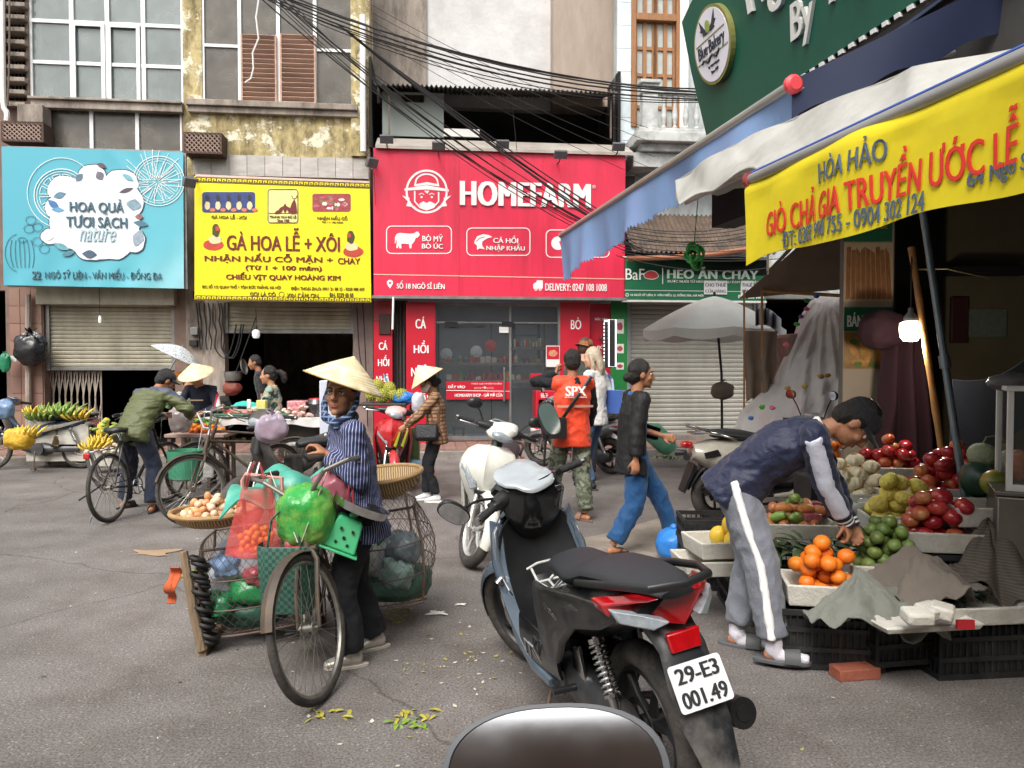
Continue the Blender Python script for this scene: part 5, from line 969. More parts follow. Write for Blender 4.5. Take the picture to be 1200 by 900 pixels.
b=B(); b.tube([c+G.N*.1+Vector((0,0,-.02)),c+G.N*.1+Vector((0.0,0,-.5)),c+G.N*.7+Vector((0,0,.1))],.012,6); obj('arm',b,M_bar,T)
b=B(); p=P(818,232,7.2); q=P(813,292,7.2); b.tube([p,q],.005,5); rn=random.Random(2)
for i in range(9): b.torus(q+Vector((rn.uniform(-.05,.05),rn.uniform(-.03,.03),rn.uniform(-.13,-.0))),(rn.uniform(-1,1),rn.uniform(.3,1),rn.uniform(-.5,.5)),.07,.012,18,6)
solo('green_string',b,mat('green_string','2f8a3a',.5,var=.2,scale=20),'bundle of green string dangling from the awning before the green sign','string')
b=B(); A_=[(866,352,9.0),(996,340,8.4)]; B_=[(985,262,8.2),(1060,205,7.6)]
b.grid(lambda s,t:P(866,350,9.2).lerp(P(1000,338,8.4),s).lerp(P(935,290,8.2).lerp(P(1050,190,7.5),s),t)+Vector((0,0,-.06*math.sin(PI*s)*math.sin(PI*t))),24,14,.008); solo('brown_canopy',b,mat('brown_canopy_cloth','7a6a5c',.8,var=.1,scale=2,dirt='5d5046',damt=.5),'sagging brown canopy over the plastic-wrapped pile','canopy',ang=80)
b=B(); b.tube([P(893,341,8.9),P(995,347,8.3)],.02,8); b.tube([P(893,341,8.9),P(893,560,8.9)],.015,8); b.tube([P(872,340,8.9),P(872,540,8.9)],.012,8); solo('bamboo_batten',b,MATS['bamboo'],'thin bamboo batten frame under the brown canopy','frame',kind=None)
b=B()
Lx=[(0,905,522),(.12,858,508),(.25,868,482),(.45,905,448),(.62,928,398),(.8,938,370),(.93,950,352),(1,966,346)]
def lerpL(L,t):
 for p,q in zip(L,L[1:]):
  if t<=q[0]: f=(t-p[0])/(q[0]-p[0]); return (p[1]*(1-f)+q[1]*f,p[2]*(1-f)+q[2]*f)
 return L[-1][1:]
pk=P(968,346,8.5); 
def pile(s,t):
 x0,y0=lerpL(Lx,t); x1,y1=992,560*(1-t)+352*t if t<1 else 350
 x=x0*(1-s)+x1*s; y=(y0)*(1-s)+y1*s; 
 ang=math.atan2(x-968,y-346+12); rad=math.hypot(x-968,y-346)
 f=.05*math.sin(ang*33+math.sin(rad*.03)*1.5)*min(1,rad/60)*(1-.6*min(1,rad/200))+.13*noise.noise(Vector((x*.022,y*.012,1)))+.035*(1-abs(noise.noise(Vector((x*.05+y*.02,y*.025,4))))*3)
 Y=8.55-.75*math.sin(PI*min(1,s*.5+.12))*(1-t)**.5+f+.5*(1-s)
 p=P(x,y,Y); p.z=max(p.z,.02); return p
b.grid(pile,110,90,.012); M_plast=mat('white_plastic_sheet','f0ece8',.25,tl=.4,var=.06,scale=2.5,dirt='c9c0b8',damt=.6,dscale=1.8,bump=.35,bscale=9,alpha=.93)
T=thing('wrapped_pile','tall pile wrapped in creased white plastic sheet tied with coloured clips','pile',tuple(P(930,555,8.3)),off=tuple(P(930,555,8.3)))
obj('plastic_sheet',b,M_plast,T,ang=80)
b=B(); b.box(P(915,500,9).x,P(985,500,9).x,8.75,9.3,0,1.9); b.box(P(960,500,9).x,P(985,500,9).x,8.7,9.2,1.9,2.15); obj('stacked_goods',b,mat('reddish_goods','8a6a62',.8,var=.4,scale=4),T,bev=.05)
for i,(x,y,c_) in enumerate(((957,347,'2f6aa8'),(946,352,'3f8a4a'),(945,362,'c05070'),(939,371,'6a4090'),(934,380,'4a9a40'),(921,404,'c06070'),(905,478,'c85a7a'),(893,477,'4fb03a'),(880,490,'3a70b8'),(943,453,'a8842a'),(962,441,'a8842a'),(970,440,'a8842a'),(923,455,'a8842a'))):
 b=B(); p=P(x,y,7.75 if y>400 else 8.2); crumple(b,p,(.03,.02,.02),i,top=False,nu=12,nv=8,amp=.4); obj('clip',b,mat('clip_'+c_,c_,.4),T)
cloth_hang('hanging_tarp',876,906,388,470,8.9,mat('brown_canopy_cloth','7a6a5c'),'brownish tarp end hanging behind the grey market umbrella','tarp',2,.05,3,-.3)
p=P(848,347,10.6); T=thing('market_umbrella','grey white market umbrella standing open before the closed grey shutter','umbrella',(p.x,10.6,PH),off=(p.x,10.6,PH))
ax=P(837,347,10.6); rr=(P(918,385,10.6).x-P(752,385,10.6).x)/2; zr=P(837,386,10.6).z; za=ax.z
M_umb=mat('umbrella_cloth','cfcfc8',.7,tl=.2,var=.05,scale=3,dirt='8c8a82',damt=.4)
b=B(); n=8; m_=48
rings=[]
for i in range(9):
 t=i/8; ring=[]
 for j in range(m_):
  a_=2*PI*j/m_; f=(j%(m_//n))/(m_//n); seg=1-.045*(1-abs(2*f-1))*t; sag=.03*math.sin(PI*f)*t
  ring.append((ax.x+rr*t*seg*math.cos(a_),10.6+rr*t*seg*math.sin(a_)*.95,za-(za-zr)*(t**1.35)-sag))
 rings.append(ring)
b.rings(rings,False); obj('canopy',b,M_umb,T,ang=60)
b=B(); rings=[]
for i in range(3):
 ring=[]
 for j in range(m_):
  a_=2*PI*j/m_; f=(j%(m_//n))/(m_//n); seg=1-.045*(1-abs(2*f-1)); k=1+.0*i; ring.append((ax.x+rr*seg*k*math.cos(a_),10.6+rr*seg*k*math.sin(a_)*.95,zr-.03*math.sin(PI*f)-i*.055-(.03*math.sin(PI*f) if i==2 else 0)))
 rings.append(ring)
b.rings(rings,False); obj('valance',b,M_umb,T,ang=60)
b=B(); b.tube([(p.x-.0,10.6,PH),(p.x-.02,10.6,1.4),(ax.x,10.6,za+.06)],.018,10); obj('pole',b,M_cable,T)
b=B(); 
for j in range(8):
 a_=2*PI*j/8; b.tube([(ax.x,10.6,za-.05),(ax.x+rr*.97*math.cos(a_),10.6+rr*.95*math.sin(a_)*.95,zr-.0)],.007,5); b.tube([(ax.x,10.6,za-.42),(ax.x+rr*.5*math.cos(a_),10.6+rr*.48*math.sin(a_),za-(za-zr)*.42)],.006,5)
obj('ribs',b,M_cable,T,kind='stuff')
b=B(); b.lathe([(.25,0),(.25,.05),(.05,.08),(.03,.3)],16,c=(p.x,10.6,PH),cap=True); obj('base',b,M_cable,T)
b=B(); crumple(b,(p.x-.02,10.55,P(850,458,10.6).z),(.16,.1,.12),9); solo('brown_bag',b,mat('brown_bag','6d5f54',.8,var=.2),'brown bag tied to the umbrella pole before the shutter','bag')
b=B(); b.grid(lambda s,t:P(885+30*s,362+12*s+20*t-6*math.sin(PI*s),9.6+.1*math.sin(s*20)),20,10,.006); solo('silver_sheet',b,mat('silver_sheet','8d8c92',.3,.3,var=.2),'crinkled silvery sheet at the right edge of the grey umbrella','sheet',ang=80)
# ================================================================ people
M_skin=mat('skin','b98563',.5,var=.08,scale=9,bump=.12,bscale=120); M_skin2=mat('tanned_skin','a37052',.5,var=.1,scale=9,bump=.12,bscale=120); M_skinp=mat('pale_skin','d9a58c',.5,var=.08,scale=9)
M_hair=mat('black_hair','17130f',.45,var=.3,scale=30,stretch=(6,6,1),bump=.6,bscale=50); M_eye=mat('eye_white','d8d2c8',.2); M_iris=mat('iris','1c120c',.15); M_lips=mat('lips','9c5648',.5,var=.1); M_brow=mat('brow_hair','1e1712',.8)
def ik(a,t,l1,l2,hint):
 a=Vector(a); t=Vector(t); d=t-a; L=min(d.length,(l1+l2)*.995); d.normalize(); x=(l1*l1-l2*l2+L*L)/(2*L); h=math.sqrt(max(0,l1*l1-x*x)); hn=Vector(hint)-d*Vector(hint).dot(d)
 hn.normalize(); return a+d*x+hn*h, a+d*L
class Fig:
 """a posed person in its own frame: faces +y, right side +x.
 feet/hands: targets; lean: forward bend; twist: shoulders turned"""
 def __init__(s,h=1.6,pelvis=(0,0,None),lean=0,side=0,twist=0,hyaw=0,hpitch=0,hroll=0,feet=None,hands=None,knee=(0,1,0),elbow=None,curve=0,shw=1.0,heavy=1.0):
  k=h/1.7; s.k=k; s.h=h; s.w=heavy
  pz=pelvis[2] if pelvis[2] is not None else .9*k
  s.pel=Vector((pelvis[0],pelvis[1],pz))
  Ml=Matrix.Rotation(R(-lean),3,'X')@Matrix.Rotation(R(side),3,'Y'); Ml2=Matrix.Rotation(R(-lean-curve),3,'X')@Matrix.Rotation(R(side),3,'Y')
  s.up=Ml@Vector((0,0,1)); s.up2=Ml2@Vector((0,0,1)); s.tw=Matrix.Rotation(R(twist),3,'Z')
  s.wst=s.pel+s.up*.17*k; s.chest=s.wst+(s.up+s.up2).normalized()*.2*k; s.neck=s.chest+s.up2*.17*k
  s.sx=(Ml2@s.tw@Vector((1,0,0))).normalized(); s.px=Vector((1,0,0))
  s.fy=s.up2.cross(s.sx).normalized()
  s.sh=[s.neck-s.sx*.175*k*shw-s.up2*.035*k, s.neck+s.sx*.175*k*shw-s.up2*.035*k]   # 0 left, 1 right
  s.hip=[s.pel-s.px*.095*k, s.pel+s.px*.095*k]
  feet=feet or [(-.1,0,.0,0),(.1,0,.0,0)]; s.feet=feet; s.knee=[];s.ank=[];s.toe=[]
  for i,f in enumerate(feet):
   at=Vector((f[0],f[1],f[2]+.085*k)); kh=knee[i] if isinstance(knee[0],(tuple,list)) else knee
   kn,an=ik(s.hip[i],at,.43*k,.41*k,kh); s.knee.append(kn); s.ank.append(an)
   yaw=R(f[3]) if len(f)>3 else 0; pt=R(f[4]) if len(f)>4 else 0
   fd=Vector((math.sin(yaw)*math.cos(pt),math.cos(yaw)*math.cos(pt),-math.sin(pt))); s.toe.append((fd,))
  hands=hands or [(-.24,.05,.75*k),(.24,.05,.75*k)]; s.elb=[];s.wri=[];s.hd=[]
  elbow=elbow or [(-.3,-1,-.2),(.3,-1,-.2)]
  for i,t in enumerate(hands):
   el,wr=ik(s.sh[i],t[:3],.285*k,.245*k,elbow[i]); s.elb.append(el); s.wri.append(wr)
  s.hds=[(s.wri[i]-s.elb[i]).normalized() for i in (0,1)]
  Mh=Ml2 if False else Matrix.Identity(3)
  s.HM=Matrix.Rotation(R(hyaw),3,'Z')@Matrix.Rotation(R(-hpitch),3,'X')@Matrix.Rotation(R(hroll),3,'Y')
  s.headc=s.neck+s.up2*.075*k+s.HM@Vector((0,.035*k,.11*k))
 def hp(s,x,y,z): return s.headc+s.HM@(Vector((x,y,z))*s.hk)
 def body(s,T,skin,vox=.011,face=True,hk=1.0,hand=None,barefeet=False,pn=None,curl=None,eyes=True,lipc=None):
  k=s.k; b=B(); s.hk=hk=hk*(k*.5+.5)*1.05; e=lambda c,r,nu=12,nv=8:b.ell(s.hp(*c),tuple(x*hk for x in r),nu,nv,s.HM)
  b.tube([s.pel-s.up*.08*k,s.pel,s.wst,s.chest,s.neck-s.up2*.05*k,s.neck],[(.12*k,.09*k),(.15*k,.105*k),(.125*k,.09*k),(.15*k,.1*k),(.13*k,.075*k),(.05*k,.05*k)],16,side=s.sx)
  b.capsule(s.sh[0],s.sh[1],.05*k,.05*k,10)
  b.tube([s.neck-s.up2*.04*k,s.headc-s.HM@Vector((0,.02,.04))*hk,s.headc],[.058*k,.052*k,.05*k],12)
  for i in (0,1):
   b.capsule(s.sh[i],s.elb[i],.045*k,.036*k,10); b.capsule(s.elb[i],s.wri[i],.037*k,.025*k,10)
   b.capsule(s.hip[i],s.knee[i],.078*k,.052*k,12); b.tube([s.knee[i],s.knee[i].lerp(s.ank[i],.3)+Vector((0,-.012,0)),s.ank[i].lerp(s.knee[i],.15),s.ank[i]],[.052*k,.05*k,.03*k,.034*k],12)
   fd=s.toe[i][0]; sd=fd.cross(Vector((0,0,1))).normalized(); a=s.ank[i]
   base=a-Vector((0,0,.05*k)); b.tube([base-fd*.05*k,base-fd*.03*k,base+fd*.05*k,base+fd*.11*k],[(.02*k,.02*k),(.03*k,.033*k),(.037*k,.028*k),(.038*k,.016*k)],12,side=sd)
   for j in range(5): 
    q=base+fd*.1*k+sd*(j-2)*.0155*k-Vector((0,0,.004)); b.capsule(q,q+fd*(.04-.006*abs(j-(1 if i==1 else 3)))*k-Vector((0,0,.006)),.011*k,.009*k,6)
   s.handmesh(b,i,k,(hand or {}).get(i),(pn or {}).get(i),(curl or {}).get(i,25))
  e((0,-.008,.02),(.076,.094,.1),18,12); e((0,.022,-.032),(.06,.068,.082),16,10); e((0,.04,-.075),(.045,.045,.036)); e((0,.078,-.098),(.02,.014,.016))
  e((.036,.058,-.028),(.026,.026,.024)); e((-.036,.058,-.028),(.026,.026,.024)); b.capsule(s.hp(-.034,.078,.03),s.hp(.034,.078,.03),.012*hk,.012*hk,8)
  b.tube([s.hp(0,.086,.022),s.hp(0,.1,-.004),s.hp(0,.112,-.028),s.hp(0,.09,-.038)],[.008*hk,.010*hk,.014*hk,.01*hk],10); e((.012,.097,-.032),(.009,.01,.008),8,6); e((-.012,.097,-.032),(.009,.01,.008),8,6)
  e((0,.086,-.058),(.025,.012,.007),10,6); e((0,.084,-.069),(.021,.012,.008),10,6)
  for x in (-1,1): e((x*.077,-.004,-.008),(.009,.02,.031),10,8)
  ec=[s.hp(-.031,.088,.006),s.hp(.031,.088,.006)]
  def post(p,n):
   for c in ec:
    d=(p-c).length/hk
    if d<.024: p=p-(s.HM@Vector((0,1,0)))*(.008*hk*(1-(d/.024)**2))
   return p
  o=fobj('body',b,vox,skin,T,smooth=3,post=post if face else None)
  if face:
   for x in (-1,1):
    q=B(); q.ell(s.hp(x*.031,.0715,.005),.0125*hk,14,9); q.v=q.v; ey=obj('eye',q,M_eye,T)
    q=B(); q.ell(s.hp(x*.031,.0795,.004),(.0062*hk,.0056*hk,.0062*hk),10,7,s.HM); obj('iris',q,M_iris,ey)
    q=B(); q.tube([s.hp(x*(.031+dx),.0835-abs(dx)*.25,.0105-abs(dx)*.16) for dx in (-.016,-.008,0,.008,.016)],[.002*hk,.0032*hk,.0034*hk,.003*hk,.0015*hk],6); obj('eyelid',q,skin if not eyes else M_brow,T)
    q=B(); q.tube([s.hp(x*(.031+dx),.0925-abs(dx)*.35-.0*dx,.026-abs(dx+.004*x)*.18) for dx in (-.02,-.01,0,.01,.02)],[.0015*hk,.0032*hk,.0036*hk,.003*hk,.001*hk],6); obj('eyebrow',q,M_brow,T)
   q=B(); q.tube([s.hp(x,.0965-x*x*14,-.0575+.0015*math.cos(x*220)) for x in (-.02,-.01,-.004,0,.004,.01,.02)],[.001*hk,.004*hk,.0045*hk,.004*hk,.0045*hk,.004*hk,.001*hk],8); q.tube([s.hp(x,.0945-x*x*14,-.0665-.0*x) for x in (-.017,-.008,0,.008,.017)],[.001*hk,.0048*hk,.0055*hk,.0048*hk,.001*hk],8); obj('lips',q,lipc or M_lips,T)
  return o
 def handmesh(s,b,i,k,d=None,pn=None,curl=25):
  d=Vector(d).normalized() if d is not None else s.hds[i]; w=s.wri[i]
  n=Vector(pn) if pn is not None else (s.px if i==0 else -s.px); n=(n-d*n.dot(d)).normalized(); t=n.cross(d).normalized()
  if i==0: t=-t
  b.tube([w-d*.02*k,w+d*.01*k,w+d*.045*k,w+d*.088*k,w+d*.1*k],[(.024*k,.02*k),(.029*k,.017*k),(.038*k,.016*k),(.04*k,.013*k),(.036*k,.01*k)],12,side=t)
  for j,(ln,off) in enumerate(((.072,.030),(.08,.010),(.074,-.010),(.058,-.029))):
   p=w+d*(.09-(.006 if j in (0,3) else 0))*k+t*off*k; a=curl*(1+.12*j)+4; dd=d+t*(off*1.5); dd.normalize(); pts=[p]
   for q,fr in enumerate((.45,.3,.25)):
    ang=R(a*(q+.6)); v=(dd*math.cos(ang)+n*math.sin(ang)); p=p+v*ln*fr*k; pts.append(p)
   b.tube(pts,[.0098*k,.0092*k,.0085*k,.0068*k],8,side=t); b.ell(pts[-1],.0068*k,8,6)
  p=w+d*.022*k+t*.026*k; pts=[p]
  for q,l in enumerate((.03,.032,.026)): v=(d*(.75+.1*q)+t*(.62-.3*q)+n*(.3+curl*.006*(q+1))).normalized(); p=p+v*l*k; pts.append(p)
  b.tube(pts,[.0145*k,.0125*k,.011*k,.008*k],8); b.ell(pts[-1],.008*k,8,6)
 def top(s,T,m,vox=.012,name='jacket',puff=1.0,sleeve=1.0,hem=.1,wr=.009,wf=12,seed=1,flare=0,collar=.0,chest=1.0,neckr=.07,cuff=None,wdir=(1,1,1.3),sl=(.062,.055,.05)):
  k=s.k; b=B(); g=puff
  b.tube([s.pel-s.up*hem*k*1.02,s.pel-s.up*hem*k*.6,s.pel,s.wst,s.chest,s.neck-s.up2*.06*k,s.neck-s.up2*.01*k,s.neck+s.up2*.03*k],
               [((.176+flare)*k*g,(.14+flare)*k*g),((.178+flare)*k*g,(.14+flare)*k*g),(.172*k*g,.134*k*g),(.152*k*g*s.w,.118*k*g*s.w),(.17*k*g*chest,.125*k*g*chest),(.155*k*g,.1*k*g),(.1*k,.08*k),(neckr*k,neckr*k)],20,side=s.sx)
  b.capsule(s.sh[0],s.sh[1],.066*k*g,.066*k*g,12)
  for i in (0,1):
   b.capsule(s.sh[i],s.elb[i],sl[0]*k*g,sl[1]*k*g,14)
   if sleeve>0.5: e=s.elb[i].lerp(s.wri[i],sleeve); b.tube([s.elb[i],s.elb[i].lerp(e,.5),e.lerp(s.elb[i],.04),e],[sl[1]*k*g,(sl[1]+sl[2])/2*k*g*1.02,sl[2]*k*g,sl[2]*k*g*.92],14)
  return fobj(name,b,vox,m,T,smooth=3,wr=wr,wf=wf,wseed=seed,wdir=wdir)
 def trousers(s,T,m,vox=.012,name='trousers',wide=1.0,length=.93,wr=.009,wf=10,seed=2,hi=.1,bot=None,wdir=(1,1,.8)):
  k=s.k; b=B(); g=wide
  b.tube([s.pel+s.up*hi*k,s.pel,s.pel-Vector((0,0,.09*k))],[(.14*k*s.w,.108*k*s.w),(.158*k,.118*k),(.14*k,.105*k)],18,side=s.px)
  for i in (0,1):
   e=s.knee[i].lerp(s.ank[i],length); bt=bot or .062
   b.capsule(s.hip[i],s.knee[i],(.092*k*(g*.4+.6),.1*k*(g*.4+.6)),.07*k*g,14,side=s.px); b.tube([s.knee[i],s.knee[i].lerp(e,.5),e.lerp(s.knee[i],.03),e],[.07*k*g,.066*k*g,bt*k*g,bt*k*g*.97],14)
  return fobj(name,b,vox,m,T,smooth=3,wr=wr,wf=wf,wseed=seed,wdir=wdir)
 def shoes(s,T,m,sole,kind='shoe',msole=None,grow=1.0):
  k=s.k*grow
  for i in (0,1):
   fd=s.toe[i][0]; sd=fd.cross(Vector((0,0,1))).normalized(); a=s.ank[i]; up=sd.cross(fd); base=a-up*.05*s.k
   fl=base-up*.028*s.k
   b=B(); out=[]
   for t in [2*PI*j/22 for j in range(22)]:
    y=math.sin(t); x=math.cos(t); wd=.043*(1+.18*y)*(1 if y>-.5 else .95); out.append(fl+fd*(.035+.132*y)*k+sd*x*wd*k)
   h=.022 if kind=='slide' else .02
   b.rings([[p-up*h*.5 for p in out],[p+up*h*.5 for p in out]]); so_=obj('sole',b,sole,T,ang=50,bev=.004)
   if kind=='shoe':
    b=B(); b.tube([base-fd*.06*k+up*.01,base-fd*.045*k+up*.012,base+fd*.02*k+up*.012,base+fd*.09*k,base+fd*.15*k-up*.008,base+fd*.168*k-up*.012],[(.02*k,.02*k),(.038*k,.045*k),(.042*k,.044*k),(.046*k,.034*k),(.038*k,.022*k),(.014*k,.01*k)],16,side=sd); b.cyl(a-up*.03,a+up*.025,.045*k,.043*k,14)
    fobj('shoe',b,.008,m,T,smooth=3)
   else:
    b=B(); n=10
    if kind=='slide': b.grid(lambda u,v:(base+fd*(.045+.07*v)*k+sd*(.05*k*math.cos(PI*u))+up*(-.02*k+.056*k*math.sin(PI*u))),14,5,.006)
    else:
     for q in (-1,1): b.tube([base+fd*.115*k-up*.012*k,base+fd*.09*k+sd*q*.02*k+up*.018*k,base+fd*.05*k+sd*q*.044*k-up*.01*k],.006,6)
    obj('strap',b,m,T)
 def hair(s,T,m=None,kind='short',vox=.008,seed=1):
  b=B(); hk=s.hk; e=lambda c,r,nu=14,nv=9:b.ell(s.hp(*c),tuple(x*hk for x in r),nu,nv,s.HM)
  e((0,-.018,.032),(.084,.094,.098),18,12); e((0,-.05,-.01),(.076,.062,.075))
  if kind=='bun': e((0,-.06,-.03),(.06,.055,.06)); e((0,-.115,-.03),(.04,.03,.04))
  if kind=='pony':
   b.tube([s.hp(0,-.1,.03),s.hp(0,-.15,.035),s.hp(0,-.19,-.0),s.hp(.0,-.2,-.06),s.hp(0,-.19,-.12)],[.025*hk,.035*hk,.045*hk,.045*hk,.018*hk],10)
  if kind=='long':
   b.tube([s.hp(0,-.05,.03),s.hp(0,-.085,-.06),s.hp(0,-.1,-.14),s.hp(.01,-.095,-.2),s.hp(0,-.09,-.23)],[(.085*hk,.055*hk),(.088*hk,.05*hk),(.085*hk,.042*hk),(.07*hk,.03*hk),(.04*hk,.015*hk)],16,side=s.HM@Vector((1,0,0)))
   for x in (-1,1): b.tube([s.hp(x*.068,.02,.05),s.hp(x*.084,-.005,-.02),s.hp(x*.088,-.02,-.1),s.hp(x*.075,-.03,-.17)],[.022*hk,.024*hk,.026*hk,.012*hk],8)
  return fobj('hair',b,vox,m or M_hair,T,smooth=2,wr=.004,wf=38,wdir=(1.4,1.4,.35),wseed=seed)
 def conical_hat(s,tilt=0,roll=0,r=.205,h=.17,up=.055,fwd=.0,label='',yawm=None,group='conical straw hats'):
  return dict(r=r,h=h,pos=s.hp(0,fwd,up),M=s.HM@Matrix.Rotation(R(-tilt),3,'X')@Matrix.Rotation(R(roll),3,'Y'))
def straw(n,L,o,b):
 sep=N_(n,'ShaderNodeSeparateXYZ'); L.new(o,sep.inputs[0]); ln=N_(n,'ShaderNodeVectorMath',operation='LENGTH'); L.new(o,ln.inputs[0])
 w=N_(n,'ShaderNodeMath',operation='MULTIPLY'); w.inputs[1].default_value=560; L.new(ln.outputs['Value'],w.inputs[0]); s=N_(n,'ShaderNodeMath',operation='SINE'); L.new(w.outputs[0],s.inputs[0])
 ns=N_(n,'ShaderNodeTexNoise',i_Scale=14,i_Detail=5); L.new(o,ns.inputs['Vector']); c=ramp(n,L,ns.outputs[0],[(.3,'cdb98c'),(.55,'e6d9b4'),(.75,'efe6c8')])
 bp=N_(n,'ShaderNodeBump',i_Strength=.35,i_Distance=.004); L.new(s.outputs[0],bp.inputs['Height']); L.new(bp.outputs[0],b.inputs['Normal'])
 m=N_(n,'ShaderNodeMixRGB',blend_type='MULTIPLY',i_Fac=.18); L.new(c,m.inputs[1]); r=ramp(n,L,s.outputs[0],[(.0,'a08a60'),(.6,'ffffff')]); L.new(r,m.inputs[2]); return m.outputs[0]
M_straw=node_mat('palm_leaf_straw',straw,.6); M_strawr=mat('hat_rim','b59a66',.6,var=.2)
def hat_on(T,f,spec,name='conical_hat'):
 r,h,pos,M=spec['r'],spec['h'],spec['pos'],spec['M']
 b=B(); n=40; prof=[(.002,h)]+[(r*t,h*(1-t)+.006*math.sin(PI*t)) for t in [i/12 for i in range(1,13)]]; prof+=[(r*t,h*(1-t)-.004) for t in (1,.6,.3,.05)]
 b.lathe(prof,n); me=mesh_of('conical_hat',b,M_straw,ang=60); o=bpy.data.objects.new('conical_hat',me); C.objects.link(o); o.parent=T; o.location=pos; o.rotation_euler=M.to_euler()
 b=B(); b.torus((0,0,0),(0,0,1),r,.004,40,6); me=mesh_of('rim',b,M_strawr); q=bpy.data.objects.new('rim',me); C.objects.link(q); q.parent=o
 b=B()
 for t in (.3,.5,.7,.88): b.torus((0,0,h*(1-t)-.006),(0,0,1),r*t,.0025,32,5)
 for i in range(12): a=2*PI*i/12; b.tube([(r*math.cos(a),r*math.sin(a),-.003),(.01,0,h-.012)],.002,4)
 me=mesh_of('hoops',b,M_strawr); q=bpy.data.objects.new('hoops',me); C.objects.link(q); q.parent=o; q['kind']='stuff'
 return o
def cap_on(T,f,m,brim=True,yaw=0,pitch=0,bucket=False):
 M=f.HM@Matrix.Rotation(R(yaw),3,'Z')@Matrix.Rotation(R(-pitch),3,'X'); hk=f.hk; c=f.hp(0,-.01,.045); b=B()
 rings=[]
 for t in (0,.15,.3,.45,.6,.75,.9,.98): rings.append([c+M@Vector((.086*hk*math.cos(PI/2*t)*math.cos(a),.102*hk*math.cos(PI/2*t)*math.sin(a),.088*hk*math.sin(PI/2*t)-.01)) for a in [2*PI*i/24 for i in range(24)]])
 b.rings(rings); o=obj('cap_crown',b,m,T)
 b=B()
 def br(u,v):
  a=PI*(.14+.72*u); L=.075*math.sin(PI*u)**.6; return c+M@Vector((.086*hk*math.cos(a)*(1+.1*v),(.098*hk*math.sin(a)+L*v)*1.0,-.008-.018*v+.012*math.sin(PI*u)*v-.012*v*abs(2*u-1)))
 b.grid(br,16,6,.004); obj('peak',b,m,T); return o
# ================================================================ bicycles  (+x forward, z up, wheels on z=0)
M_tyre=mat('rubber_tyre','2a2826',.8,var=.2,scale=12,dirt='6a625a',damt=.5,dscale=6,bump=.3); M_rim=mat('dull_rim','a7a49c',.35,.8,var=.15,dirt='6a5f52',damt=.5,dscale=9); M_spoke=mat('spoke_wire','9c988e',.35,.8); M_chrome=mat('chrome','c9c9c9',.18,1,var=.05,dirt='8a8176',damt=.4,dscale=9)
M_bframe=mat('black_bike_paint','1f1f20',.4,.2,var=.2,dirt='5a5046',damt=.4,dscale=8); M_bframe2=mat('worn_brown_frame','4c443c',.6,.3,var=.25,dirt='7a5f45',damt=.5,dscale=8); M_saddle=mat('black_saddle','1d1c1c',.5,var=.2)
def bike_wheel(T,c,r,ax=(0,1,0),w=.019,tyre=None,name='wheel',spk=36,rim=None):
 c=Vector(c); ax=Vector(ax).normalized(); a=ax.orthogonal().normalized(); d=ax.cross(a)
 b=B(); b.torus(c,ax,r-w,w,48,10); wh=obj(name,b,tyre or M_tyre,T,label=None)
 b=B(); b.torus(c,ax,r-2*w-.002,.011,48,6,1.1); obj('rim',b,rim or M_rim,wh)
 b=B()
 for i in range(spk):
  t=2*PI*i/spk; t2=t+(.35 if (i//2)%2 else -.35); s=1 if i%2 else -1
  b.tube([c+ax*.028*s+(a*math.cos(t2)+d*math.sin(t2))*.025,c+(a*math.cos(t)+d*math.sin(t))*(r-2*w-.008)],.0014,4,cap=False)
 obj('spokes',b,M_spoke,wh,kind='stuff')
 b=B(); b.cyl(c-ax*.05,c+ax*.05,.008,n=8); b.cyl(c-ax*.032,c+ax*.032,.018,n=12); b.cyl(c-ax*.032,c-ax*.026,.028,n=12); b.cyl(c+ax*.026,c+ax*.032,.028,n=12); obj('hub',b,M_spoke,wh); return wh
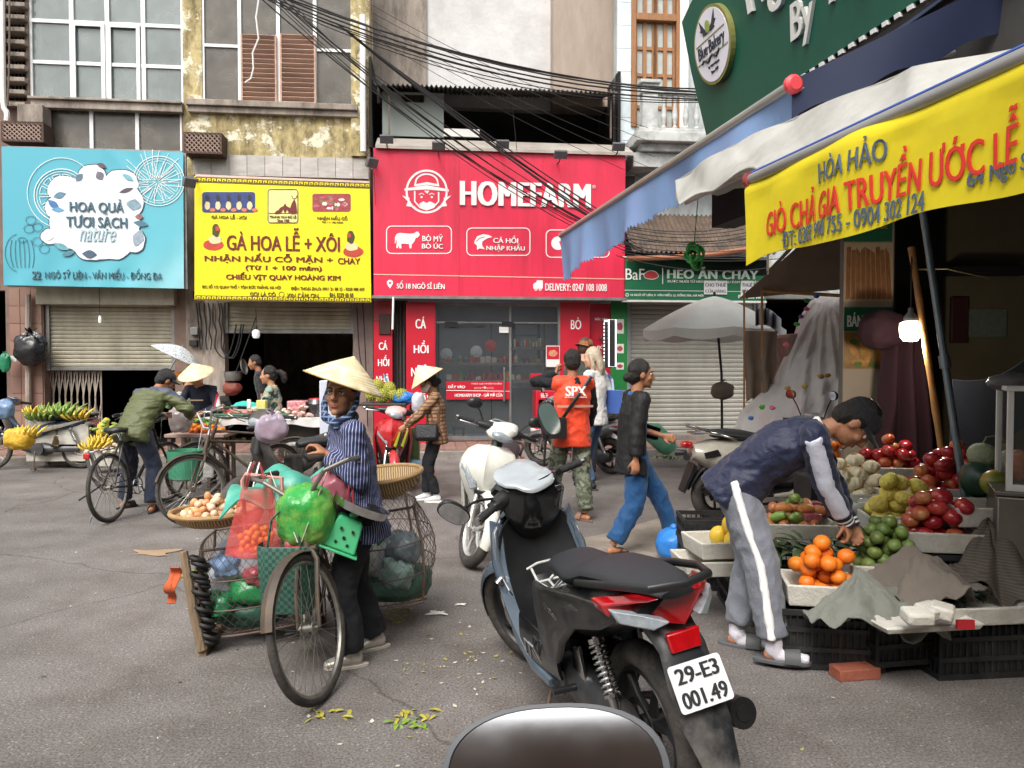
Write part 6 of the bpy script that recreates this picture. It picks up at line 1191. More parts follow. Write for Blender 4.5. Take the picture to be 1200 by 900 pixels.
def bicycle(T,mf=None,mc=None,r=.34,steer=0,bars='swept',wb=1.06,rack=True,fender=True,saddle_h=.82,mfen=None,barh=1.0,chaincase=False):
 mf=mf or M_bframe; M_chrome=mc or MATS['chrome']; rx,fx=0.0,wb; H=r
 head_t=Vector((fx-.2,0,.82)); head_b=Vector((fx-.155,0,.68)); bb=Vector((.43,0,.29)); seat=Vector((.25,0,.78)); ax=(head_t-head_b).normalized()
 b=B(); b.tube([seat,bb],.016,8); b.tube([head_t-ax*.03,seat-Vector((-.02,0,.05))],.014,8); b.tube([head_b+ax*.02,bb],.017,8); b.tube([head_t+ax*.03,head_b-ax*.01],.02,10)
 for s in (-1,1): b.tube([bb+Vector((0,s*.03,0)),(rx,s*.06,H)],.011,6); b.tube([seat+Vector((0,s*.02,-.03)),(rx,s*.06,H)],.009,6)
 obj('frame',b,mf,T)
 bike_wheel(T,(0,0,H),r)
 Ms=Matrix.Translation(head_b)@Matrix.Rotation(R(steer),4,ax)@Matrix.Translation(-head_b)
 S_=lambda p:Ms@Vector(p)
 fax=(Ms.to_3x3()@Vector((0,1,0)))
 bike_wheel(T,S_((fx,0,H)),r,fax)
 b=B()
 for s in (-1,1): b.tube([S_(head_b+Vector((0,s*.02,-.01))),S_((fx-.13,s*.05,.62)),S_((fx-.06,s*.055,.5)),S_((fx,s*.055,H))],[.013,.013,.011,.009],8)
 b.tube([S_(head_b+Vector((0,-.05,-.01))),S_(head_b+Vector((0,.05,-.01)))],.014,8); obj('fork',b,mf,T)
 st=head_t+ax*.1; b=B(); b.tube([S_(head_t),S_(st)],.012,8)
 z=barh
 if bars=='swept': pts=[(st.x-.26,.26,z),(st.x-.15,.27,z+.01),(st.x-.03,.26,z+.02),(st.x+.04,.16,z-.0),(st.x+.03,.06,st.z+.01),(st.x,0,st.z)]
 else: pts=[(st.x-.06,.3,z),(st.x,.18,z),(st.x+.02,.08,st.z+.02),(st.x,0,st.z)]
 full=pts+[(p[0],-p[1],p[2]) for p in pts[::-1][1:]]; b.tube([S_(p) for p in full],.0115,8); obj('handlebar',b,M_chrome,T)
 for s in (1,-1):
  p=Vector((pts[0][0],s*pts[0][1],pts[0][2])); q=Vector((pts[1][0],s*pts[1][1],pts[1][2])); b=B(); b.tube([S_(p),S_(p.lerp(q,.85))],.0165,10); obj('grip',b,M_saddle,T)
  b=B(); b.tube([S_(q+Vector((.03,0,-.02))),S_(p.lerp(q,.5)+Vector((0,s*.02,-.05)))],.005,5); b.tube([S_(q+Vector((.03,0,-.02))),S_(q+Vector((.1,-s*.1,.03))),S_((fx-.1,s*.01,.72))],.003,5); obj('brake_lever',b,M_chrome,T)
 b=B(); b.tube([seat,seat+Vector((-.02,0,saddle_h-.78+.03))],.013,8); obj('seat_post',b,M_chrome,T)
 sp=seat+Vector((-.03,0,saddle_h-.78+.05)); b=B(); b.tube([sp+Vector((-.13,0,.012)),sp+Vector((-.11,0,.02)),sp+Vector((-.03,0,.018)),sp+Vector((.06,0,.01)),sp+Vector((.15,0,.01)),sp+Vector((.165,0,.005))],[(.03,.01),(.085,.03),(.085,.03),(.035,.025),(.022,.02),(.01,.01)],14,side=(0,1,0)); obj('saddle',b,M_saddle,T)
 b=B(); 
 for q in (-1,1): b.tube([sp+Vector((-.1,q*.05,-.01)),sp+Vector((-.08,q*.05,-.05)),sp+Vector((.05,q*.02,-.03))],.006,6)
 obj('saddle_springs',b,M_chrome,T)
 if fender:
  for (c,a0,a1,Mx) in ((Vector((0,0,H)),40,190,None),(Vector((fx,0,H)),20,150,Ms)):
   b=B(); rings=[]
   for i in range(17):
    a=R(a0+(a1-a0)*i/16); rr=r+.018; ce=c+Vector((math.cos(a)*rr,0,math.sin(a)*rr)); nx=Vector((math.cos(a),0,math.sin(a)))
    ring=[ce+Vector((0,y,0))-nx*abs(y)*.35 for y in (-.028,-.014,0,.014,.028)]+[ce+Vector((0,y,0))-nx*(abs(y)*.35+.003) for y in (.028,.014,0,-.014,-.028)]
    rings.append([(Mx@p if Mx else p) for p in ring])
   b.rings(rings); obj('fender',b,mfen or mf,T)
 if rack:
  b=B()
  for s in (-1,0,1): b.tube([(.22,s*.05,.72),(-.1,s*.06,.72),(-.28,s*.06,.72)],.006,6)
  for x in (-.26,-.1,.06): b.tube([(x,-.06,.72),(x,.06,.72)],.006,6)
  for s in (-1,1): b.tube([(-.18,s*.06,.72),(0,s*.075,H)],.006,6)
  obj('luggage_rack',b,M_chrome,T)
  b=B(); b.box(-.315,-.295,-.03,.03,.66,.71); obj('rear_reflector',b,mat('red_reflector','b52018',.2,spec=.8),T,bev=.006)
 b=B(); b.torus(bb,(0,1,0),.085,.006,24,6); 
 for i in range(5): a=2*PI*i/5; b.tube([bb,(bb.x+.08*math.cos(a),0,bb.z+.08*math.sin(a))],.005,5)
 obj('chainring',b,M_chrome,T).location.y+= -.04
 b=B()
 for s,a in ((-1,R(-50)),(1,R(130))):
  e=bb+Vector((.17*math.cos(a),s*.07,.17*math.sin(a))); b.tube([bb+Vector((0,s*.05,0)),bb+Vector((0,s*.07,0)),e],.009,6)
 obj('crank',b,M_chrome,T)
 for s,a in ((-1,R(-50)),(1,R(130))): e=bb+Vector((.17*math.cos(a),s*.07,.17*math.sin(a))); b=B(); b.box(e.x-.045,e.x+.045,min(e.y+s*.01,e.y+s*.1),max(e.y+s*.01,e.y+s*.1),e.z-.012,e.z+.012); obj('pedal',b,M_saddle,T,bev=.004)
 b=B(); b.tube([bb+Vector((0,-.04,.085)),(0,-.04,H+.035)],.005,5); b.tube([bb+Vector((0,-.04,-.085)),(0,-.04,H-.035)],.005,5); obj('chain',b,M_cable,T)
 if chaincase: b=B(); b.prism([(-.04,H+.05),(bb.x+.1,bb.z+.11),(bb.x+.12,bb.z),(bb.x+.02,bb.z+.02),(-.02,H+.0)],-.065,-.05); obj('chain_guard',b,mf,T,bev=.005)
 b=B(); b.tube([(0.02,.08,H-.02),(-.12,.14,.02)],.007,6); obj('kickstand',b,M_chrome,T)
 return S_
# ================================================================ scooters (+x forward, y left, z up)
def plastic(name,col,rough=.28,coat=.6,dirt='8f877c'): return mat(name,col,rough,var=.04,scale=3,coat=coat,dirt=dirt,damt=.18,dscale=5)
M_blkp=plastic('matt_black_plastic','1b1c1e',.42,.1,'4a4742'); M_blkg=plastic('gloss_black_plastic','121316',.2,.6,'3c3a38'); M_seatv=mat('black_seat_vinyl','2b2c2f',.5,var=.08,scale=6,bump=.15,bscale=150); M_eng=mat('engine_metal','57585a',.45,.7,var=.25,scale=9,dirt='3a322a',damt=.6,dscale=7)
M_lens=mat('clear_lens','8f979c',.06,var=.25,scale=30,spec=1); M_tail=mat('red_lens','a80f16',.1,var=.2,scale=20,spec=.9,coat=.6); M_amber=mat('amber_lens','d8842c',.15,spec=.8); M_mirror=mat('mirror_glass','d4d8da',.02,1,var=.02); M_muff=mat('muffler','3f3e3e',.4,.8,var=.2)
def moto_wheel(T,c,r,w,ax=(0,1,0),spokes=5,mr=None,wire=False,mt=None):
 c=Vector(c); ax=Vector(ax).normalized(); a=ax.orthogonal().normalized(); d=ax.cross(a)
 b=B(); b.torus(c,ax,r-w,w,44,12,1.0); 
 wh=obj('wheel',b,mt or M_tyre,T)
 b=B(); prof=[]; rin=r-2*w+.006; b.torus(c,ax,rin-.006,.012,44,8,w*.75/.012); obj('rim',b,mr or M_rim,wh)
 b=B()
 if wire:
  for i in range(36): t=2*PI*i/36; t2=t+(.5 if (i//2)%2 else -.5); s=1 if i%2 else -1; b.tube([c+ax*.03*s+(a*math.cos(t2)+d*math.sin(t2))*.045,c+(a*math.cos(t)+d*math.sin(t))*rin],.0017,4,cap=False)
  obj('spokes',b,M_spoke,wh,kind='stuff')
 else:
  for i in range(spokes):
   t=2*PI*i/spokes; u=a*math.cos(t)+d*math.sin(t); u2=a*math.cos(t+.22)+d*math.sin(t+.22); b.tube([c+u*.03,c+u2*(rin*.55),c+u*(rin)],[(.02,.016),(.014,.012),(.02,.016)],8,side=ax)
  obj('cast_spokes',b,mr or M_rim,wh)
 b=B(); b.cyl(c-ax*.045,c+ax*.045,.035,n=16); b.cyl(c-ax*.07,c+ax*.07,.012,n=8); obj('hub',b,mr or M_rim,wh)
 b=B(); b.torus(c+ax*.05,ax,.085,.012,28,6,.2); obj('brake_disc',b,M_chrome,wh); return wh
def L2(T,name,pts,rad,m,n=16,side=(0,1,0),**k):
 b=B(); b.tube(pts,rad,n,side=side); return obj(name,b,m,T,**k)
def spring(T,a,bq,r,m,turns=9):
 a=Vector(a); c=Vector(bq); t=(c-a).normalized(); u=t.orthogonal().normalized(); v=t.cross(u); b=B(); L=(c-a).length; n=turns*12
 b.tube([a+t*L*(.08+.62*i/n)+(u*math.cos(2*PI*i/12)+v*math.sin(2*PI*i/12))*r for i in range(n+1)],.0055,6); o=obj('shock_spring',b,m,T)
 b=B(); b.cyl(a,a+t*L*.72,.013,n=10); b.cyl(a+t*L*.7,c,.02,.015,n=12); b.cyl(a+t*L*.02,a+t*L*.08,.03,n=14); b.cyl(a+t*L*.69,a+t*L*.73,.03,n=14); obj('shock_body',b,M_chrome,o)
def mirror(T,base,top,facing,m=None,size=(.062,.045),roundm=False,up=(0,0,1)):
 base=Vector(base); top=Vector(top); f=Vector(facing).normalized(); u=Vector(up)-f*Vector(up).dot(f); u.normalize(); s=u.cross(f)
 b=B(); b.tube([base,base.lerp(top,.45)+Vector((0,0,.02)),top],.0065,8); st=obj('mirror_stem',b,M_cable,T)
 M=Matrix((s,f,u)).transposed(); b=B(); 
 def ring(k,d): return [top+M@Vector((size[0]*k*math.copysign(abs(math.cos(a))**.8,math.cos(a)),d,size[1]*k*math.copysign(abs(math.sin(a))**.8,math.sin(a)))) for a in [2*PI*i/28 for i in range(28)]]
 b.rings([ring(.3,-.03),ring(.7,-.026),ring(.95,-.012),ring(1,.004),ring(.96,.008)]); sh=obj('mirror_shell',b,M_blkp,st)
 b=B(); b.rings([ring(.9,.0075),ring(.9,.0095)]); obj('mirror_glass',b,M_mirror,st,ang=20); return st
def vehicle_plate(T,M,w,h,lines,m_=None):
 "number plate; M places its local x,z plane (facing -y)"
 b=B(); r=.012
 b.prism([(x-0,z) for x,z in [( (w/2-r)*sx+r*math.cos(R(a)),(h/2-r)*sz+r*math.sin(R(a))) for sx,sz,a0 in ((1,1,0),(-1,1,90),(-1,-1,180),(1,-1,270)) for a in (a0,a0+30,a0+60,a0+90)]],-.0015,.0015); shift(b,M); pl_=obj('number_plate',b,mat('plate_white','dedfdf',.45,var=.03,dirt='a8a49c',damt=.3,dscale=30),T)
 b=B(); b.torus((0,0,0),(0,1,0),1,1,4,4) if False else None
 for i,t in enumerate(lines):
  hh=h/len(lines)*.66; ww=w*(.8 if i==0 else .84); b=text_b(t,ww,hh,.035,.003); shift(b,M@Matrix.Translation((0,-.003,h/2-(i+.5)*h/len(lines)))); obj('lettering',b,mat('plate_black','26282c',.5,var=.3,scale=40),pl_,smooth=False)
 return pl_
def scooter(T,c):
 """c: colours and options. body, trim, inner, seat materials"""
 body,trim,inner,seat=c['body'],c.get('trim',c['body']),c.get('inner',M_blkp),c.get('seat',M_seatv); fr=c.get('fr',.27); rr=c.get('rr',.26); fx=.63; rx=-.61; wave=c.get('wave',False)
 st=c.get('steer',0); rim=c.get('rim',M_blkp)
 moto_wheel(T,(rx,0,rr),rr,c.get('rw',.05),spokes=5,mr=rim,wire=wave)
 hb=Vector((fx-.17,0,.62)); ax=Vector((-.42,0,1)).normalized(); Ms=Matrix.Translation(hb)@Matrix.Rotation(R(st),4,ax)@Matrix.Translation(-hb); S_=lambda p:Ms@Vector(p); fax=Ms.to_3x3()@Vector((0,1,0))
 moto_wheel(T,S_((fx,0,fr)),fr,c.get('fw',.042),fax,mr=c.get('frim',rim),wire=wave)
 b=B()
 for s in (-1,1): b.tube([S_((fx-.15,s*.055,.62)),S_((fx-.06,s*.07,.42)),S_((fx-.01,s*.07,fr))],[.017,.02,.02],10)
 obj('fork',b,c.get('forkm',M_chrome),T)
 b=B(); rings=[]
 for i in range(15):
  a=R(-12+150*i/14); R_=fr+.022; ce=Vector((fx+math.cos(a)*R_,0,fr+math.sin(a)*R_)); nx=Vector((math.cos(a),0,math.sin(a))); w=.062*(1-.35*abs(i/14-.45)*2*.8)
  rings.append([S_(ce+Vector((0,w*y,0))-nx*(.05*abs(y)**2.2)) for y in (-1,-.75,-.4,0,.4,.75,1)]+[S_(ce+Vector((0,w*y,0))-nx*(.05*abs(y)**2.2+.004)) for y in (1,.75,.4,0,-.4,-.75,-1)])
 b.rings(rings); obj('front_fender',b,c.get('fender',body),T)
 W1=1.0
 if not wave:
  aw=c.get('aw',1); prof=[(.425,.10,.925),(.455,.15,.885),(.475,.178,.82),(.485,.188,.75),(.475,.178,.67),(.44,.15,.58),(.40,.12,.50),(.34,.10,.40),(.30,.08,.33)]
  def nose(y,k): return (.105 if k>1 else .06)*(1-abs(y)**1.7)
  b=B(); ys=(-1,-.92,-.7,-.45,-.22,-.07,0,.07,.22,.45,.7,.92,1); rings=[]
  for k,(x,w,z) in enumerate(prof): rings.append([(x+nose(y,k)+(.012*(1-abs(y)/.07) if abs(y)<.07 else 0)-.05*abs(y)**2,y*w*aw,z-.02*abs(y)) for y in ys]+[(x-.07*abs(y)**2-.012,y*w*aw,z-.02*abs(y)) for y in ys[::-1]])
  b.rings(rings); obj('front_apron',b,body,T,ang=50)
  for s in (-1,1):
   b=B(); b.grid(lambda u,v:(lambda y,z,w,x:(x+.105*(1-abs(y)**1.7)-.05*y*y+.006,s*y*w*aw,z-.02*y))(.28+.62*u,.60+.13*u+.055*v*(1-u*.3),.15+.036*(min(.75,.60+.13*u)-.58)/.17,.45+.03*(.0+.13*u)/.17),10,5,.012); obj('indicator',b,M_lens,T)
  b=B(); b.grid(lambda u,v:(.478+.105*(1-abs(2*u-1)**1.7*.1)-.02*abs(2*u-1)+.02-.05*v,(u-.5)*.12,.585-.06*v-.0),8,4,.01); obj('apron_grille',b,M_blkp,T)
  b=B(); rings=[]
  for x,w,z in ((.37,.10,.9),(.385,.165,.82),(.37,.205,.72),(.335,.2,.6),(.28,.17,.48),(.24,.15,.38),(.22,.14,.31)):
   rings.append([(x-.03*abs(y)**2*1.5,y*w,z) for y in (-1,-.7,-.35,0,.35,.7,1)]+[(x+.02-.03*abs(y)**2*1.5,y*w,z) for y in (1,.7,.35,0,-.35,-.7,-1)])
  b.rings(rings); obj('leg_shield',b,inner,T)
  for s in (-1,1):
   L2(T,'side_trim',[(.4,s*.12,.88),(.375,s*.19,.8),(.33,s*.215,.68),(.27,s*.2,.52),(.2,s*.185,.36),(.05,s*.18,.29),(-.12,s*.18,.28)],[(.012,.01),(.02,.022),(.022,.03),(.024,.035),(.028,.035),(.03,.03),(.02,.02)],trim,10)
  b=B(); b.tube([(.3,0,.3),(.1,0,.285),(-.15,0,.285),(-.22,0,.32)],[(.17,.035),(.185,.04),(.185,.04),(.15,.05)],16,side=(0,1,0)); obj('floor_board',b,inner,T,ang=50)
  if c.get('tunnel',True): L2(T,'centre_tunnel',[(.36,0,.55),(.27,0,.42),(.1,0,.36),(-.1,0,.38),(-.2,0,.5)],[(.1,.05),(.09,.07),(.075,.07),(.08,.07),(.12,.06)],inner)
 else:
  L2(T,'leg_shield',[(.44,0,.86),(.42,0,.74),(.33,0,.55),(.26,0,.4)],[(.08,.04),(.17,.03),(.2,.025),(.15,.02)],c.get('shield',body))
  L2(T,'frame_cover',[(.42,0,.74),(.25,0,.55),(.05,0,.5),(-.1,0,.56),(-.2,0,.62)],[(.05,.05),(.05,.06),(.05,.06),(.08,.07),(.1,.05)],body)
 hc=c.get('hh',.0)
 L2(T,'handlebar_cowl',[S_((.5,0,.93+hc)),S_((.46,0,.965+hc)),S_((.4,0,1.0+hc)),S_((.34,0,1.0+hc)),S_((.3,0,.97+hc))],[(.03,.02),(.115,.05),(.135,.06),(.125,.055),(.07,.03)],c.get('cowl',body))
 L2(T,'handlebar_cover',[S_((.36,-.2,.985+hc)),S_((.375,-.12,.985+hc)),S_((.385,0,.98+hc)),S_((.375,.12,.985+hc)),S_((.36,.2,.985+hc))],[.028,.045,.05,.045,.028],c.get('barm',M_blkp),12,side=(0,0,1))
 L2(T,'steering_column',[S_((.4,0,.96)),S_((.43,0,.84)),S_((.46,0,.7))],[.045,.05,.05],M_blkp,12)
 b=B(); rings=[[S_((.47+dx+.03*0,.085*k*math.cos(a),.945+hc+.042*k*math.sin(a)+dz)) for a in [2*PI*i/20 for i in range(20)]] for dx,k,dz in ((-.02,1.05,.01),(.025,.98,0),(.045,.7,-.004),(.052,.3,-.006))]; b.rings(rings); obj('headlight',b,M_lens,T)
 for s in (-1,1):
  b=B(); b.tube([S_((.36,s*.2,.985+hc)),S_((.335,s*.24,.985+hc)),S_((.31,s*.345,.98+hc))],[.017,.018,.018],12); g=obj('grip',b,mat('rubber_grip','222222',.8,bump=.4,bscale=60),T)
  b=B(); b.cyl(S_((.31,s*.345,.98+hc)),S_((.305,s*.362,.98+hc)),.019,n=12); obj('bar_end',b,M_chrome,g)
  b=B(); b.box(-.03,.03,-.025,.025,-.02,.02); shift(b,Matrix.Translation(S_((.355,s*.2,.985+hc)))@Ms.to_3x3().to_4x4()); obj('switch_box',b,M_blkp,T,bev=.01)
  b=B(); b.tube([S_((.39,s*.19,.975+hc)),S_((.4,s*.25,.97+hc)),S_((.36,s*.34,.965+hc))],[.008,.007,.006],8); obj('brake_lever',b,M_chrome,T)
  if c.get('mirrors',True) and not (c.get('nomirror')==s):
   mt=c.get('mirror_top',(.36,.3,1.24)); mirror(T,S_((.375,s*.15,1.0+hc)),S_((mt[0],s*mt[1],mt[2])),Ms.to_3x3()@Vector(c.get('mface',(-1,-.15*s,-.05))),size=c.get('msize',(.062,.045)))
 b=B(); b.box(-.05,.05,-.08,.08,-.004,.004); shift(b,Ms@Matrix.Translation((.345,0,1.045+hc))@Matrix.Rotation(R(-20),4,'Y')); obj('dashboard',b,M_lens,T,bev=.003)
 sz=c.get('sz',.76)
 pts=[(-.02,0,sz-.06),(.0,0,sz-.035),(-.08,0,sz-.02),(-.25,0,sz-.02),(-.4,0,sz+.012),(-.55,0,sz+.03),(-.68,0,sz+.035),(-.71,0,sz+.02)]
 if not c.get('bare'): L2(T,'seat',pts[1:],[(.03,.03),(.1,.05),(.13,.055),(.13,.055),(.12,.05),(.1,.042),(.04,.02)],seat,18)
 if wave: sec=[(-.05,.09,.6,.05),(-.2,.11,.62,.07),(-.4,.115,.64,.08),(-.6,.1,.68,.06),(-.78,.06,.74,.03)]
 else: sec=[(-.03,.13,.5,.1),(-.12,.165,.5,.17),(-.28,.185,.54,.16),(-.48,.18,.6,.12),(-.66,.15,.66,.08),(-.8,.09,.7,.05),(-.84,.05,.705,.035)]
 if not c.get('bare'): L2(T,'rear_body',[(x,0,z) for x,w,z,h in sec],[(w,h) for x,w,z,h in sec],c.get('rear',body),20)
 b=B(); b.tube([(-.5,.13,sz-.01),(-.66,.13,sz+.04),(-.8,.1,sz+.055),(-.86,0,sz+.055),(-.8,-.1,sz+.055),(-.66,-.13,sz+.04),(-.5,-.13,sz-.01)],.013,10)
 if not c.get('bare'): obj('grab_rail',b,c.get('rail',M_blkp),T)
 if not c.get('bare'):
  b=B(); b.prism([(-.15,.69),(-.05,.725),(.05,.725),(.15,.69),(.12,.645),(.0,.625),(-.12,.645)],.0,.05,lambda a,z_,d:(-.845+d+abs(a)*abs(a)*3.5,a,z_)); obj('tail_light',b,M_tail,T,bev=.008)
  for s in (-1,1): b=B(); b.prism([(s*.07,.668),(s*.15,.69),(s*.165,.66),(s*.12,.642)],-.012,.04,lambda a,z_,d:(-.838+d+abs(a)*abs(a)*3.5,a,z_)); obj('indicator',b,M_lens,T,bev=.006)
 fp=c.get('fpts',[(-.72,0,.62),(-.83,0,.52),(-.9,0,.4),(-.93,0,.33)]); (None if c.get('bare') else L2(T,'rear_fender',fp,[(.07,.03),(.075,.012),(.07,.01),(.045,.008)],M_blkp,12))
 if c.get('plate'):
  M=Matrix.Translation(c.get('platepos',(-.885,0,.485)))@Matrix.Rotation(R(-90),4,'Z')@Matrix.Rotation(R(c.get('ptilt',-28)),4,'X'); vehicle_plate(T,M,.19,.14,c['plate'])
 if wave:
  b=B(); b.tube([(.2,0,.33),(.05,0,.3),(-.1,0,.29),(-.2,0,.3)],[(.06,.06),(.1,.08),(.12,.1),(.08,.07)],14,side=(0,1,0)); b.cyl((-.05,-.14,.29),(-.05,.14,.29),.085,n=18); obj('engine',b,M_eng,T)
  b=B(); b.tube([(-.1,.09,.29),(-.61,.09,rr)],[(.02,.05),(.02,.04)],10,side=(0,1,0)); obj('chain_case',b,M_eng,T)
 else:
  b=B(); b.tube([(-.12,.1,.33),(-.2,.1,.32),(-.4,.1,.3),(-.58,.1,rr),(-.68,.1,rr)],[(.05,.07),(.06,.1),(.055,.085),(.055,.1),(.04,.05)],16,side=(0,1,0)); obj('belt_case',b,c.get('eng',M_eng),T)
  b=B(); b.tube([(-.1,-.04,.34),(-.2,-.05,.33),(-.35,-.05,.36)],[(.09,.07),(.1,.1),(.06,.06)],14,side=(0,1,0)); b.cyl((-.15,.16,.31),(-.15,.17,.31),.07,n=20); obj('engine',b,M_eng,T)
 b=B(); b.tube([(-.05,-.12,.2),(-.25,-.14,.19),(-.4,-.15,.25),(-.5,-.155,.29),(-.82,-.16,.37),(-.84,-.16,.375)],[.014,.014,.02,.045,.052,.045],14); b.cyl((-.84,-.16,.375),(-.855,-.16,.379),.025,n=12); obj('exhaust',b,M_muff,T)
 b=B(); b.tube([(-.52,-.2,.31),(-.8,-.21,.385)],[(.01,.04),(.01,.035)],8,side=(0,1,0)); obj('exhaust_guard',b,M_blkp,T)
 spring(T,(-.5,.135,.6),(-.62,.135,rr+.05),.028,M_chrome)
 if c.get('twin',True): spring(T,(-.5,-.13,.6),(-.62,-.13,rr+.05),.028,M_chrome)
 b=B(); b.tube([(-.02,.13,.27),(-.06,.24,.03)],.009,8); b.box(-.09,-.03,.22,.27,.0,.03); obj('side_stand',b,M_rust,T)
 for s in (-1,1): b=B(); b.tube([(-.3,s*.14,.33),(-.3,s*.25,.34)],.014,10); obj('foot_peg',b,M_blkp,T); b=B(); b.prism([(-.28,.48),(-.33,.5),(-.36,.36),(-.28,.31),(-.24,.33)],s*.13-.008,s*.13+.008); obj('peg_bracket',b,M_chrome,T,bev=.003)
 return S_
# ================================================================ placing helpers
def toloc(w,loc,rz,lean=0):
 M=(Matrix.Translation(loc)@Matrix.Rotation(rz,4,'Z')@Matrix.Rotation(lean,4,'X')).inverted(); return M@Vector(w)
def rzdir(dx,dy): return math.atan2(-dx,dy)       # for people (+y forward)
def vehicle(name,label,cat,loc,fwd,lean=0,group=None):
 rz=math.atan2(fwd[1],fwd[0]); o=thing(name,label,cat,loc,group=group,rot=(lean,0,rz)); return o
def cloth(name,col,**k):
 a=dict(rough=.85,var=.1,scale=5,bump=.25,bscale=90,fuzz=.15); a.update(k); return mat(name,col,**a)
def stripes(name,c1,c2,freq,ax='X',duty=.8,rough=.8,rot=(0,0,0),two=None):
 def f(n,L,o,b):
  mp=N_(n,'ShaderNodeMapping'); mp.inputs['Rotation'].default_value=rot; L.new(o,mp.inputs[0]); sp=N_(n,'ShaderNodeSeparateXYZ'); L.new(mp.outputs[0],sp.inputs[0])
  def st(axis,fr,du):
   m=N_(n,'ShaderNodeMath',operation='MULTIPLY'); m.inputs[1].default_value=fr; L.new(sp.outputs[axis],m.inputs[0]); fr_=N_(n,'ShaderNodeMath',operation='FRACT'); L.new(m.outputs[0],fr_.inputs[0])
   g=N_(n,'ShaderNodeMath',operation='GREATER_THAN'); g.inputs[1].default_value=du; L.new(fr_.outputs[0],g.inputs[0]); return g.outputs[0]
  fac=st(ax,freq,duty)
  if two: 
   f2=st(two,freq,duty); mx=N_(n,'ShaderNodeMath',operation='MAXIMUM'); L.new(fac,mx.inputs[0]); L.new(f2,mx.inputs[1]); fac=mx.outputs[0]
  c=N_(n,'ShaderNodeMixRGB'); c.inputs[1].default_value=(*lin(c1),1); c.inputs[2].default_value=(*lin(c2),1); L.new(fac,c.inputs[0])
  ns=N_(n,'ShaderNodeTexNoise',i_Scale=90,i_Detail=3); L.new(o,ns.inputs['Vector']); bp=N_(n,'ShaderNodeBump',i_Strength=.2,i_Distance=.01); L.new(ns.outputs[0],bp.inputs['Height']); L.new(bp.outputs[0],b.inputs['Normal']); return c.outputs[0]
 return node_mat(name,f,rough)
def ang_stripes(name,c1,c2,freq,duty):
 def f(n,L,o,b):
  sp=N_(n,'ShaderNodeSeparateXYZ'); L.new(o,sp.inputs[0]); a=N_(n,'ShaderNodeMath',operation='ARCTAN2'); L.new(sp.outputs[0],a.inputs[0]); L.new(sp.outputs[1],a.inputs[1])
  zz=N_(n,'ShaderNodeMath',operation='MULTIPLY_ADD'); zz.inputs[1].default_value=.25; L.new(sp.outputs[2],zz.inputs[0]); L.new(a.outputs[0],zz.inputs[2])
  m=N_(n,'ShaderNodeMath',operation='MULTIPLY'); m.inputs[1].default_value=freq; L.new(zz.outputs[0],m.inputs[0]); fr_=N_(n,'ShaderNodeMath',operation='FRACT'); L.new(m.outputs[0],fr_.inputs[0])
  g=N_(n,'ShaderNodeMath',operation='GREATER_THAN'); g.inputs[1].default_value=duty; L.new(fr_.outputs[0],g.inputs[0]); c=N_(n,'ShaderNodeMixRGB'); c.inputs[1].default_value=(*lin(c1),1); c.inputs[2].default_value=(*lin(c2),1); L.new(g.outputs[0],c.inputs[0]); return c.outputs[0]
 return node_mat(name,f,.8)
def patches(name,cols,scale,rough=.85,dist='noise'):
 def f(n,L,o,b):
  x=N_(n,'ShaderNodeTexVoronoi',i_Scale=scale) if dist=='voronoi' else N_(n,'ShaderNodeTexNoise',i_Scale=scale,i_Detail=3)
  L.new(o,x.inputs['Vector']); src=x.outputs['Color'] if dist=='voronoi' else x.outputs[0]
  k=len(cols); st=[(.0 if i==0 else (.3+.4*i/k if dist!='voronoi' else i/k),c) for i,c in enumerate(cols)]
  return ramp(n,L,src,st,'CONSTANT')
 return node_mat(name,f,rough)
# ================================================================ vehicles
M_slate=plastic('slate_blue_metallic','4a5866',.25,1)
T=vehicle('scooter','big black scooter in the foreground with slate blue trim and white number plate','scooter',(.33,3.22,0),(-.345,.94),R(-8))
fgc=dict(body=M_blkg,trim=M_slate,plate=['29-E3','001.49'],platepos=(-.955,0,.575),ptilt=-28,bare=True,steer=24,sz=.80,rim=M_blkp,mirrors=False,rr=.29,fr=.29,rw=.05,fender=M_slate,cowl=M_blkg,tunnel=True,rail=M_blkp,rear=M_blkg)
S_=scooter(T,fgc); SC=T
mirror(T,S_((.375,.15,1.0)),S_((.36,.42,1.05)),(-.9,.3,-.5),size=(.05,.08),up=(.3,.5,.8)); mirror(T,S_((.375,-.15,1.0)),S_((.31,-.22,1.25)),(-.93,-.1,.42),size=(.052,.088))
b=B(); rings=[[S_((.335+.115*math.copysign(abs(math.cos(a))**.6,math.cos(a))*k,.13*math.copysign(abs(math.sin(a))**.6,math.sin(a))*k*(1 if math.cos(a)>0 else .85),1.055+.05*math.cos(a)*k+dz)) for a in [2*PI*i/28 for i in range(28)]] for k,dz in ((1,-.012),(1,.0),(.93,.006),(.4,.011),(.1,.012))]; b.rings(rings); obj('dashboard_glass',b,mat('dashboard_glass','b9bfc2',.08,.35,spec=1),T,ang=60)
L2(T,'steering_cowl',[S_((.33,0,1.02)),S_((.32,0,.95)),S_((.35,0,.84)),S_((.39,0,.76))],[(.14,.07),(.16,.085),(.13,.07),(.08,.04)],M_blkg,20)
for i in range(3): b=B(); b.box(-.003,.003,-.045+.004*i,.035-.004*i,-.012,.012); shift(b,Matrix.Translation(S_((.237+.012*i,-.06,.965-.032*i)))@Matrix.Rotation(R(12),4,'Y')); obj('silver_badge',b,M_chrome,T,bev=.003)
b=B(); b.box(-.01,.012,-.02,.02,-.035,.035); shift(b,Matrix.Translation((.375,-.1,.8))@Matrix.Rotation(R(-20),4,'Y')); obj('key_switch',b,M_chrome,T,bev=.01)
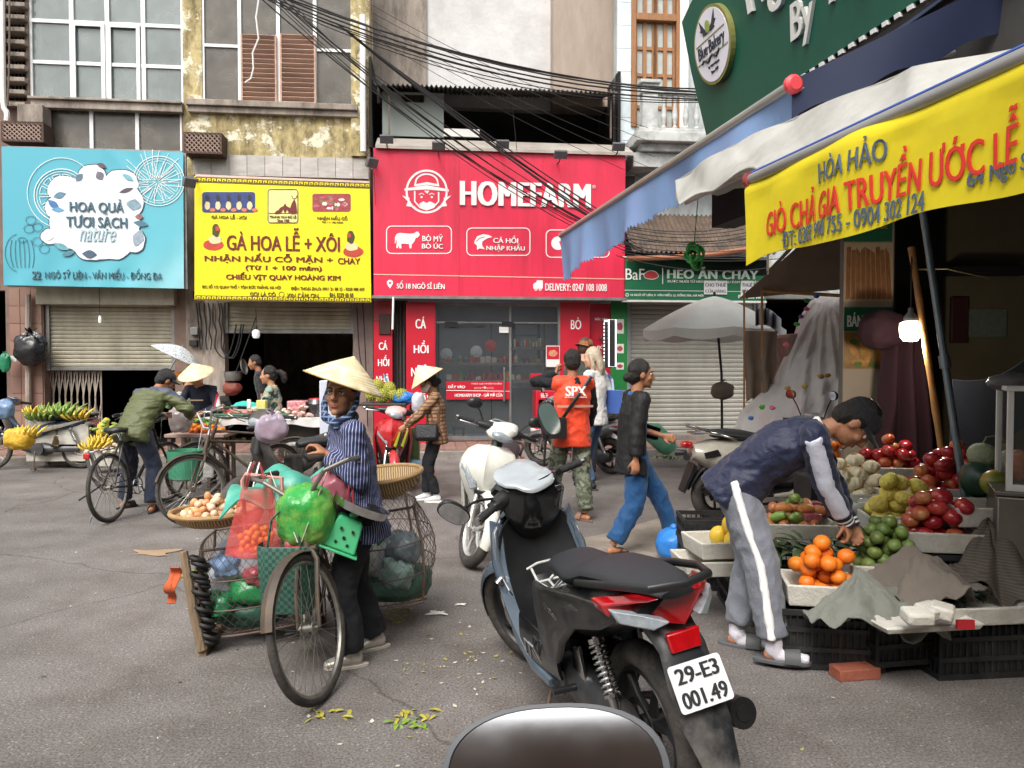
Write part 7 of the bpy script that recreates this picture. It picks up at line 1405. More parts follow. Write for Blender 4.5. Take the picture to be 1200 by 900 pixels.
b=B(); w=.006; b.X=Matrix.Translation((.07,0,.13))
for s in (-1,1): b.tube([(.2,s*.07,.5),(.12,s*.075,.46),(.04,s*.045,.44),(-.07,s*.04,.52)],w,8)
b.tube([(.21,-.09,.5),(.2,-.04,.52),(.2,.04,.52),(.21,.09,.5)],w,8); b.tube([(.12,-.075,.46),(.12,.075,.46)],w,8); b.tube([(.05,-.045,.445),(.05,.045,.445)],w,8); b.tube([(.1,-.03,.465),(.03,-.03,.45),(.0,-.01,.49),(.03,.03,.45),(.1,.03,.465),(.12,0,.475)],w,8)
obj('wire_rack',b,mat('white_wire','d8d8d4',.35,.3),T)
L2(T,'seat_cushion',[(.05,0,.67),(.01,0,.715),(-.1,0,.745),(-.26,0,.75),(-.35,0,.775),(-.44,0,.81),(-.6,0,.835),(-.76,0,.845),(-.88,0,.84)],[(.05,.03),(.085,.045),(.115,.055),(.14,.052),(.142,.05),(.138,.045),(.128,.04),(.11,.032),(.06,.015)],mat('dark_grey_seat','2b2c30',.55,var=.06,scale=8,bump=.15,bscale=150),24)
L2(T,'tail_fairing',[(-.06,0,.57),(-.16,0,.575),(-.32,0,.62),(-.52,0,.69),(-.7,0,.75),(-.83,0,.785)],[(.1,.08),(.14,.11),(.16,.11),(.165,.09),(.16,.065),(.125,.035)],plastic('charcoal_panel','131518',.38,.25),24)
b=B(); b.prism([(-.205,.81),(-.1,.83),(.1,.83),(.205,.81),(.19,.765),(.0,.745),(-.19,.765)],.0,.09,lambda a,z_,d:(-.91+d+abs(a)*abs(a)*4.2,a,z_)); obj('tail_light',b,M_tail,T,bev=.01)
for s in (-1,1): b=B(); b.prism([(s*.05,.768),(s*.13,.79),(s*.19,.797),(s*.175,.756),(s*.1,.742)],-.01,.05,lambda a,z_,d:(-.913+d+abs(a)*abs(a)*4.0,a,z_)); obj('indicator',b,M_lens,T,bev=.006)
b=B(); b.prism([(-.055,.66),(.055,.66),(.06,.72),(-.06,.72)],0,.02,lambda a,z_,d:(-.895+d+(.69-z_)*-.2,a,z_)); obj('lower_reflector',b,M_tail,T,bev=.005)
L2(T,'tail_tongue',[(-.78,0,.72),(-.87,0,.66),(-.91,0,.56),(-.97,0,.44),(-1.03,0,.33),(-1.05,0,.29)],[(.09,.05),(.085,.02),(.09,.015),(.085,.013),(.06,.01),(.03,.008)],mat('grey_black_fender','222427',.4,.1,dirt='8a847c',damt=.5,dscale=5),16)
b=text_b("HONDA",.07,.014,.02,.003); shift(b,Matrix.Translation((-.921,0,.61))@Matrix.Rotation(R(-90),4,"Z")@Matrix.Rotation(R(-25),4,"X")); obj("lettering",b,M_chrome,T,smooth=False)
b=text_b('Air Blade',.13,.022,.0,.003,shear=.3); shift(b,Matrix.Translation((-.33,.232,.665))@Matrix.Rotation(R(180),4,'Z')@Matrix.Rotation(R(8),4,'Y')); obj('lettering',b,M_chrome,T,smooth=False)
for s in (-1,1):
 b=B(); pf=[(.03,.665),(-.2,.715),(-.5,.775),(-.76,.80),(-.79,.765),(-.68,.70),(-.52,.655),(-.40,.56),(-.33,.455),(-.2,.42),(-.06,.45),(.02,.55)]; b.prism(pf,0,.03,lambda a,z_,d:(a,s*(.125+.07*math.sin(PI*min(1,max(0,(.05-a)/.95)))+.035*(.8-z_)+d),z_)); obj('side_panel',b,MATS['charcoal_panel'],T,bev=.014,segs=3)
b=B(); b.tube([(-.45,.16,.79),(-.6,.17,.83),(-.78,.15,.87),(-.9,.11,.885),(-.93,0,.885),(-.9,-.11,.885),(-.78,-.15,.87),(-.6,-.17,.83),(-.45,-.16,.79)],[(.011,.015)]*9,12); obj('grab_rail',b,M_blkp,T)
for s in (-1,1): # slate blue lower trim of the leg shield, wide blade
 b=B(); b.grid(lambda u,v:((.40-.05*v-.24*u**1.4-.1*u*u,s*(.2+.03*math.sin(PI*u)-.045*v),.86-.56*u-.02*v)),24,6,.012); obj('slate_blade',b,M_slate,T,ang=60)
 b=B(); b.grid(lambda u,v:((.14-.36*u,s*(.2-.02*u+.01*math.sin(PI*v)),.30+.2*v*(1-u*.4)+.03*u)),14,8,.012); obj('side_skirt',b,M_blkg,T,ang=60)
b=B(); b.tube([(.3,.2,.62),(.22,.23,.64),(.16,.225,.6),(.2,.2,.56)],.004,6); b.cyl((.27,.215,.62),(.27,.24,.6),.02,n=12); obj('cable_lock',b,M_chrome,T)
for q in (0,.05): b=B(); b.tube([(.0-q,.19,.34),(.0-q,.22,.42),(.03-q,.225,.43),(.04-q,.22,.36)],.006,6); obj('bent_wire',b,M_chrome,T)
b=B(); b.cyl((-.82,-.165,.385),(-.92,-.165,.41),.05,n=20); b.cyl((-.92,-.165,.41),(-.925,-.165,.411),.026,n=14); obj('exhaust_tip',b,M_muff,T)
w=PZ(546,664); T=vehicle('scooter','white scooter facing the camera beside the woman with flat basket','scooter',(w.x+.15*.63+.03,w.y+.63,0),(-.14,-.99),R(-8))
M_wht=plastic('pearl_white','dcdcd2',.2,1); scooter(T,dict(body=M_wht,trim=M_wht,hh=.06,aw=1.25,steer=30,rim=mat('silver_rim','c8c8c4',.3,.5,dirt='7a7268',damt=.4,dscale=12),forkm=mat('silver_fork','b9b9b4',.35,.5),fr=.29,rr=.26,mirrors=True,mirror_top=(.36,.27,1.19),cowl=M_wht,nomirror=0))
for s in (-1,1):
 b=B(); b.prism([(s*.045,.6),(s*.12,.69),(s*.165,.76),(s*.155,.66),(s*.1,.575)],0,.03,lambda a,z_,d:(.588-abs(a)*.5+d,a,z_)); obj('front_lamp',b,M_lens,T,bev=.008)
w=PZ(838,611); T=vehicle('scooter','beige scooter parked facing right behind the bending man','scooter',(w.x+.62,w.y+.1,0),(.985,.17),R(3))
M_bei=plastic('beige_paint','b7b2a4',.25,1); scooter(T,dict(body=M_bei,trim=M_bei,rear=M_bei,rim=M_blkp,rr=.28,fr=.28,rw=.06,sz=.84,rail=M_chrome,steer=10,mirrors=True))
L2(T,'side_panel',[(-.02,0,.55),(-.15,0,.56),(-.35,0,.6),(-.55,0,.64),(-.75,0,.68),(-.9,0,.7)],[(.14,.1),(.21,.19),(.23,.21),(.22,.19),(.19,.14),(.1,.07)],M_bei,26)
b=B(); b.prism([(-.86,.72),(-.72,.75),(-.68,.69),(-.84,.66)],-.205,-.2); obj('side_vent',b,M_blkp,T,bev=.004); b=text_b('Liberty',.18,.035,.0,.003,shear=.3); shift(b,Matrix.Translation((-.42,-.236,.66))); obj('lettering',b,M_chrome,T,smooth=False)
b=B(); b.tube([(-.55,-.1,.86),(-.75,-.12,.9),(-.92,-.08,.95),(-.95,0,.955),(-.92,.08,.95),(-.75,.12,.9),(-.55,.1,.86)],.016,10); obj('rear_carrier',b,M_chrome,T); b=B(); b.box(-.92,-.7,-.08,.08,.875,.89); obj('carrier_plate',b,M_chrome,T,bev=.004)
b=B(); b.prism([(-.02,.5),(-.06,.62),(-.16,.66),(-.2,.5)],-.19,-.1) if False else b.box(-1.0,-.9,-.05,.05,.74,.8); obj('rear_lamp',b,M_tail,T,bev=.02)
b=B(); b.prism([(-.86,.56),(-.98,.3),(-1.0,.32),(-.9,.6)],-.07,.07); obj('rear_mudflap',b,M_blkp,T,bev=.006)
for s in (-1,1): b=B(); b.tube([(-.93,s*.05,.68),(-1.0,s*.13,.67)],[.02,.035],12); obj('rear_indicator',b,M_blkp,T)
w=PZ(83,552); T=vehicle('motorbike','old dark blue motorbike parked at the left edge with a yellow sack on its step','motorbike',(w.x-.6,w.y+.2,0),(-.99,-.1),R(4))
M_dbl=plastic('dark_blue_paint','1d3550',.25,.8); scooter(T,dict(body=M_dbl,trim=M_dbl,rear=M_dbl,wave=True,fr=.29,rr=.29,fw=.03,rw=.035,rim=M_rim,sz=.77,steer=-5,mirrors=False,rail=M_chrome,shield=mat('grey_mudguard','6e6a64',.5,var=.1)))
L2(T,'pillion_seat',[(.0,0,.74),(-.1,0,.76),(-.35,0,.765),(-.6,0,.79),(-.82,0,.8)],[(.06,.04),(.11,.06),(.125,.06),(.12,.05),(.06,.025)],M_seatv,20)
for s in (-1,1): b=B(); b.prism([(-.05,.52),(-.35,.6),(-.85,.76),(-.5,.69),(-.1,.6)],s*.125-.004,s*.125+.004); obj('side_stripe',b,M_chrome,T,bev=.002)
w=PZ(450,582); T=vehicle('scooter','red scooter with yellow green decals carrying a tray of durians','scooter',(w.x,w.y+.55,0),(.1,-.99),R(-3))
M_redb=plastic('gloss_red','b8121c',.2,1); scooter(T,dict(body=M_redb,trim=M_redb,cowl=plastic('pink_white_cowl','d8a8a4',.3,.6),rim=M_blkp,steer=15,mirrors=False))
for i,(a_,c_) in enumerate(((.06,'c8c83a'),(.1,'2a2a2a'),(.14,'c8c83a'))): b=B(); b.prism([(a_-.03,.6),(a_+.03,.78),(a_+.05,.78),(a_,.58)],.0,.03,lambda a,z_,d:(.60-abs(a)*.55+d,a,z_)); obj('decal',b,plastic('decal_'+c_,c_),T,bev=.003)
w=PZ(655,552); T=vehicle('scooter','dark grey and red scooter parked on the kerb before the red cooler','scooter',(w.x+.25,w.y+.1,0),(-.75,.66),R(-4)); scooter(T,dict(body=plastic('dark_grey_paint','3a3a3e'),trim=plastic('dark_red_paint','7a1c22'),rear=plastic('silver_grey_paint','8a8a88'),steer=15,plate=['29-B1','538.20'] if False else None))
T=thing('wing_mirror','large rear-view mirror of a scooter right under the camera','mirror',(.05,.56,1.02),off=(.05,.56,1.02))
mc=Vector((.031,.53,1.262)); f_=Vector((-.11,-.852,.512)).normalized(); u_=Vector((0,0,1))-f_*f_.z; u_.normalize(); u_=(Matrix.Rotation(R(6),3,f_)@u_); s_=u_.cross(f_)
def mring(k,d): return [mc+s_*(.083*k*math.copysign(abs(math.cos(a))**.85,math.cos(a)))+u_*(.05*k*math.copysign(abs(math.sin(a))**.8,math.sin(a)))+f_*d for a in [2*PI*i/48 for i in range(48)]]
b=B(); b.rings([mring(.3,-.03),mring(.75,-.026),mring(.95,-.014),mring(1.0,0),mring(.985,.006),mring(.93,.007),mring(.93,.003)]); obj('mirror_shell',b,mat('mirror_shell_grey','4a4c50',.45,var=.1),T)
b=B(); b.rings([mring(.93,.0035),mring(.93,.0045)]); obj('mirror_glass',b,mat('tinted_mirror','85878a',.03,1,var=.03),T,ang=20); b=B(); b.tube([mc-f_*.02-u_*.02,mc-f_*.03-u_*.09+s_*.03,(.05,.56,1.02)],.007,8); obj('mirror_stem',b,M_cable,T)
# ================================================================ bicycles
HB=Vector((-.89,3.44,0)); RB=Vector((-1.13,4.46,0)); d=(HB-RB).normalized(); BL=R(5)
BT=vehicle('bicycle','old loaded bicycle with rusty spokes held by the woman in the striped shirt','bicycle',tuple(RB),(d.x,d.y),BL)
BM=Matrix.Translation(RB)@Matrix.Rotation(math.atan2(d.y,d.x),4,'Z')@Matrix.Rotation(BL,4,'X')
BS=bicycle(BT,M_bframe2,mc=mat('tarnished_chrome','8d8880',.4,.8,var=.2,dirt='5f5346',damt=.6,dscale=9),steer=-26,wb=1.05,barh=1.02,mfen=M_bframe2,rack=False,saddle_h=.8)
w=PZ(130,612); OB=vehicle('bicycle','black bicycle with red rear reflector under the man in the olive jacket','bicycle',(w.x,w.y,0),(.07,1),R(-3)); bicycle(OB,steer=-8,mfen=M_bframe,fender=False); 
for i in range(7): b=B(); b.tube([(-.22+i*.02,.07,.7),(-.1+i*.03,.11+.01*(i%3),.45),(.05+i*.02,.09,.28+.02*i)],.006,5); obj('tied_wire',b,M_chrome,OB)
b=B(); b.tube([(-.45,.0,.3),(.1,.12,.36)],.008,6); obj('bent_rod',b,M_cable,OB)
w=PZ(225,616); T=vehicle('bicycle','black bicycle with curved grey handlebar parked nearest the orange seller','bicycle',(w.x+.55,w.y+.92,0),(-.5,-.86),R(3)); bicycle(T,M_bframe2,steer=-14,barh=1.08,rack=False)
w=PZ(345,580); T=vehicle('bicycle','dark rusty bicycle with a bag of meat behind the stopped e-bike','bicycle',(w.x,w.y,0),(-.93,-.36),R(-3)); bicycle(T,M_bframe2,steer=20,barh=.98,rack=False)
w=PZ(263,628); T=vehicle('electric_bicycle','dusty black electric bicycle with fat front tyre among the parked bicycles','electric bicycle',(w.x+.5,w.y+.68,0),(-.6,-.8),R(4))
M_dust=mat('dusty_black','33312f',.7,var=.2,dirt='6d655c',damt=.6,dscale=5); scooter(T,dict(body=M_dust,trim=M_dust,wave=True,fr=.25,rr=.25,fw=.045,rw=.045,rim=M_dust,sz=.78,steer=8,mirrors=False,cowl=M_dust,shield=M_dust,fender=M_dust,rail=M_dust,hh=.06))
b=B(); b.box(.0,.12,-.09,.09,.32,.66); obj('battery_case',b,M_dust,T,bev=.03)
# ================================================================ people
def person(label,loc,rz,group=None): return thing('person',label,'person',tuple(loc),rz,group)
mrz=rzdir(-.93,-.37); ml=Vector((-.80,3.93,0)); gr=P(384,533,3.80)
hl=toloc(gr,ml,mrz)
f=Fig(1.47,pelvis=(0,0,None),lean=7,curve=4,twist=4,hyaw=58,hpitch=-4,hroll=-3,feet=[(-.1,.06,0,8),(.1,-.1,0,-5)],hands=[tuple(hl),(.2,.2,.78)],elbow=[(-.6,-.9,-.6),(.4,-1,-.3)])
T=person('woman in conical hat and blue striped shirt standing with the loaded bicycle',ml,mrz)
MW=T; f.body(T,M_skin2,.0065,curl={0:42,1:30},pn={0:(0,.2,-1)},hk=1.02); 
f.top(T,ang_stripes('striped_shirt','222c58','a4a8c0',13,.76),vox=.009,name='shirt',hem=.16,flare=.02,wr=.009,wf=12,seed=4,puff=1.04,sl=(.07,.06,.052),sleeve=.96)
f.trousers(T,cloth('black_trousers','121319',fuzz=0),vox=.01,wide=1.25,length=.97,wr=.01,wf=9); f.shoes(T,mat('silver_shoe','b9b2a8',.35,.4,var=.15),mat('shoe_sole','b0a89c',.7)); f.hair(T,kind='bun')
b=B(); b.torus(f.neck+f.up2*.015,f.up2+f.fy*.35,.075*f.k,.016,26,8,1.6); fobj('collar',b,.007,MATS['striped_shirt'],T,smooth=2)
b=B()
for s in (-1,1): b.tube([f.hp(s*.08,-.02,.03),f.hp(s*.086,.01,-.05),f.hp(s*.065,.05,-.12),f.hp(0,.08,-.145)],[(.012,.03),(.014,.03),(.016,.03),(.016,.024)],12)
b.tube([f.hp(0,.085,-.14),f.hp(-.03,.09,-.18)],[.024,.014],10); fobj('scarf',b,.006,stripes('checked_scarf','1c2740','6f88ae',38,'X',.72,two='Z'),T,wr=.004,wf=30)
for z in (.0,.12,.24): b=B(); q=f.chest+f.up2*(-.1+z*.9)+f.fy*(.128 if z<.2 else .11); b.ell(q,.008,10,6); obj('button',b,M_lw,T)
hat_on(T,f,f.conical_hat(tilt=-4,roll=-15,r=.215,h=.155,up=.05,fwd=-.02)); 
w=PZ(165,604); orz=rzdir(.25,1); ol=Vector((w.x-.12,w.y+.3,0))
f=Fig(1.62,pelvis=(0,-.12,.84),lean=30,curve=18,hyaw=-32,hpitch=28,feet=[(-.26,.02,0,15),(.2,-.12,0,-25)],hands=[(-.12,.42,.98),(.28,.42,.98)],elbow=[(-1,-.2,-.5),(1,-.2,-.4)])
T=person('man in olive and grey padded jacket and dark cap standing over his bicycle',ol,orz); f.body(T,M_skin2,.01,curl={0:40,1:40})
def olive(n,L,o,b):
 s=N_(n,'ShaderNodeSeparateXYZ'); L.new(o,s.inputs[0]); ns=N_(n,'ShaderNodeTexNoise',i_Scale=3,i_Detail=2); L.new(o,ns.inputs['Vector'])
 m=N_(n,'ShaderNodeMath',operation='MULTIPLY_ADD'); m.inputs[1].default_value=.9; L.new(s.outputs[1],m.inputs[0]); L.new(s.outputs[2],m.inputs[2])
 a=ramp(n,L,m.outputs[0],[(0,'545a3a'),(.1,'545a3a'),(.11,'545a3a')],'CONSTANT'); 
 g=N_(n,'ShaderNodeMath',operation='GREATER_THAN'); g.inputs[1].default_value=1.34; L.new(m.outputs[0],g.inputs[0]); x=N_(n,'ShaderNodeMixRGB'); L.new(g.outputs[0],x.inputs[0]); x.inputs[1].default_value=(*lin('565c38'),1); x.inputs[2].default_value=(*lin('4b5260'),1)
 bp=N_(n,'ShaderNodeBump',i_Strength=.3,i_Distance=.02); n2=N_(n,'ShaderNodeTexNoise',i_Scale=20,i_Detail=4); L.new(o,n2.inputs['Vector']); L.new(n2.outputs[0],bp.inputs['Height']); L.new(bp.outputs[0],b.inputs['Normal']); return x.outputs[0]
f.top(T,node_mat('olive_grey_jacket',olive,.6),vox=.012,puff=1.18,wr=.016,wf=9,hem=.12,wdir=(.5,.5,1.6)); f.trousers(T,cloth('navy_trousers','20283c'),wide=1.2); f.shoes(T,M_blkp,M_blkp,kind='slide'); f.hair(T,kind='short'); cap_on(T,f,cloth('dark_cap','24262a'))
w=Vector((P(240,470,9.6).x,9.6,.0)); f=Fig(1.5,lean=10,curve=12,hpitch=32,hyaw=0,hands=[(-.06,.3,.92),(.07,.32,.92)],elbow=[(-1,0,-.4),(1,0,-.4)])
T=person('vendor in navy top with red and white sleeve stripes under a conical hat',(w.x,w.y,.0),rzdir(.0,-1)); f.body(T,M_skin,.011,curl={0:40,1:40})
def tracktop(base,band,band2):
 def g(n,L,o,b):
  s=N_(n,'ShaderNodeSeparateXYZ'); L.new(o,s.inputs[0]); a=N_(n,'ShaderNodeMath',operation='ABSOLUTE'); L.new(s.outputs[0],a.inputs[0])
  g1=N_(n,'ShaderNodeMath',operation='GREATER_THAN'); g1.inputs[1].default_value=.225; L.new(a.outputs[0],g1.inputs[0]); g2=N_(n,'ShaderNodeMath',operation='GREATER_THAN'); g2.inputs[1].default_value=.245; L.new(a.outputs[0],g2.inputs[0])
  x=N_(n,'ShaderNodeMixRGB'); L.new(g1.outputs[0],x.inputs[0]); x.inputs[1].default_value=(*lin(base),1); x.inputs[2].default_value=(*lin(band),1); y=N_(n,'ShaderNodeMixRGB'); L.new(g2.outputs[0],y.inputs[0]); L.new(x.outputs[0],y.inputs[1]); y.inputs[2].default_value=(*lin(band2),1); return y.outputs[0]
 return g
f.top(T,node_mat('vendor_top',tracktop('1a1e30','c02038','dcd6d4'),.8),sleeve=.8); f.trousers(T,cloth('dark_trousers2','26262b')); f.shoes(T,M_blkp,M_blkp); f.hair(T,kind='bun')
b=text_b('SPORTS CLUB',.16,.018,.03,.004) if False else B(); b.box(-.08,.08,-.004,.0,-.008,.008); shift(b,Matrix.Translation(f.chest+Vector((0,.17,-.02)))@Matrix.Rotation(PI,4,'Z')); obj('chest_print',b,mat('tan_print','a08a6a'),T)
hat_on(T,f,f.conical_hat(tilt=-6,roll=6,r=.215,h=.15,up=.05)); 
w=P(226,470,10.4); f=Fig(1.45,lean=30,curve=15,hpitch=20); T=person('person in pale patterned blouse bent behind the vendor with the conical hat',(w.x,10.4,.0),rzdir(.3,-1)); f.body(T,M_skin,.012,face=False); f.top(T,patches('floral_blouse',['7d9296','c8cdc6','4d6f70','b9b0a0'],30),sleeve=.3,vox=.013); f.trousers(T,cloth('dark_trousers2','26262b'),vox=.014); f.hair(T,vox=.01)
w=P(322,480,9.9); f=Fig(1.5,lean=4,hpitch=4,hands=[(-.2,.3,.85),(.15,.25,.8)],pelvis=(0,0,.76)); T=person('woman with ponytail and patterned green dress sitting behind the long stall',(w.x,9.9,.0),rzdir(-1,-.1)); f.body(T,M_skin,.011); f.top(T,patches('camouflage_print',['3c5a50','8a9a8c','b9a88c','2a3a34','6a8a86'],22,dist='voronoi'),sleeve=.35,vox=.012); f.trousers(T,cloth('dark_trousers2','26262b'),vox=.014); f.hair(T,kind='pony')
w=P(292,478,11.2); f=Fig(1.5,lean=72,curve=20,hpitch=20,pelvis=(0,0,.8),hands=[(-.2,.7,.5),(.2,.7,.5)]); T=person('person in bright teal shirt bent low in the dark doorway',(w.x+.25,11.2,.0),rzdir(-1,-.25)); f.body(T,M_skin,.012,face=False); f.top(T,cloth('teal_shirt','2ab0a0'),sleeve=.4,vox=.013,puff=1.1); f.trousers(T,cloth('dark_trousers2','26262b'),vox=.014); f.hair(T,vox=.01)
w=P(312,440,12.6); f=Fig(1.66,lean=12,hpitch=12,pelvis=(0,0,None)); T=person('man in dark shirt standing deep in the dark shop doorway',(w.x,12.6,.0),rzdir(-1,-.3)); f.body(T,M_skin2,.012); f.top(T,cloth('black_shirt','1c1d20'),sleeve=.4,vox=.013); f.trousers(T,cloth('dark_trousers2','26262b'),vox=.014); f.hair(T,vox=.01)
w=PZ(512,587); f=Fig(1.42,lean=3,hpitch=22,feet=[(-.08,.0,0,5),(.08,.12,0,-5)],hands=[(-.12,.38,.82),(.14,.36,.82)],elbow=[(-.4,-1,-.6),(.4,-1,-.6)])
T=person('woman in conical hat and brown plaid shirt working at the red scooter',(w.x,w.y,0),rzdir(-1,-.05)); f.body(T,M_skin,.01,curl={0:45,1:45}); f.top(T,stripes('plaid_shirt','a5825f','6b4a38',24,'X',.66,two='Z'),puff=1.08,hem=.12); f.trousers(T,cloth('black_trousers','121319',fuzz=0),wide=1.0); f.shoes(T,mat('white_trainer','d8d8d8',.5,var=.05),M_lw); f.hair(T,kind='bun'); hat_on(T,f,f.conical_hat(tilt=12,r=.215,h=.19,up=.04))
b=B(); b.tube([f.hp(-.08,.0,-.02),f.hp(-.07,.06,-.06),f.hp(0,.105,-.06),f.hp(.07,.06,-.06),f.hp(.08,0,-.02)],[(.01,.03),(.012,.04),(.014,.045),(.012,.04),(.01,.03)],10); fobj('face_mask',b,.008,M_lw,T)
b=B(); b.box(-.06,.06,-.13,.13,-.09,.09); shift(b,Matrix.Translation(f.pel+Vector((-.2,.1,.04)))@Matrix.Rotation(R(15),4,'Y')); o=obj('bag',b,mat('black_bag','151517',.5,var=.2,bump=.4),None,bev=.03); o.location=(w.x,w.y,0); o.rotation_euler=(0,0,rzdir(-1,-.05)); tag(o,'black waist bag worn by the woman in the plaid shirt','bag')
w=PZ(692,612); sl_=Vector((w.x-.17,w.y+.15,0)); srz=rzdir(-.12,1); f=Fig(1.64,lean=-2,hyaw=-4,hpitch=2,feet=[(-.2,.18,0,10),(.12,-.12,0,-28)],hands=[(-.13,.2,1.45),(.22,.22,.92)],elbow=[(-1,.1,-.3),(.5,-.8,-.2)],knee=(0,1,0))
T=person('man in orange SPX vest and camouflage trousers seen from behind, hand raised to his face',sl_,srz); f.body(T,M_skin2,.01,face=False,curl={0:60,1:30},hand={0:(.3,.2,1)}); f.top(T,cloth('black_sleeves','0e0f14',fuzz=0),name='undershirt',vox=.012,chest=.85,puff=.93)
g=B(); k=f.k; g.tube([f.pel-f.up*.14*k,f.pel-f.up*.06*k,f.wst,f.chest,f.neck-f.up2*.07*k,f.neck-f.up2*.02*k,f.neck+f.up2*.035*k],[(.2*k,.16*k),(.2*k,.155*k),(.175*k,.14*k),(.195*k,.148*k),(.17*k,.12*k),(.1*k,.09*k),(.082*k,.08*k)],22,side=f.sx); g.capsule(f.sh[0]+f.sx*.02,f.sh[1]-f.sx*.02,.083*k,.083*k,12); fobj('vest',g,.011,cloth('orange_vest','e2441e',rough=.6),T,wr=.009,wf=9)
bp_=f.chest+Vector((0,-.0,.1)); 
b=text_b('SPX',.2,.095,.05,.004); shift(b,Matrix.Translation(f.chest+Vector((0,-.178,.06)))); b.v=[(x,y+.9*x*x,z) for x,y,z in b.v]; obj('lettering',b,M_lw,T,smooth=False)
b=text_b('SHOPEE XPRESS',.22,.012,.02,.003); shift(b,Matrix.Translation(f.chest+Vector((0,-.178,-.0)))); b.v=[(x,y+.9*x*x,z) for x,y,z in b.v]; obj('lettering',b,M_lw,T,smooth=False)
b=B(); b.grid(lambda u,v:((u-.5)*.36,-.172+.9*((u-.5)*.36)**2-.0,f.chest.z-.1+.022*v),20,2,.003); obj('reflective_band',b,mat('reflective_silver','c99a88',.4,.3),T)
f.trousers(T,patches('camouflage_trousers',['3b4036','6a6f5c','4d5344','868a78'],9),wide=1.2,wr=.012); f.shoes(T,mat('brown_sandal','8a6a58',.6),mat('sandal_sole','6a5a50',.7),kind='slide'); f.hair(T,kind='short')
b=B(); b.tube([f.sh[1]+Vector((.0,-.09,.07)),f.chest+Vector((.02,-.185,.02)),f.wst+Vector((-.12,-.17,.0)),f.pel+Vector((-.2,-.06,.05))],[(.02,.006)]*4,8,side=(1,0,0)); sb=B(); sb.v=b.v; sb.f=b.f; sb.m=b.m; crumple_=None
sb.box(-.33,-.1,-.24,-.12,.83,1.03); o=obj('shoulder_bag',sb,mat('black_leather','1a1a1b',.4,var=.2,bump=.2),None,bev=.015); o.location=sl_; o.rotation_euler=(0,0,srz); tag(o,'black shoulder bag slung across the back of the orange vest','bag')
w=Vector((P(684,400,9.9).x,9.9,0)); f=Fig(1.84,hyaw=-30,hpitch=5); T=person('tall man in brown cap and dark green shirt behind the man in the vest',w,rzdir(.3,1)); f.body(T,M_skinp,.012,face=False); f.top(T,cloth('dark_green_shirt','3d4238'),sleeve=.4,vox=.013); f.trousers(T,cloth('dark_trousers2','26262b'),vox=.014); f.shoes(T,M_blkp,M_blkp); f.hair(T,mat('brown_hair','5a4030',.5),vox=.01); cap_on(T,f,cloth('brown_cap','a5683c'),yaw=180)
w=PZ(700,574); f=Fig(1.70,hyaw=22,hpitch=4,feet=[(-.09,.0,0,0),(.09,.2,0,0)],hands=[(-.2,.25,1.05),(.24,.1,.95)]); wl=Vector((w.x-.02,w.y+.05,0)); wrz=rzdir(-.8,.6); T=person('woman with long grey hair, white top and jeans behind the man in the vest',wl,wrz); f.body(T,M_skinp,.011); f.top(T,cloth('white_top','d8d6d2'),sleeve=.6,vox=.012); f.trousers(T,cloth('blue_jeans','3c5578',var=.2),wide=.9,vox=.013); f.shoes(T,M_blkp,M_blkp); f.hair(T,mat('grey_blonde_hair','b5a68f',.5,var=.25,scale=30,stretch=(5,5,1)),kind='long')
b=B(); b.tube([f.sh[1]+Vector((-.0,.0,.075)),f.sh[1]+Vector((.02,-.12,-.06)),f.sh[1]+Vector((.03,-.14,-.25))],[(.02,.005)]*3,8,side=(0,1,0)); b.box(.16,.27,-.27,.06,.93,1.22); o=obj('tote_bag',b,stripes('striped_tote','3d5fa5','b9cbe8',45,'X',.5),None,bev=.015); o.location=wl; o.rotation_euler=(0,0,wrz); tag(o,'blue and white striped tote bag on the shoulder of the grey-haired woman','bag')
w=PZ(722,650); bl=Vector((w.x+.2,w.y+.12,0)); brz=rzdir(1,.12); ft=toloc(PZ(722,650),bl,brz); ft2=toloc(PZ(790,628),bl,brz)
f=Fig(1.56,pelvis=(0,-.04,.80),lean=2,hyaw=-2,hpitch=2,feet=[(.02+.05,ft2.y-.08,0.0,0),(.08,ft.y-.03,0,-14)][::1],hands=[(-.1,.2,.9),(.22,-.12,.74)],elbow=[(-.3,-1,-.4),(.3,-1,-.1)])
f=Fig(1.56,pelvis=(0,-.04,.80),lean=2,hyaw=-2,hpitch=2,feet=[(-.09,ft2.y-.12,0.0,0),(.09,ft.y-.03,0,-14)],hands=[(-.06,.22,.95),(.24,-.1,.74)],elbow=[(-.3,-1,-.4),(.3,-1,-.1)])
T=person('woman in black jacket and bright blue trousers striding to the right',bl,brz); f.body(T,M_skin2,.008,curl={0:45,1:35}); f.top(T,cloth('blue_blouse','1f5a8c'),name='blouse',hem=.06,puff=.84,sleeve=0,wr=.003)
g=f; k=f.k
f.trousers(T,cloth('bright_blue_trousers','0a4574',rough=.7),vox=.009,wide=1.3,length=.9,wr=.010,wf=8); f.shoes(T,mat('brown_thong','4a2c1e',.6),mat('thong_sole','3a2a22',.8),kind='thong'); f.hair(T,kind='bun',vox=.007)
b=B(); q=1.12; b.tube([f.pel-f.up*.16*k,f.pel-f.up*.08*k,f.wst,f.chest,f.neck-f.up2*.07*k,f.neck-f.up2*.0*k],[(.215*k,.17*k),(.21*k,.165*k),(.18*k,.15*k),(.195*k,.15*k),(.165*k,.115*k),(.09*k,.085*k)],22,side=f.sx); b.capsule(f.sh[0],f.sh[1],.076*k,.076*k,12)
for i in (0,1): e=f.elb[i].lerp(f.wri[i],.88); b.capsule(f.sh[i],f.elb[i],.078*k,.07*k,14); b.tube([f.elb[i],f.elb[i].lerp(e,.5),e],[.07*k,.066*k,.055*k],14)
jk=fuse(b,.009,smooth=3,wr=.007,wf=9,wseed=7)
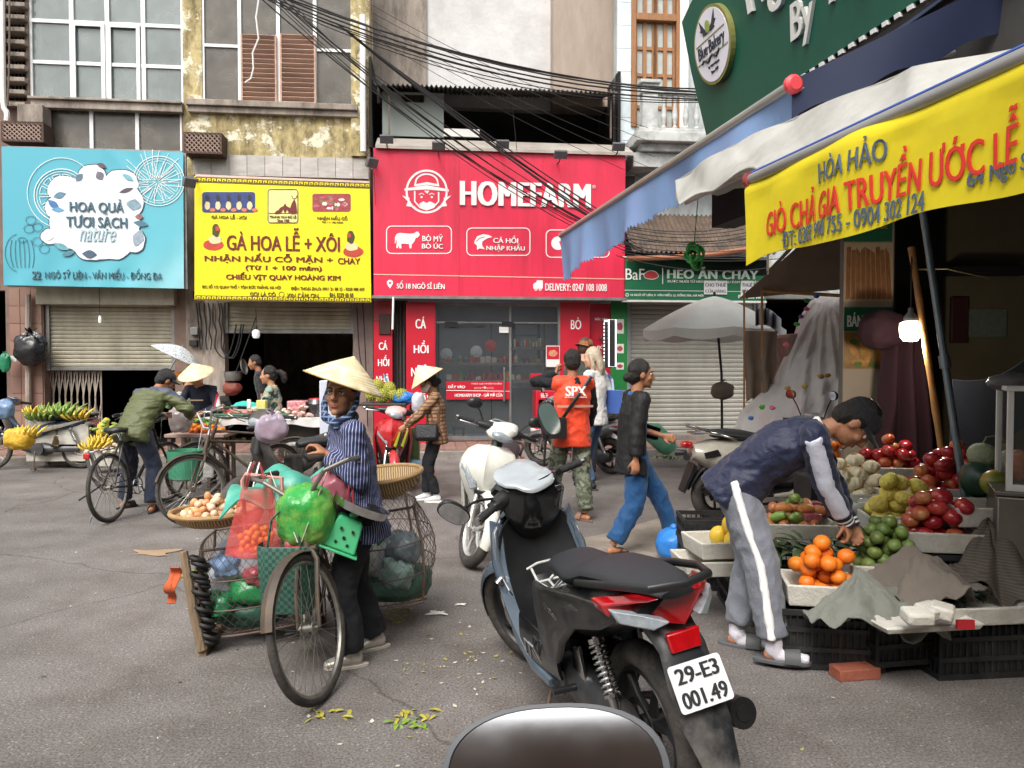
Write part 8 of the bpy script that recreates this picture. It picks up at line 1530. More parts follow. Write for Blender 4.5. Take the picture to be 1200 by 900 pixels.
bm=bmesh.new(); bm.from_mesh(jk); dl=[v for v in bm.verts if v.co.y>f.wst.y+.05 and abs(v.co.x-.06)<.125*k+max(0,(f.neck.z-v.co.z))*.06 and v.co.z<f.neck.z+.02]; bmesh.ops.delete(bm,geom=dl,context='VERTS'); bm.to_mesh(jk); bm.free(); jk.name='jacket'; jk.materials.clear(); jk.materials.append(cloth('black_jacket','0e0d0e',rough=.7,fuzz=0)); o=bpy.data.objects.new('jacket',jk); C.objects.link(o); o.parent=T; md=o.modifiers.new('thickness','SOLIDIFY'); md.thickness=.006
fl=PZ(918,783); fr_=PZ(868,757); ml2=Vector((1.28,4.12,0)); mrz2=rzdir(.93,-.36)
hr=P(1006,652,4.02); L_=lambda p:toloc(p,ml2,mrz2)
f=Fig(1.66,pelvis=(0,-.04,.88),lean=42,curve=22,hyaw=2,hpitch=62,feet=[(L_(fr_).x,L_(fr_).y-.02,0,0),(L_(fl).x,L_(fl).y-.04,0,-6)],hands=[(-.12,.6,.55),tuple(L_(hr))],elbow=[(-1,-.2,-.3),(.6,-.8,-.1)],knee=(0,1,0)) if L_(fr_).x<L_(fl).x else Fig(1.66,pelvis=(0,-.04,.88),lean=42,curve=22,hpitch=62)
T=person('man in navy track jacket, grey trousers and dark cap bending over the fruit stall',ml2,mrz2); f.body(T,M_skin2,.007,hk=1.06,curl={0:30,1:45},hand={1:(0,.35,-1)},pn={1:(-.3,-1,-.2)})
M_navy=cloth('navy_track_jacket','121a38',rough=.6); f.top(T,M_navy,vox=.009,hem=.1,puff=1.2,wr=.012,wf=9,seed=9,sl=(.062,.054,.044),sleeve=.9)
def sleeve_stripe(i,m,nm,off):
 a,e,w_=f.sh[i],f.elb[i],f.elb[i].lerp(f.wri[i],.86); out=(f.sx if i else -f.sx); pts=[a+out*.052,a.lerp(e,.5)+out*.052,e+out*.047,e.lerp(w_,.5)+out*.043,w_+out*.036]
 b=B(); b.tube([p for p in pts],[(.046,.037)]*5,14,side=(e-a).cross(out)); fobj(nm,b,.008,m,T,wr=.002,wf=10)
sleeve_stripe(1,cloth('white_sleeve_panel','c9cbd8',rough=.6),'sleeve_panel',0); sleeve_stripe(0,MATS['white_sleeve_panel'],'sleeve_panel',0)
for i in (0,1):
 e=f.elb[i].lerp(f.wri[i],.9); dd=(f.wri[i]-f.elb[i]).normalized()
 for j,mm in enumerate((M_navy,M_lw,M_navy,M_lw,M_navy)): b=B(); b.tube([e+dd*(j*.011),e+dd*(j*.011+.010)],[.047,.046],18); obj('cuff_band',b,mm,T)
b=B(); b.torus(f.neck+f.up2*.02*k,f.up2,.066,.014,26,8,1.4); obj('collar',b,M_lw,T)
f.trousers(T,cloth('grey_track_trousers','6f727a'),vox=.009,wide=1.32,length=.9,wr=.011,wf=8)
i=1; out=Vector((1,0,0)); b=B(); pts=[f.hip[1]+Vector((.095,0,.05)),f.hip[1].lerp(f.knee[1],.5)+Vector((.092,0,0)),f.knee[1]+Vector((.083,0,0)),f.knee[1].lerp(f.ank[1],.5)+Vector((.079,0,0)),f.knee[1].lerp(f.ank[1],.88)+Vector((.073,0,0))]
b.tube(pts,[(.026,.022)]*5,12,side=(1,0,0)); fobj('leg_stripe',b,.008,M_lw,T,wr=.004,wf=10)
for i in (0,1): b=B(); b.capsule(f.ank[i]+Vector((0,0,.06)),f.ank[i]-Vector((0,0,.02)),.043,.045,12); fd=f.toe[i][0]; b.tube([f.ank[i]-Vector((0,0,.045)),f.ank[i]+fd*.08-Vector((0,0,.05)),f.ank[i]+fd*.17-Vector((0,0,.055))],[(.038,.036),(.042,.034),(.036,.022)],14,side=fd.cross(Vector((0,0,1)))); fobj('sock',b,.008,cloth('white_socks','d6d2da'),T,wr=.003,wf=14)
f.shoes(T,mat('grey_slide','4a4c4c',.6,var=.1),mat('slide_sole','55575a',.7),kind='slide',grow=1.12); f.hair(T,kind='short',vox=.007); cap_on(T,f,cloth('black_cap','14161c'))
# ================================================================ cargo of the woman's bicycle
def bolo(x,y,z): return BM@Vector((x,y,z))
def wire_basket(y0,y1,x0,x1,z0,z1,label,bulge=.05):
 c=bolo((x0+x1)/2,(y0+y1)/2,z0); T=thing('wire_basket',label,'basket',tuple(c),off=tuple(c)); M_w=MATS['rusty_steel']
 def pt(u,h,k=0):   # u round 0..4, h 0..1
  s=u%4; f=s-int(s); i=int(s); cs=[(x1,y0),(x1,y1),(x0,y1),(x0,y0)]; a=cs[i]; c_=cs[(i+1)%4]; x=a[0]*(1-f)+c_[0]*f; y=a[1]*(1-f)+c_[1]*f; bl=bulge*math.sin(PI*f)*(.4+math.sin(PI*h)); mx,my=(x0+x1)/2,(y0+y1)/2; d=Vector((x-mx,y-my)); d.normalize(); n=.9+.1*math.sin(PI*h)
  return bolo(mx+(x-mx)*n+d.x*bl,my+(y-my)*n+d.y*bl,z0+(z1-z0)*h)
 b=B(); n=44
 for s in (1,-1):
  for i in range(n): b.tube([pt(i*4/n+s*h*.75+.025*math.sin(i*7.3+h*5),h) for h in [j/7 for j in range(8)]],.0014,4,cap=False)
 obj('wire_mesh',b,M_w,T,kind='stuff')
 for h in (0,.33,.66,1.0): b=B(); b.tube([pt(i*4/40,h) for i in range(40)],.008 if h in (0,1.0) else .004,6,closed=True); obj('hoop',b,M_w,T)
 for i in range(4): b=B(); b.tube([pt(i+.02,h) for h in (0,.3,.6,1.02)],.009,6); obj('upright',b,M_w,T)
 b=B(); 
 for i in range(6): t=(i+.5)/6; b.tube([bolo(x0+(x1-x0)*t,y0+.02,z0+.005),bolo(x0+(x1-x0)*t,y1-.02,z0+.005)],.004,5)
 obj('floor_wires',b,M_w,T,kind='stuff'); return T
LBk=wire_basket(-.61,-.12,-.24,.34,.12,.60,'wire mesh pannier basket under the egg tray, lashed with black rubber'); RBk=wire_basket(.13,.60,-.30,.3,.12,.68,'wire mesh pannier basket on the far side behind the striped woman',.08)
M_wdp=mat('weathered_wood','8c7860',.85,var=.2,scale=6,bump=.5,bscale=25,dirt='5a4838',damt=.5,stretch=(3,3,.6))
b=B(); p0=bolo(.38,-.62,-.0); p0.z=.03; b.tube([p0,bolo(.37,-.64,.3),bolo(.35,-.66,.62)],[(.028,.022),(.026,.02),(.024,.02)],7,side=(1,.3,0)); b.bar(bolo(.38,-.62,.07),bolo(-.2,-.58,.05),.05,.06); solo('wooden_prop',b,M_wdp,'weathered wooden post with foot at the outer corner of the egg-side pannier','post',bev=.004)
b=B()
for i in range(16): z=.12+i*.03; c=bolo(.35,-.585+.012*math.sin(i*2),z); b.torus(c,(.3,.2,1),.035+.012*math.sin(i*2.3),.012,14,5)
solo('rubber_lashing',b,mat('black_rubber_strap','1f1d1c',.6,var=.3),'black rubber inner tube lashed round the corner of the pannier','strap')
b=B(); c=bolo(.36,-.70,.55); b.grid(lambda u,v:(c.x-.03*v+.05*(u-.5)+.03*noise.noise(Vector((u*4,v*3,1))),c.y-.02+.03*math.sin(v*9),c.z-.2*v),8,16,.006); solo('orange_rag',b,cloth('orange_rag','b8562a'),'torn orange rag hanging from the pannier corner','rag',ang=80)
def bagx(name,label,c,r,m,seed,top=True,cat='bag',amp=.14,**k): b=B(); crumple(b,c,r,seed,top=top,amp=amp,nu=36,nv=26); return solo(name,b,m,label,cat,ang=70,**k)
M_pw=mat('white_plastic_bags','c2c2c8',.3,var=.12,scale=5,bump=.6,bscale=11,dirt='8f9aac',damt=.5,dscale=5); M_gp=mat('green_plastic_bag','2f9a58',.3,var=.15,bump=.6,bscale=12,dirt='1c6a40',damt=.4); M_gt=mat('dark_green_tarp','2f5f50',.5,var=.15,bump=.6,bscale=14)
bagx('plastic_bag','white plastic bag with pale blue print packed in the egg-side pannier',bolo(.12,-.36,.48),(.19,.2,.13),M_pw,1,False); bagx('plastic_bag','bright green plastic bag packed in the middle of the egg-side pannier',bolo(.17,-.34,.33),(.15,.17,.1),M_gp,2,False)
bagx('tarp_bundle','folded dark green tarpaulin at the bottom of the egg-side pannier',bolo(.08,-.37,.2),(.24,.22,.1),M_gt,3,False,'tarpaulin'); bagx('plastic_bag','grey white plastic bag packed in the far pannier',bolo(.0,.4,.34),(.18,.2,.16),M_pw,4,False); bagx('tarp_bundle','green plastic bundle sagging at the bottom of the far pannier',bolo(.0,.42,.2),(.25,.26,.1),M_gt,5,False,'tarpaulin')
bagx('plastic_bag','small green plastic bag on top of the load in the far pannier',bolo(.05,.32,.48),(.1,.12,.08),M_gp,6,False); bagx('plastic_bag','second white plastic bag beside the first in the egg-side pannier',bolo(.12,-.48,.36),(.13,.12,.11),M_pw,7,False)
for i,(x,y,z,c_,l) in enumerate(((.22,-.2,.52,'d8d8de','white'),(.24,-.45,.5,'8fb0d8','pale blue'),(.26,-.3,.42,'c8606a','pink red'),(.24,-.52,.28,'2f8a5a','mid green'),(.1,-.25,.55,'e4e2e0','milky'),(.26,-.18,.3,'4f8f7a','sea green'))):
 bagx('plastic_bag',l+' thin plastic bag squeezed against the wire of the egg-side pannier',bolo(x,y,z),(.09,.1,.075),mat('thin_bag_'+c_,c_,.22,var=.2,scale=9,bump=.8,bscale=16,alpha=.88),110+i,False,amp=.25)
for i,(x,y,z,c_,l) in enumerate(((.2,.25,.42,'d8dcd8','white'),(.22,.45,.3,'9ab8b0','grey green'),(.2,.5,.44,'7a8a90','slate'))):
 bagx('plastic_bag',l+' thin plastic bag in the far pannier behind the striped woman',bolo(x,y,z),(.1,.1,.09),mat('thin_bag_'+c_,c_,.22,var=.2,scale=9,bump=.8,bscale=16,alpha=.88),120+i,False,amp=.25)
M_wov=node_mat('woven_bamboo',lambda n,L,o,b:(lambda w,r:(L.new(o,w.inputs[0]),ramp(n,L,w.outputs[0],[(.2,'7a6244'),(.6,'b89a6c'),(.9,'c8ac80')]))[1])(N_(n,'ShaderNodeTexWave',i_Scale=22,i_Distortion=3),None),.8)
def woven_tray(c,r,h,label,tilt=(0,0)):
 T=thing('woven_tray',label,'basket',tuple(c),rot=(R(tilt[0]),R(tilt[1]),0)); OFF[T.name]=(0,0,0); b=B(); prof=[(.01,0),(r*.6,.004),(r*.85,h*.35),(r*.98,h*.95),(r,h),(r*.965,h),(r*.94,h*.9),(r*.8,h*.38),(r*.55,.016),(.01,.012)]
 b.lathe(prof,44); obj('weave',b,M_wov,T,ang=60); b=B(); b.torus((0,0,h),(0,0,1),r,.013,44,8); obj('rim',b,mat('bamboo_rim','a58458',.6,var=.2,scale=20),T)
 b=B(); 
 for i in range(44): a=2*PI*i/44; b.tube([(r*1.005*math.cos(a),r*1.005*math.sin(a),h+.014),(r*.99*math.cos(a+.05),r*.99*math.sin(a+.05),h-.02)],.002,4)
 obj('binding',b,M_wov,T,kind='stuff'); return T
ec=PZ(250,615,.68); woven_tray(ec,.215,.075,'shallow woven bamboo tray heaped with eggs on the loaded bicycle')
fc=PZ(448,580,.80); woven_tray(fc,.24,.12,'empty deeper woven bamboo tray on the far side of the loaded bicycle',(4,-6))
eb=B(); 
eb.rings([[(.021*math.sin(PI*t)*(1-.12*math.cos(PI*t))*math.cos(a),.021*math.sin(PI*t)*(1-.12*math.cos(PI*t))*math.sin(a),-.027*math.cos(PI*t)) for a in [2*PI*i/12 for i in range(12)]] for t in (.04,.15,.3,.45,.6,.75,.88,.97)]); 
def egg(c,w): return mesh_of('egg',eb,c)
em=[egg(mat('egg_shell_brown','cf9468',.45,var=.08,scale=30,rnd=.15),0),egg(mat('egg_shell_cream','dcc0a0',.45,var=.06,scale=30,rnd=.1),0)]
def scatter(name,me,label,cat,group,pts,scale=(.95,1.08),tilt=True,seed=1):
 rn=random.Random(seed); first=None
 for i,p in enumerate(pts):
  m=me[i%len(me)] if isinstance(me,list) else me
  o=bpy.data.objects.new(name,m); C.objects.link(o); o.location=p; s=rn.uniform(*scale); o.scale=(s,s,s); o.rotation_euler=(rn.uniform(-.6,.6) if tilt else 0,rn.uniform(-.6,.6) if tilt else 0,rn.uniform(0,6.28)) if tilt!=2 else (rn.uniform(0,3),rn.uniform(0,3),rn.uniform(0,6)); tag(o,label,cat,group)
def mound(c,r,n,d,hscale=1.0,seed=1,flat=False,rot=0,ry=None):
 "items of diameter d dropped one by one into an ellipse; each rests on the ones below"
 rn=random.Random(seed); ry=ry or r; P_=[]; rx_=max(r-d*.4,.001); ry_=max(ry-d*.4,.001)
 for k in range(n):
  best=None
  for q in range(22):
   a=rn.uniform(0,6.283); f=math.sqrt(rn.random()); x=f*rx_*math.cos(a); y=f*ry_*math.sin(a); z=d/2
   for p in P_:
    h=(p[0]-x)**2+(p[1]-y)**2
    if h<d*d*.95: z=max(z,p[2]+math.sqrt(d*d*.95-h)*.82)
   cost=z+.3*d*f*f+8*max(0,z-d/2-(1-f)*max(rx_,ry_)*.75)
   if best is None or cost<best[0]: best=(cost,x,y,z)
  P_.append(best[1:])
 return [Vector(c)+Vector((x*math.cos(rot)-y*math.sin(rot),x*math.sin(rot)+y*math.cos(rot),z)) for x,y,z in P_]
scatter('egg',em,'brown or cream egg heaped in the shallow woven tray','egg','eggs heaped in the woven tray',mound(ec+Vector((0,0,.022)),.17,85,.045),tilt=2)
M_redt=mat('pink_clear_bag','e0605c',.2,var=.1,bump=.6,bscale=12,alpha=.42); M_grt=mat('green_clear_bag','35a84a',.2,var=.3,scale=6,bump=.8,bscale=16,alpha=.78,dirt='b9c85a',damt=.7,dscale=5); M_purp=mat('purple_clear_bag','a8606c',.22,var=.2,bump=.6,bscale=12,alpha=.82)
p=P(300,612,3.72); T=thing('plastic_bag','pink transparent bag of kumquats hanging before the egg tray','bag',tuple(p)); OFF[T.name]=(0,0,0); b=B()
def bagf(u,v):
 a=2*PI*u; w=.055+.075*v**.8+.012*math.sin(a*5+v*4)*(1-v*.5); return (w*math.cos(a)*1.15,w*.62*math.sin(a),.17-.33*v-.0*abs(math.sin(a)))
b.grid(bagf,36,18); b.ell((0,0,-.15),(.14,.082,.03)); obj('bag_skin',b,M_redt,T,ang=80)
b=B()
for s in (-1,1): b.tube([(s*.05,0,.16),(s*.035,.01,.24),(s*.01,.02,.30)],[(.022,.006),(.014,.006),(.01,.006)],8)
obj('bag_handle',b,M_redt,T)
kb=B(); kb.ell((0,0,0),.017,10,7); km_=mesh_of('kumquat',kb,mat('kumquat_skin','e08a2c',.4,var=.1,scale=20,rnd=.1)); scatter('kumquat',km_,'orange kumquat in the pink transparent bag','kumquat','kumquats in the pink bag',[q for q in mound(p+Vector((0,0,-.155)),.105,46,.034,ry=.06,seed=4)])
p=P(358,606,3.66); bagx('plastic_bag','round bright green plastic bag hanging at the handlebar',p,(.145,.12,.16),M_grt,13,False,amp=.11); b=B(); 
for i in range(7): b.tube([p+Vector((-.08+i*.025,.0,-.1)),p+Vector((-.06+i*.02,.03,.1))],[.02,.012],8)
solo('green_mangoes',b,mat('pale_green_veg','a9b04c',.5,var=.2),'pale green vegetables inside the round green bag','vegetables',kind='stuff')
p=P(392,582,3.85); bagx('plastic_bag','pink and purple knotted bag between the green bag and the scale',p,(.12,.1,.14),M_purp,14,True)
p=P(338,668,3.62); T=thing('woven_bag','dark green woven shopping bag hanging below the bright green bag','bag',tuple(p)); OFF[T.name]=(0,0,0); M_wg=node_mat('green_weave',lambda n,L,o,b:(lambda k:(L.new(o,k.inputs[0]),setattr(k.inputs['Scale'],'default_value',55),[setattr(k.inputs[i],'default_value',(*lin(c),1)) for i,c in ((1,'1c3f38'),(2,'3a6050'))],k.outputs[0])[3])(n.new('ShaderNodeTexChecker')),.45)
b=B(); rings=[]
for z,w,d_ in ((-.2,.11,.06),(-.19,.125,.075),(-.05,.135,.085),(.12,.145,.08),(.13,.14,.075),(-.1,.12,.07)): rings.append([(w*math.copysign(abs(math.cos(a))**.6,math.cos(a)),d_*math.copysign(abs(math.sin(a))**.6,math.sin(a)),z) for a in [2*PI*i/28 for i in range(28)]])
b.rings(rings); obj('bag_body',b,M_wg,T,ang=50); b=B(); b.tube([(-.08,-.07,.12),(-.06,-.06,.26),(.0,-.04,.32),(.06,-.06,.26),(.08,-.07,.12)],.006,6); obj('bag_handle',b,M_wg,T)
crm=B(); crumple(crm,p+Vector((.06,0,.13)),(.07,.05,.06),21,top=False); solo('red_package',crm,mat('red_white_wrap','c03030',.3,var=.3,dirt='dddddd',damt=.8,dscale=9),'red and white packet sticking out of the woven green bag','packet')
p=P(405,622,3.72); T=thing('kitchen_scale','light green spring scale with steel pan hanging from the handlebar','scale',tuple(p),rot=(0,R(24),R(12))); OFF[T.name]=(0,0,0); M_sc=plastic('light_green_enamel','43b57a',.3,.5)
b=B(); b.rings([[(w*sx,d_*sy,z) for sx,sy in ((1,-1),(1,1),(-1,1),(-1,-1))] for z,w,d_ in ((-.085,.085,.075),(-.05,.08,.07),(.06,.065,.055),(.075,.055,.045))]); obj('scale_body',b,M_sc,T,smooth=False,bev=.01,segs=3); b=B(); b.box(-.1,.1,-.09,.09,-.1,-.087); obj('scale_base',b,M_sc,T,bev=.004)
b=B(); 
for x,z in ((-.03,.02),(.03,.02),(0,-.02),(-.03,-.05),(.03,-.05)): b.box(x-.006,x+.006,-.0765+.02*(z+.06),-.066,z-.006,z+.006)
obj('scale_screw',b,M_cable,T,kind='stuff'); b=B(); b.cyl((0,0,.07),(.02,0,.12),.02); b.box(-.06,.09,-.04,.04,.11,.12); obj('pan_support',b,M_sc,T,bev=.004)
b=B(); b.lathe([(.0,.125),(.13,.125),(.145,.16),(.15,.162),(.138,.12),(.0,.118)],36,c=(.02,0,0)); obj('scale_pan',b,M_chrome,T,ang=50)
b=B(); b.tube([p+Vector((0,0,.1)),p+Vector((.02,.02,.25)),BM@BS((.62,.29,1.02)) if False else p+Vector((-.0,.03,.36))],.004,5); b.tube([p+Vector((.04,0,.1)),p+Vector((.03,.02,.25)),p+Vector((.01,.03,.36))],.004,5); solo('red_string',b,mat('red_cord_fibre','a8343c',.7),'red cord tying the green scale to the handlebar','cord')
c0=P(335,572,3.95)
def tarp(u,v):
 x=(u-.5)*.5; y=(v-.5)*.4; z=.06*noise.noise(Vector((u*3,v*3,2)))+.035*math.sin(u*11+v*5)-.38*max(0,abs(u-.5)-.32)-.3*max(0,.3-v)+.05; return (c0.x+x,c0.y+y+.25*(u-.3),c0.z+z)
b=B(); b.grid(tarp,44,30,.008); solo('tarpaulin',b,mat('turquoise_tarp','4aa08c',.4,var=.12,bump=.5,bscale=12,dirt='2f7a6a',damt=.5,dscale=4),'turquoise tarpaulin folded over the front rack of the loaded bicycle','tarpaulin',ang=80)
b=B(); h1_=BM@BS((.93,-.12,.86)); h2_=BM@BS((.93,-.5,.86)); b.tube([P(289,640,3.85),P(284,563,3.85),P(288,556,3.85),P(330,560,3.8),P(333,640,3.8)],.011,8); b.tube([P(317,561,3.8),P(318,640,3.82)],.011,8); solo('pink_frame',b,mat('pink_tube','c98a80',.5,var=.15),'pinkish tube frame holding the clear bag before the egg tray','frame')
# ================================================================ fruit stall on the right
M_foam=mat('white_foam','c9c6bc',.75,var=.06,scale=6,bump=.3,bscale=70,dirt='8f8470',damt=.55,dscale=4)
M_crate=mat('black_plastic_crate','1b1c1e',.5,var=.15,dirt='4a4640',damt=.4,dscale=5)
def crate_mesh(w,d,h,rows=3):
 b=B(); t=.014
 for r in range(rows+1):
  z=h*r/rows
  z0,z1=(z,z+.028) if r==0 else ((z-.028,z) if r==rows else (z-.012,z+.012))
  b.box(-w/2,w/2,-d/2,-d/2+t,z0,z1); b.box(-w/2,w/2,d/2-t,d/2,z0,z1); b.box(-w/2,-w/2+t,-d/2+t,d/2-t,z0,z1); b.box(w/2-t,w/2,-d/2+t,d/2-t,z0,z1)
 n=int(w/.035)
 for i in range(n+1):
  x=-w/2+.004+(w-.02)*i/n; big=i%4==0
  for y in (-d/2+.003,d/2-t+.003): b.box(x,x+(.012 if big else .006),y,y+.007,.028,h-.028)
 m=int(d/.035)
 for i in range(m+1):
  y=-d/2+.004+(d-.02)*i/m
  for x in (-w/2+.003,w/2-t+.003): b.box(x,x+.007,y,y+(.012 if i%4==0 else .006),.028,h-.028)
 b.box(-w/2+t,w/2-t,-d/2+t,d/2-t,.01,.018)
 for y in (-d/2+t+.004,d/2-t-.008): b.box(-w/2+.02,w/2-.02,y,y+.003,.02,h-.05)
 for x in (-w/2+t+.004,w/2-t-.008): b.box(x,x+.003,-d/2+.024,d/2-.024,.02,h-.05)
 return mesh_of('crate',b,M_crate,smooth=False)
CM=crate_mesh(.5,.36,.3); CM2=crate_mesh(.5,.36,.18,2)
GRP='black plastic crates under the fruit stall'
def crate(x,y,z,rz,label,me=None):
 o=bpy.data.objects.new('crate',me or CM); C.objects.link(o); o.location=(x,y,z); o.rotation_euler=(0,0,R(rz)); tag(o,label,'crate',GRP); return o
def foam_tray(x,y,z,w,d,h,rz,label,group='white foam trays on the fruit stall'):
 T=thing('foam_tray',label,'tray',(x,y,z),R(rz),group); OFF[T.name]=(0,0,0); b=B(); t=.022; q=.93
 o=[(-w/2,-d/2),(w/2,-d/2),(w/2,d/2),(-w/2,d/2)]
 def rg(k,z_,ins=0): return [(x_*k-(ins if x_>0 else -ins),y_*k-(ins if y_>0 else -ins),z_) for x_,y_ in o]
 b.rings([rg(q,0),rg(1,h),rg(1,h,t),rg(q,.02,t)]); obj('tray_shell',b,M_foam,T,smooth=False,bev=.007,segs=2); return T
rngc=random.Random(9)
p=PZ(1070,793); crate(p.x+.02,p.y+.2,.05,10,'large black crate at the front of the stall standing on a red brick')
p=PZ(958,772); crate(p.x+.05,p.y+.2,.02,4,'black crate beside the bending man\'s shoes, left of the front crate',CM)
p=PZ(905,720); crate(p.x,p.y+.2,0,-4,'black crate half hidden behind the grey trouser legs')
p=PZ(838,694); crate(p.x+.06,p.y+.2,0,-5,'leftmost lower black crate by the blue plastic bag'); crate(p.x+.06,p.y+.22,.3,-3,'shallow black crate on top of the leftmost one',CM2); p=PZ(828,690); 
b=B(); q=PZ(1002,800); b.X=Matrix.Translation((q.x+.03,q.y+.07,0))@Matrix.Rotation(R(10),4,'Z'); b.box(-.11,.11,-.05,.05,0,.055); solo('brick',b,mat('red_brick','9c5540',.85,var=.2,scale=9,bump=.4,dirt='6a4a3c',damt=.5),'red hollow brick under the left corner of the front crate','brick',bev=.004)
q=PZ(1125,783); b=B(); b.bar((q.x-.06,q.y+.1,.16),(q.x+.02,q.y,.02),.07,.01); b.bar((q.x+.02,q.y,.015),(q.x+.1,q.y+.03,.015),.05,.01); solo('metal_offcut',b,mat('bent_sheet','8d9696',.4,.4),'bent grey metal offcut on the ground right of the front crate','metal sheet')
def heap_at(px,py,z,rx,ry,n,d,rot=0,seed=1,dz=0): c=PZ(px,py,z); return mound(c,rx,n,d,ry=ry,seed=seed,rot=rot),c
def round_fruit(name,r,m,sq=.92,dimple=.15,n=14):
 b=B(); prof=[]
 for i in range(11):
  t=PI*i/10; rr=r*math.sin(t)*(1+.06*math.sin(t)); z=-r*sq*math.cos(t)+ (r*dimple*(-math.exp(-((PI-t)/.5)**2)+math.exp(-(t/.5)**2)*.6)); prof.append((max(rr,.0006),z))
 b.lathe(prof,n); me=mesh_of(name,b,m,ang=80); return me
M_apple=node_mat('red_apple_skin',lambda n,L,o,b:(lambda x,oi,mp:(L.new(o,mp.inputs[0]),L.new(mp.outputs[0],x.inputs['Vector']),ramp(n,L,x.outputs[0],[(.3,'7d1420'),(.5,'a8202c'),(.66,'c0483a'),(.8,'cf9a5a')]))[2])(N_(n,'ShaderNodeTexNoise',i_Scale=9,i_Detail=5),None,N_(n,'ShaderNodeMapping')),.25,coat=.4)
M_apple2=node_mat('blush_apple_skin',lambda n,L,o,b:(lambda x:(L.new(o,x.inputs['Vector']),ramp(n,L,x.outputs[0],[(.3,'a03020'),(.5,'b85a38'),(.7,'cf9c60')]))[1])(N_(n,'ShaderNodeTexNoise',i_Scale=14,i_Detail=5)),.3,coat=.3)
apl=[round_fruit('apple',.047,M_apple),round_fruit('apple',.045,M_apple2),round_fruit('apple',.049,M_apple)]
org=round_fruit('orange',.041,mat('orange_skin','e0781c',.45,var=.08,scale=14,bump=.2,bscale=200,rnd=.08),.95,.04); lim=round_fruit('green_orange',.036,mat('lime_skin','64783a',.4,var=.2,scale=8,rnd=.2,bump=.15,bscale=160),.95,.04)
yel=round_fruit('yellow_fruit',.055,mat('yellow_fruit_skin','e2bb3a',.4,var=.1,rnd=.08),1.15,.05); pear=round_fruit('pear',.055,mat('yellow_net_fruit','e2d163',.7,var=.18,scale=20,bump=.8,bscale=50,rnd=.1),.85,.12)
b=B(); rings=[]
for i in range(12):
 t=PI*(i/11*.93+.04); rings.append([(.058*math.sin(t)*(1+.07*math.cos(8*a))*math.cos(a),.058*math.sin(t)*(1+.07*math.cos(8*a))*math.sin(a),-.045*math.cos(t)) for a in [2*PI*j/48 for j in range(48)]])
b.rings(rings); b.c=1; b.ell((0,0,.03),(.03,.03,.02),12,7); netp=mesh_of('net_pear',b,[mat('foam_net','e8e0c0',.8,var=.08,rnd=.06),mat('pear_skin','a8743c',.6)])
ROT=-10
TR=[ # tray centre px,py on level z, half sizes, fruit, count, label
 (1046,548,.74,.55,.36,apl,27,.092,'red apples heaped in the far foam tray of the top tier','apple','apple'),
 (1104,572,.74,.5,.34,apl,24,.092,'red apple in the near foam tray of the top tier before the steel pole','apple','apple'),
 (1098,622,.62,.42,.34,apl,22,.094,'red apple in the middle-tier foam tray above the brown cloth','apple','apple'),
 (1050,604,.60,.42,.34,[pear],15,.105,'yellow net-wrapped fruit beside the middle-tier apples','yellow_fruit','fruit'),
 (1002,578,.62,.42,.34,[netp],14,.11,'pale foam-netted pear on the middle tier left of the yellow ones','pear','pear'),
 (1036,660,.46,.42,.34,[lim],52,.072,'small green orange in the low tray by the man\'s hand','green_orange','orange'),
 (962,682,.40,.40,.32,[org],24,.083,'bright orange in the low tray right of the striped trouser leg','orange','orange'),
]
for i,(px,py,z,w,d_,me,n,dm,lab,nm,cat) in enumerate(TR):
 c=PZ(px,py,z); rz=ROT; foam_tray(c.x,c.y,z-.09,w,d_,.11,rz,'white foam tray full of '+['red apples, farthest on the top tier','red apples, beside the steel pole','red apples, on the middle tier','yellow fruit, on the middle tier','foam-netted pears, on the middle tier','small green oranges, low by the hand','bright oranges, low beside the trouser leg'][i])
 scatter(nm,me,lab,cat,['apples in the far top tray','apples in the near top tray','apples in the middle tray','yellow net-wrapped fruits','foam-netted pears','green oranges in the low tray','oranges in the low tray'][i],mound((c.x,c.y,z-.06),w/2-.03,n,dm,ry=d_/2-.02,seed=i,rot=R(rz)),seed=i,tilt=True)
 k=0; zz=z-.095
 while zz>.06: h_=min(.3,zz); crate(c.x+rngc.uniform(-.02,.02),c.y+rngc.uniform(-.02,.02),zz-.3 if zz>=.3 else zz-.3+(.3-zz)*0,rz+rngc.uniform(-3,3),'black crate stacked under the tray of '+['far top apples','near top apples','middle-tier apples','yellow fruit','foam-netted pears','green oranges','bright oranges'][i]+[', upper',', lower',', lowest'][k]) if zz>=.16 else None; zz-=.3; k+=1
c=PZ(990,556,.70); scatter('orange',org,'orange lying behind the foam-netted pears at the man\'s shoulder','orange','oranges behind the pears',mound((c.x-.02,c.y+.15,.66),.1,7,.083,seed=3))
b=B(); b.box(-.25,.25,-.18,.18,.3,.66); b.X=None; o=solo('dark_box',shift(b,Matrix.Translation((c.x,c.y+.2,0))),M_crate,'dark box carrying the few oranges behind the netted pears','box')
c=PZ(848,640,.45); foam_tray(c.x+.05,c.y+.05,.40,.5,.34,.10,8,'white patterned foam tray with large yellow fruits left of the bending man'); scatter('yellow_fruit',yel,'large yellow fruit left of the bending man\'s knee','fruit','large yellow fruits',[(c.x+.05,c.y-.03,.49),(c.x+.1,c.y+.11,.49),(c.x-.0,c.y+.1,.49),(c.x+.06,c.y+.04,.57),(c.x+.16,c.y-.03,.49)],tilt=False)
foam_tray(c.x-.05,c.y+.02,.30,.46,.34,.09,4,'dirty white foam tray lowest under the yellow fruits'); 
c=PZ(930,612,.5); foam_tray(c.x,c.y,.42,.5,.36,.1,-6,'white foam tray of green mangoes behind the bending man\'s thigh')
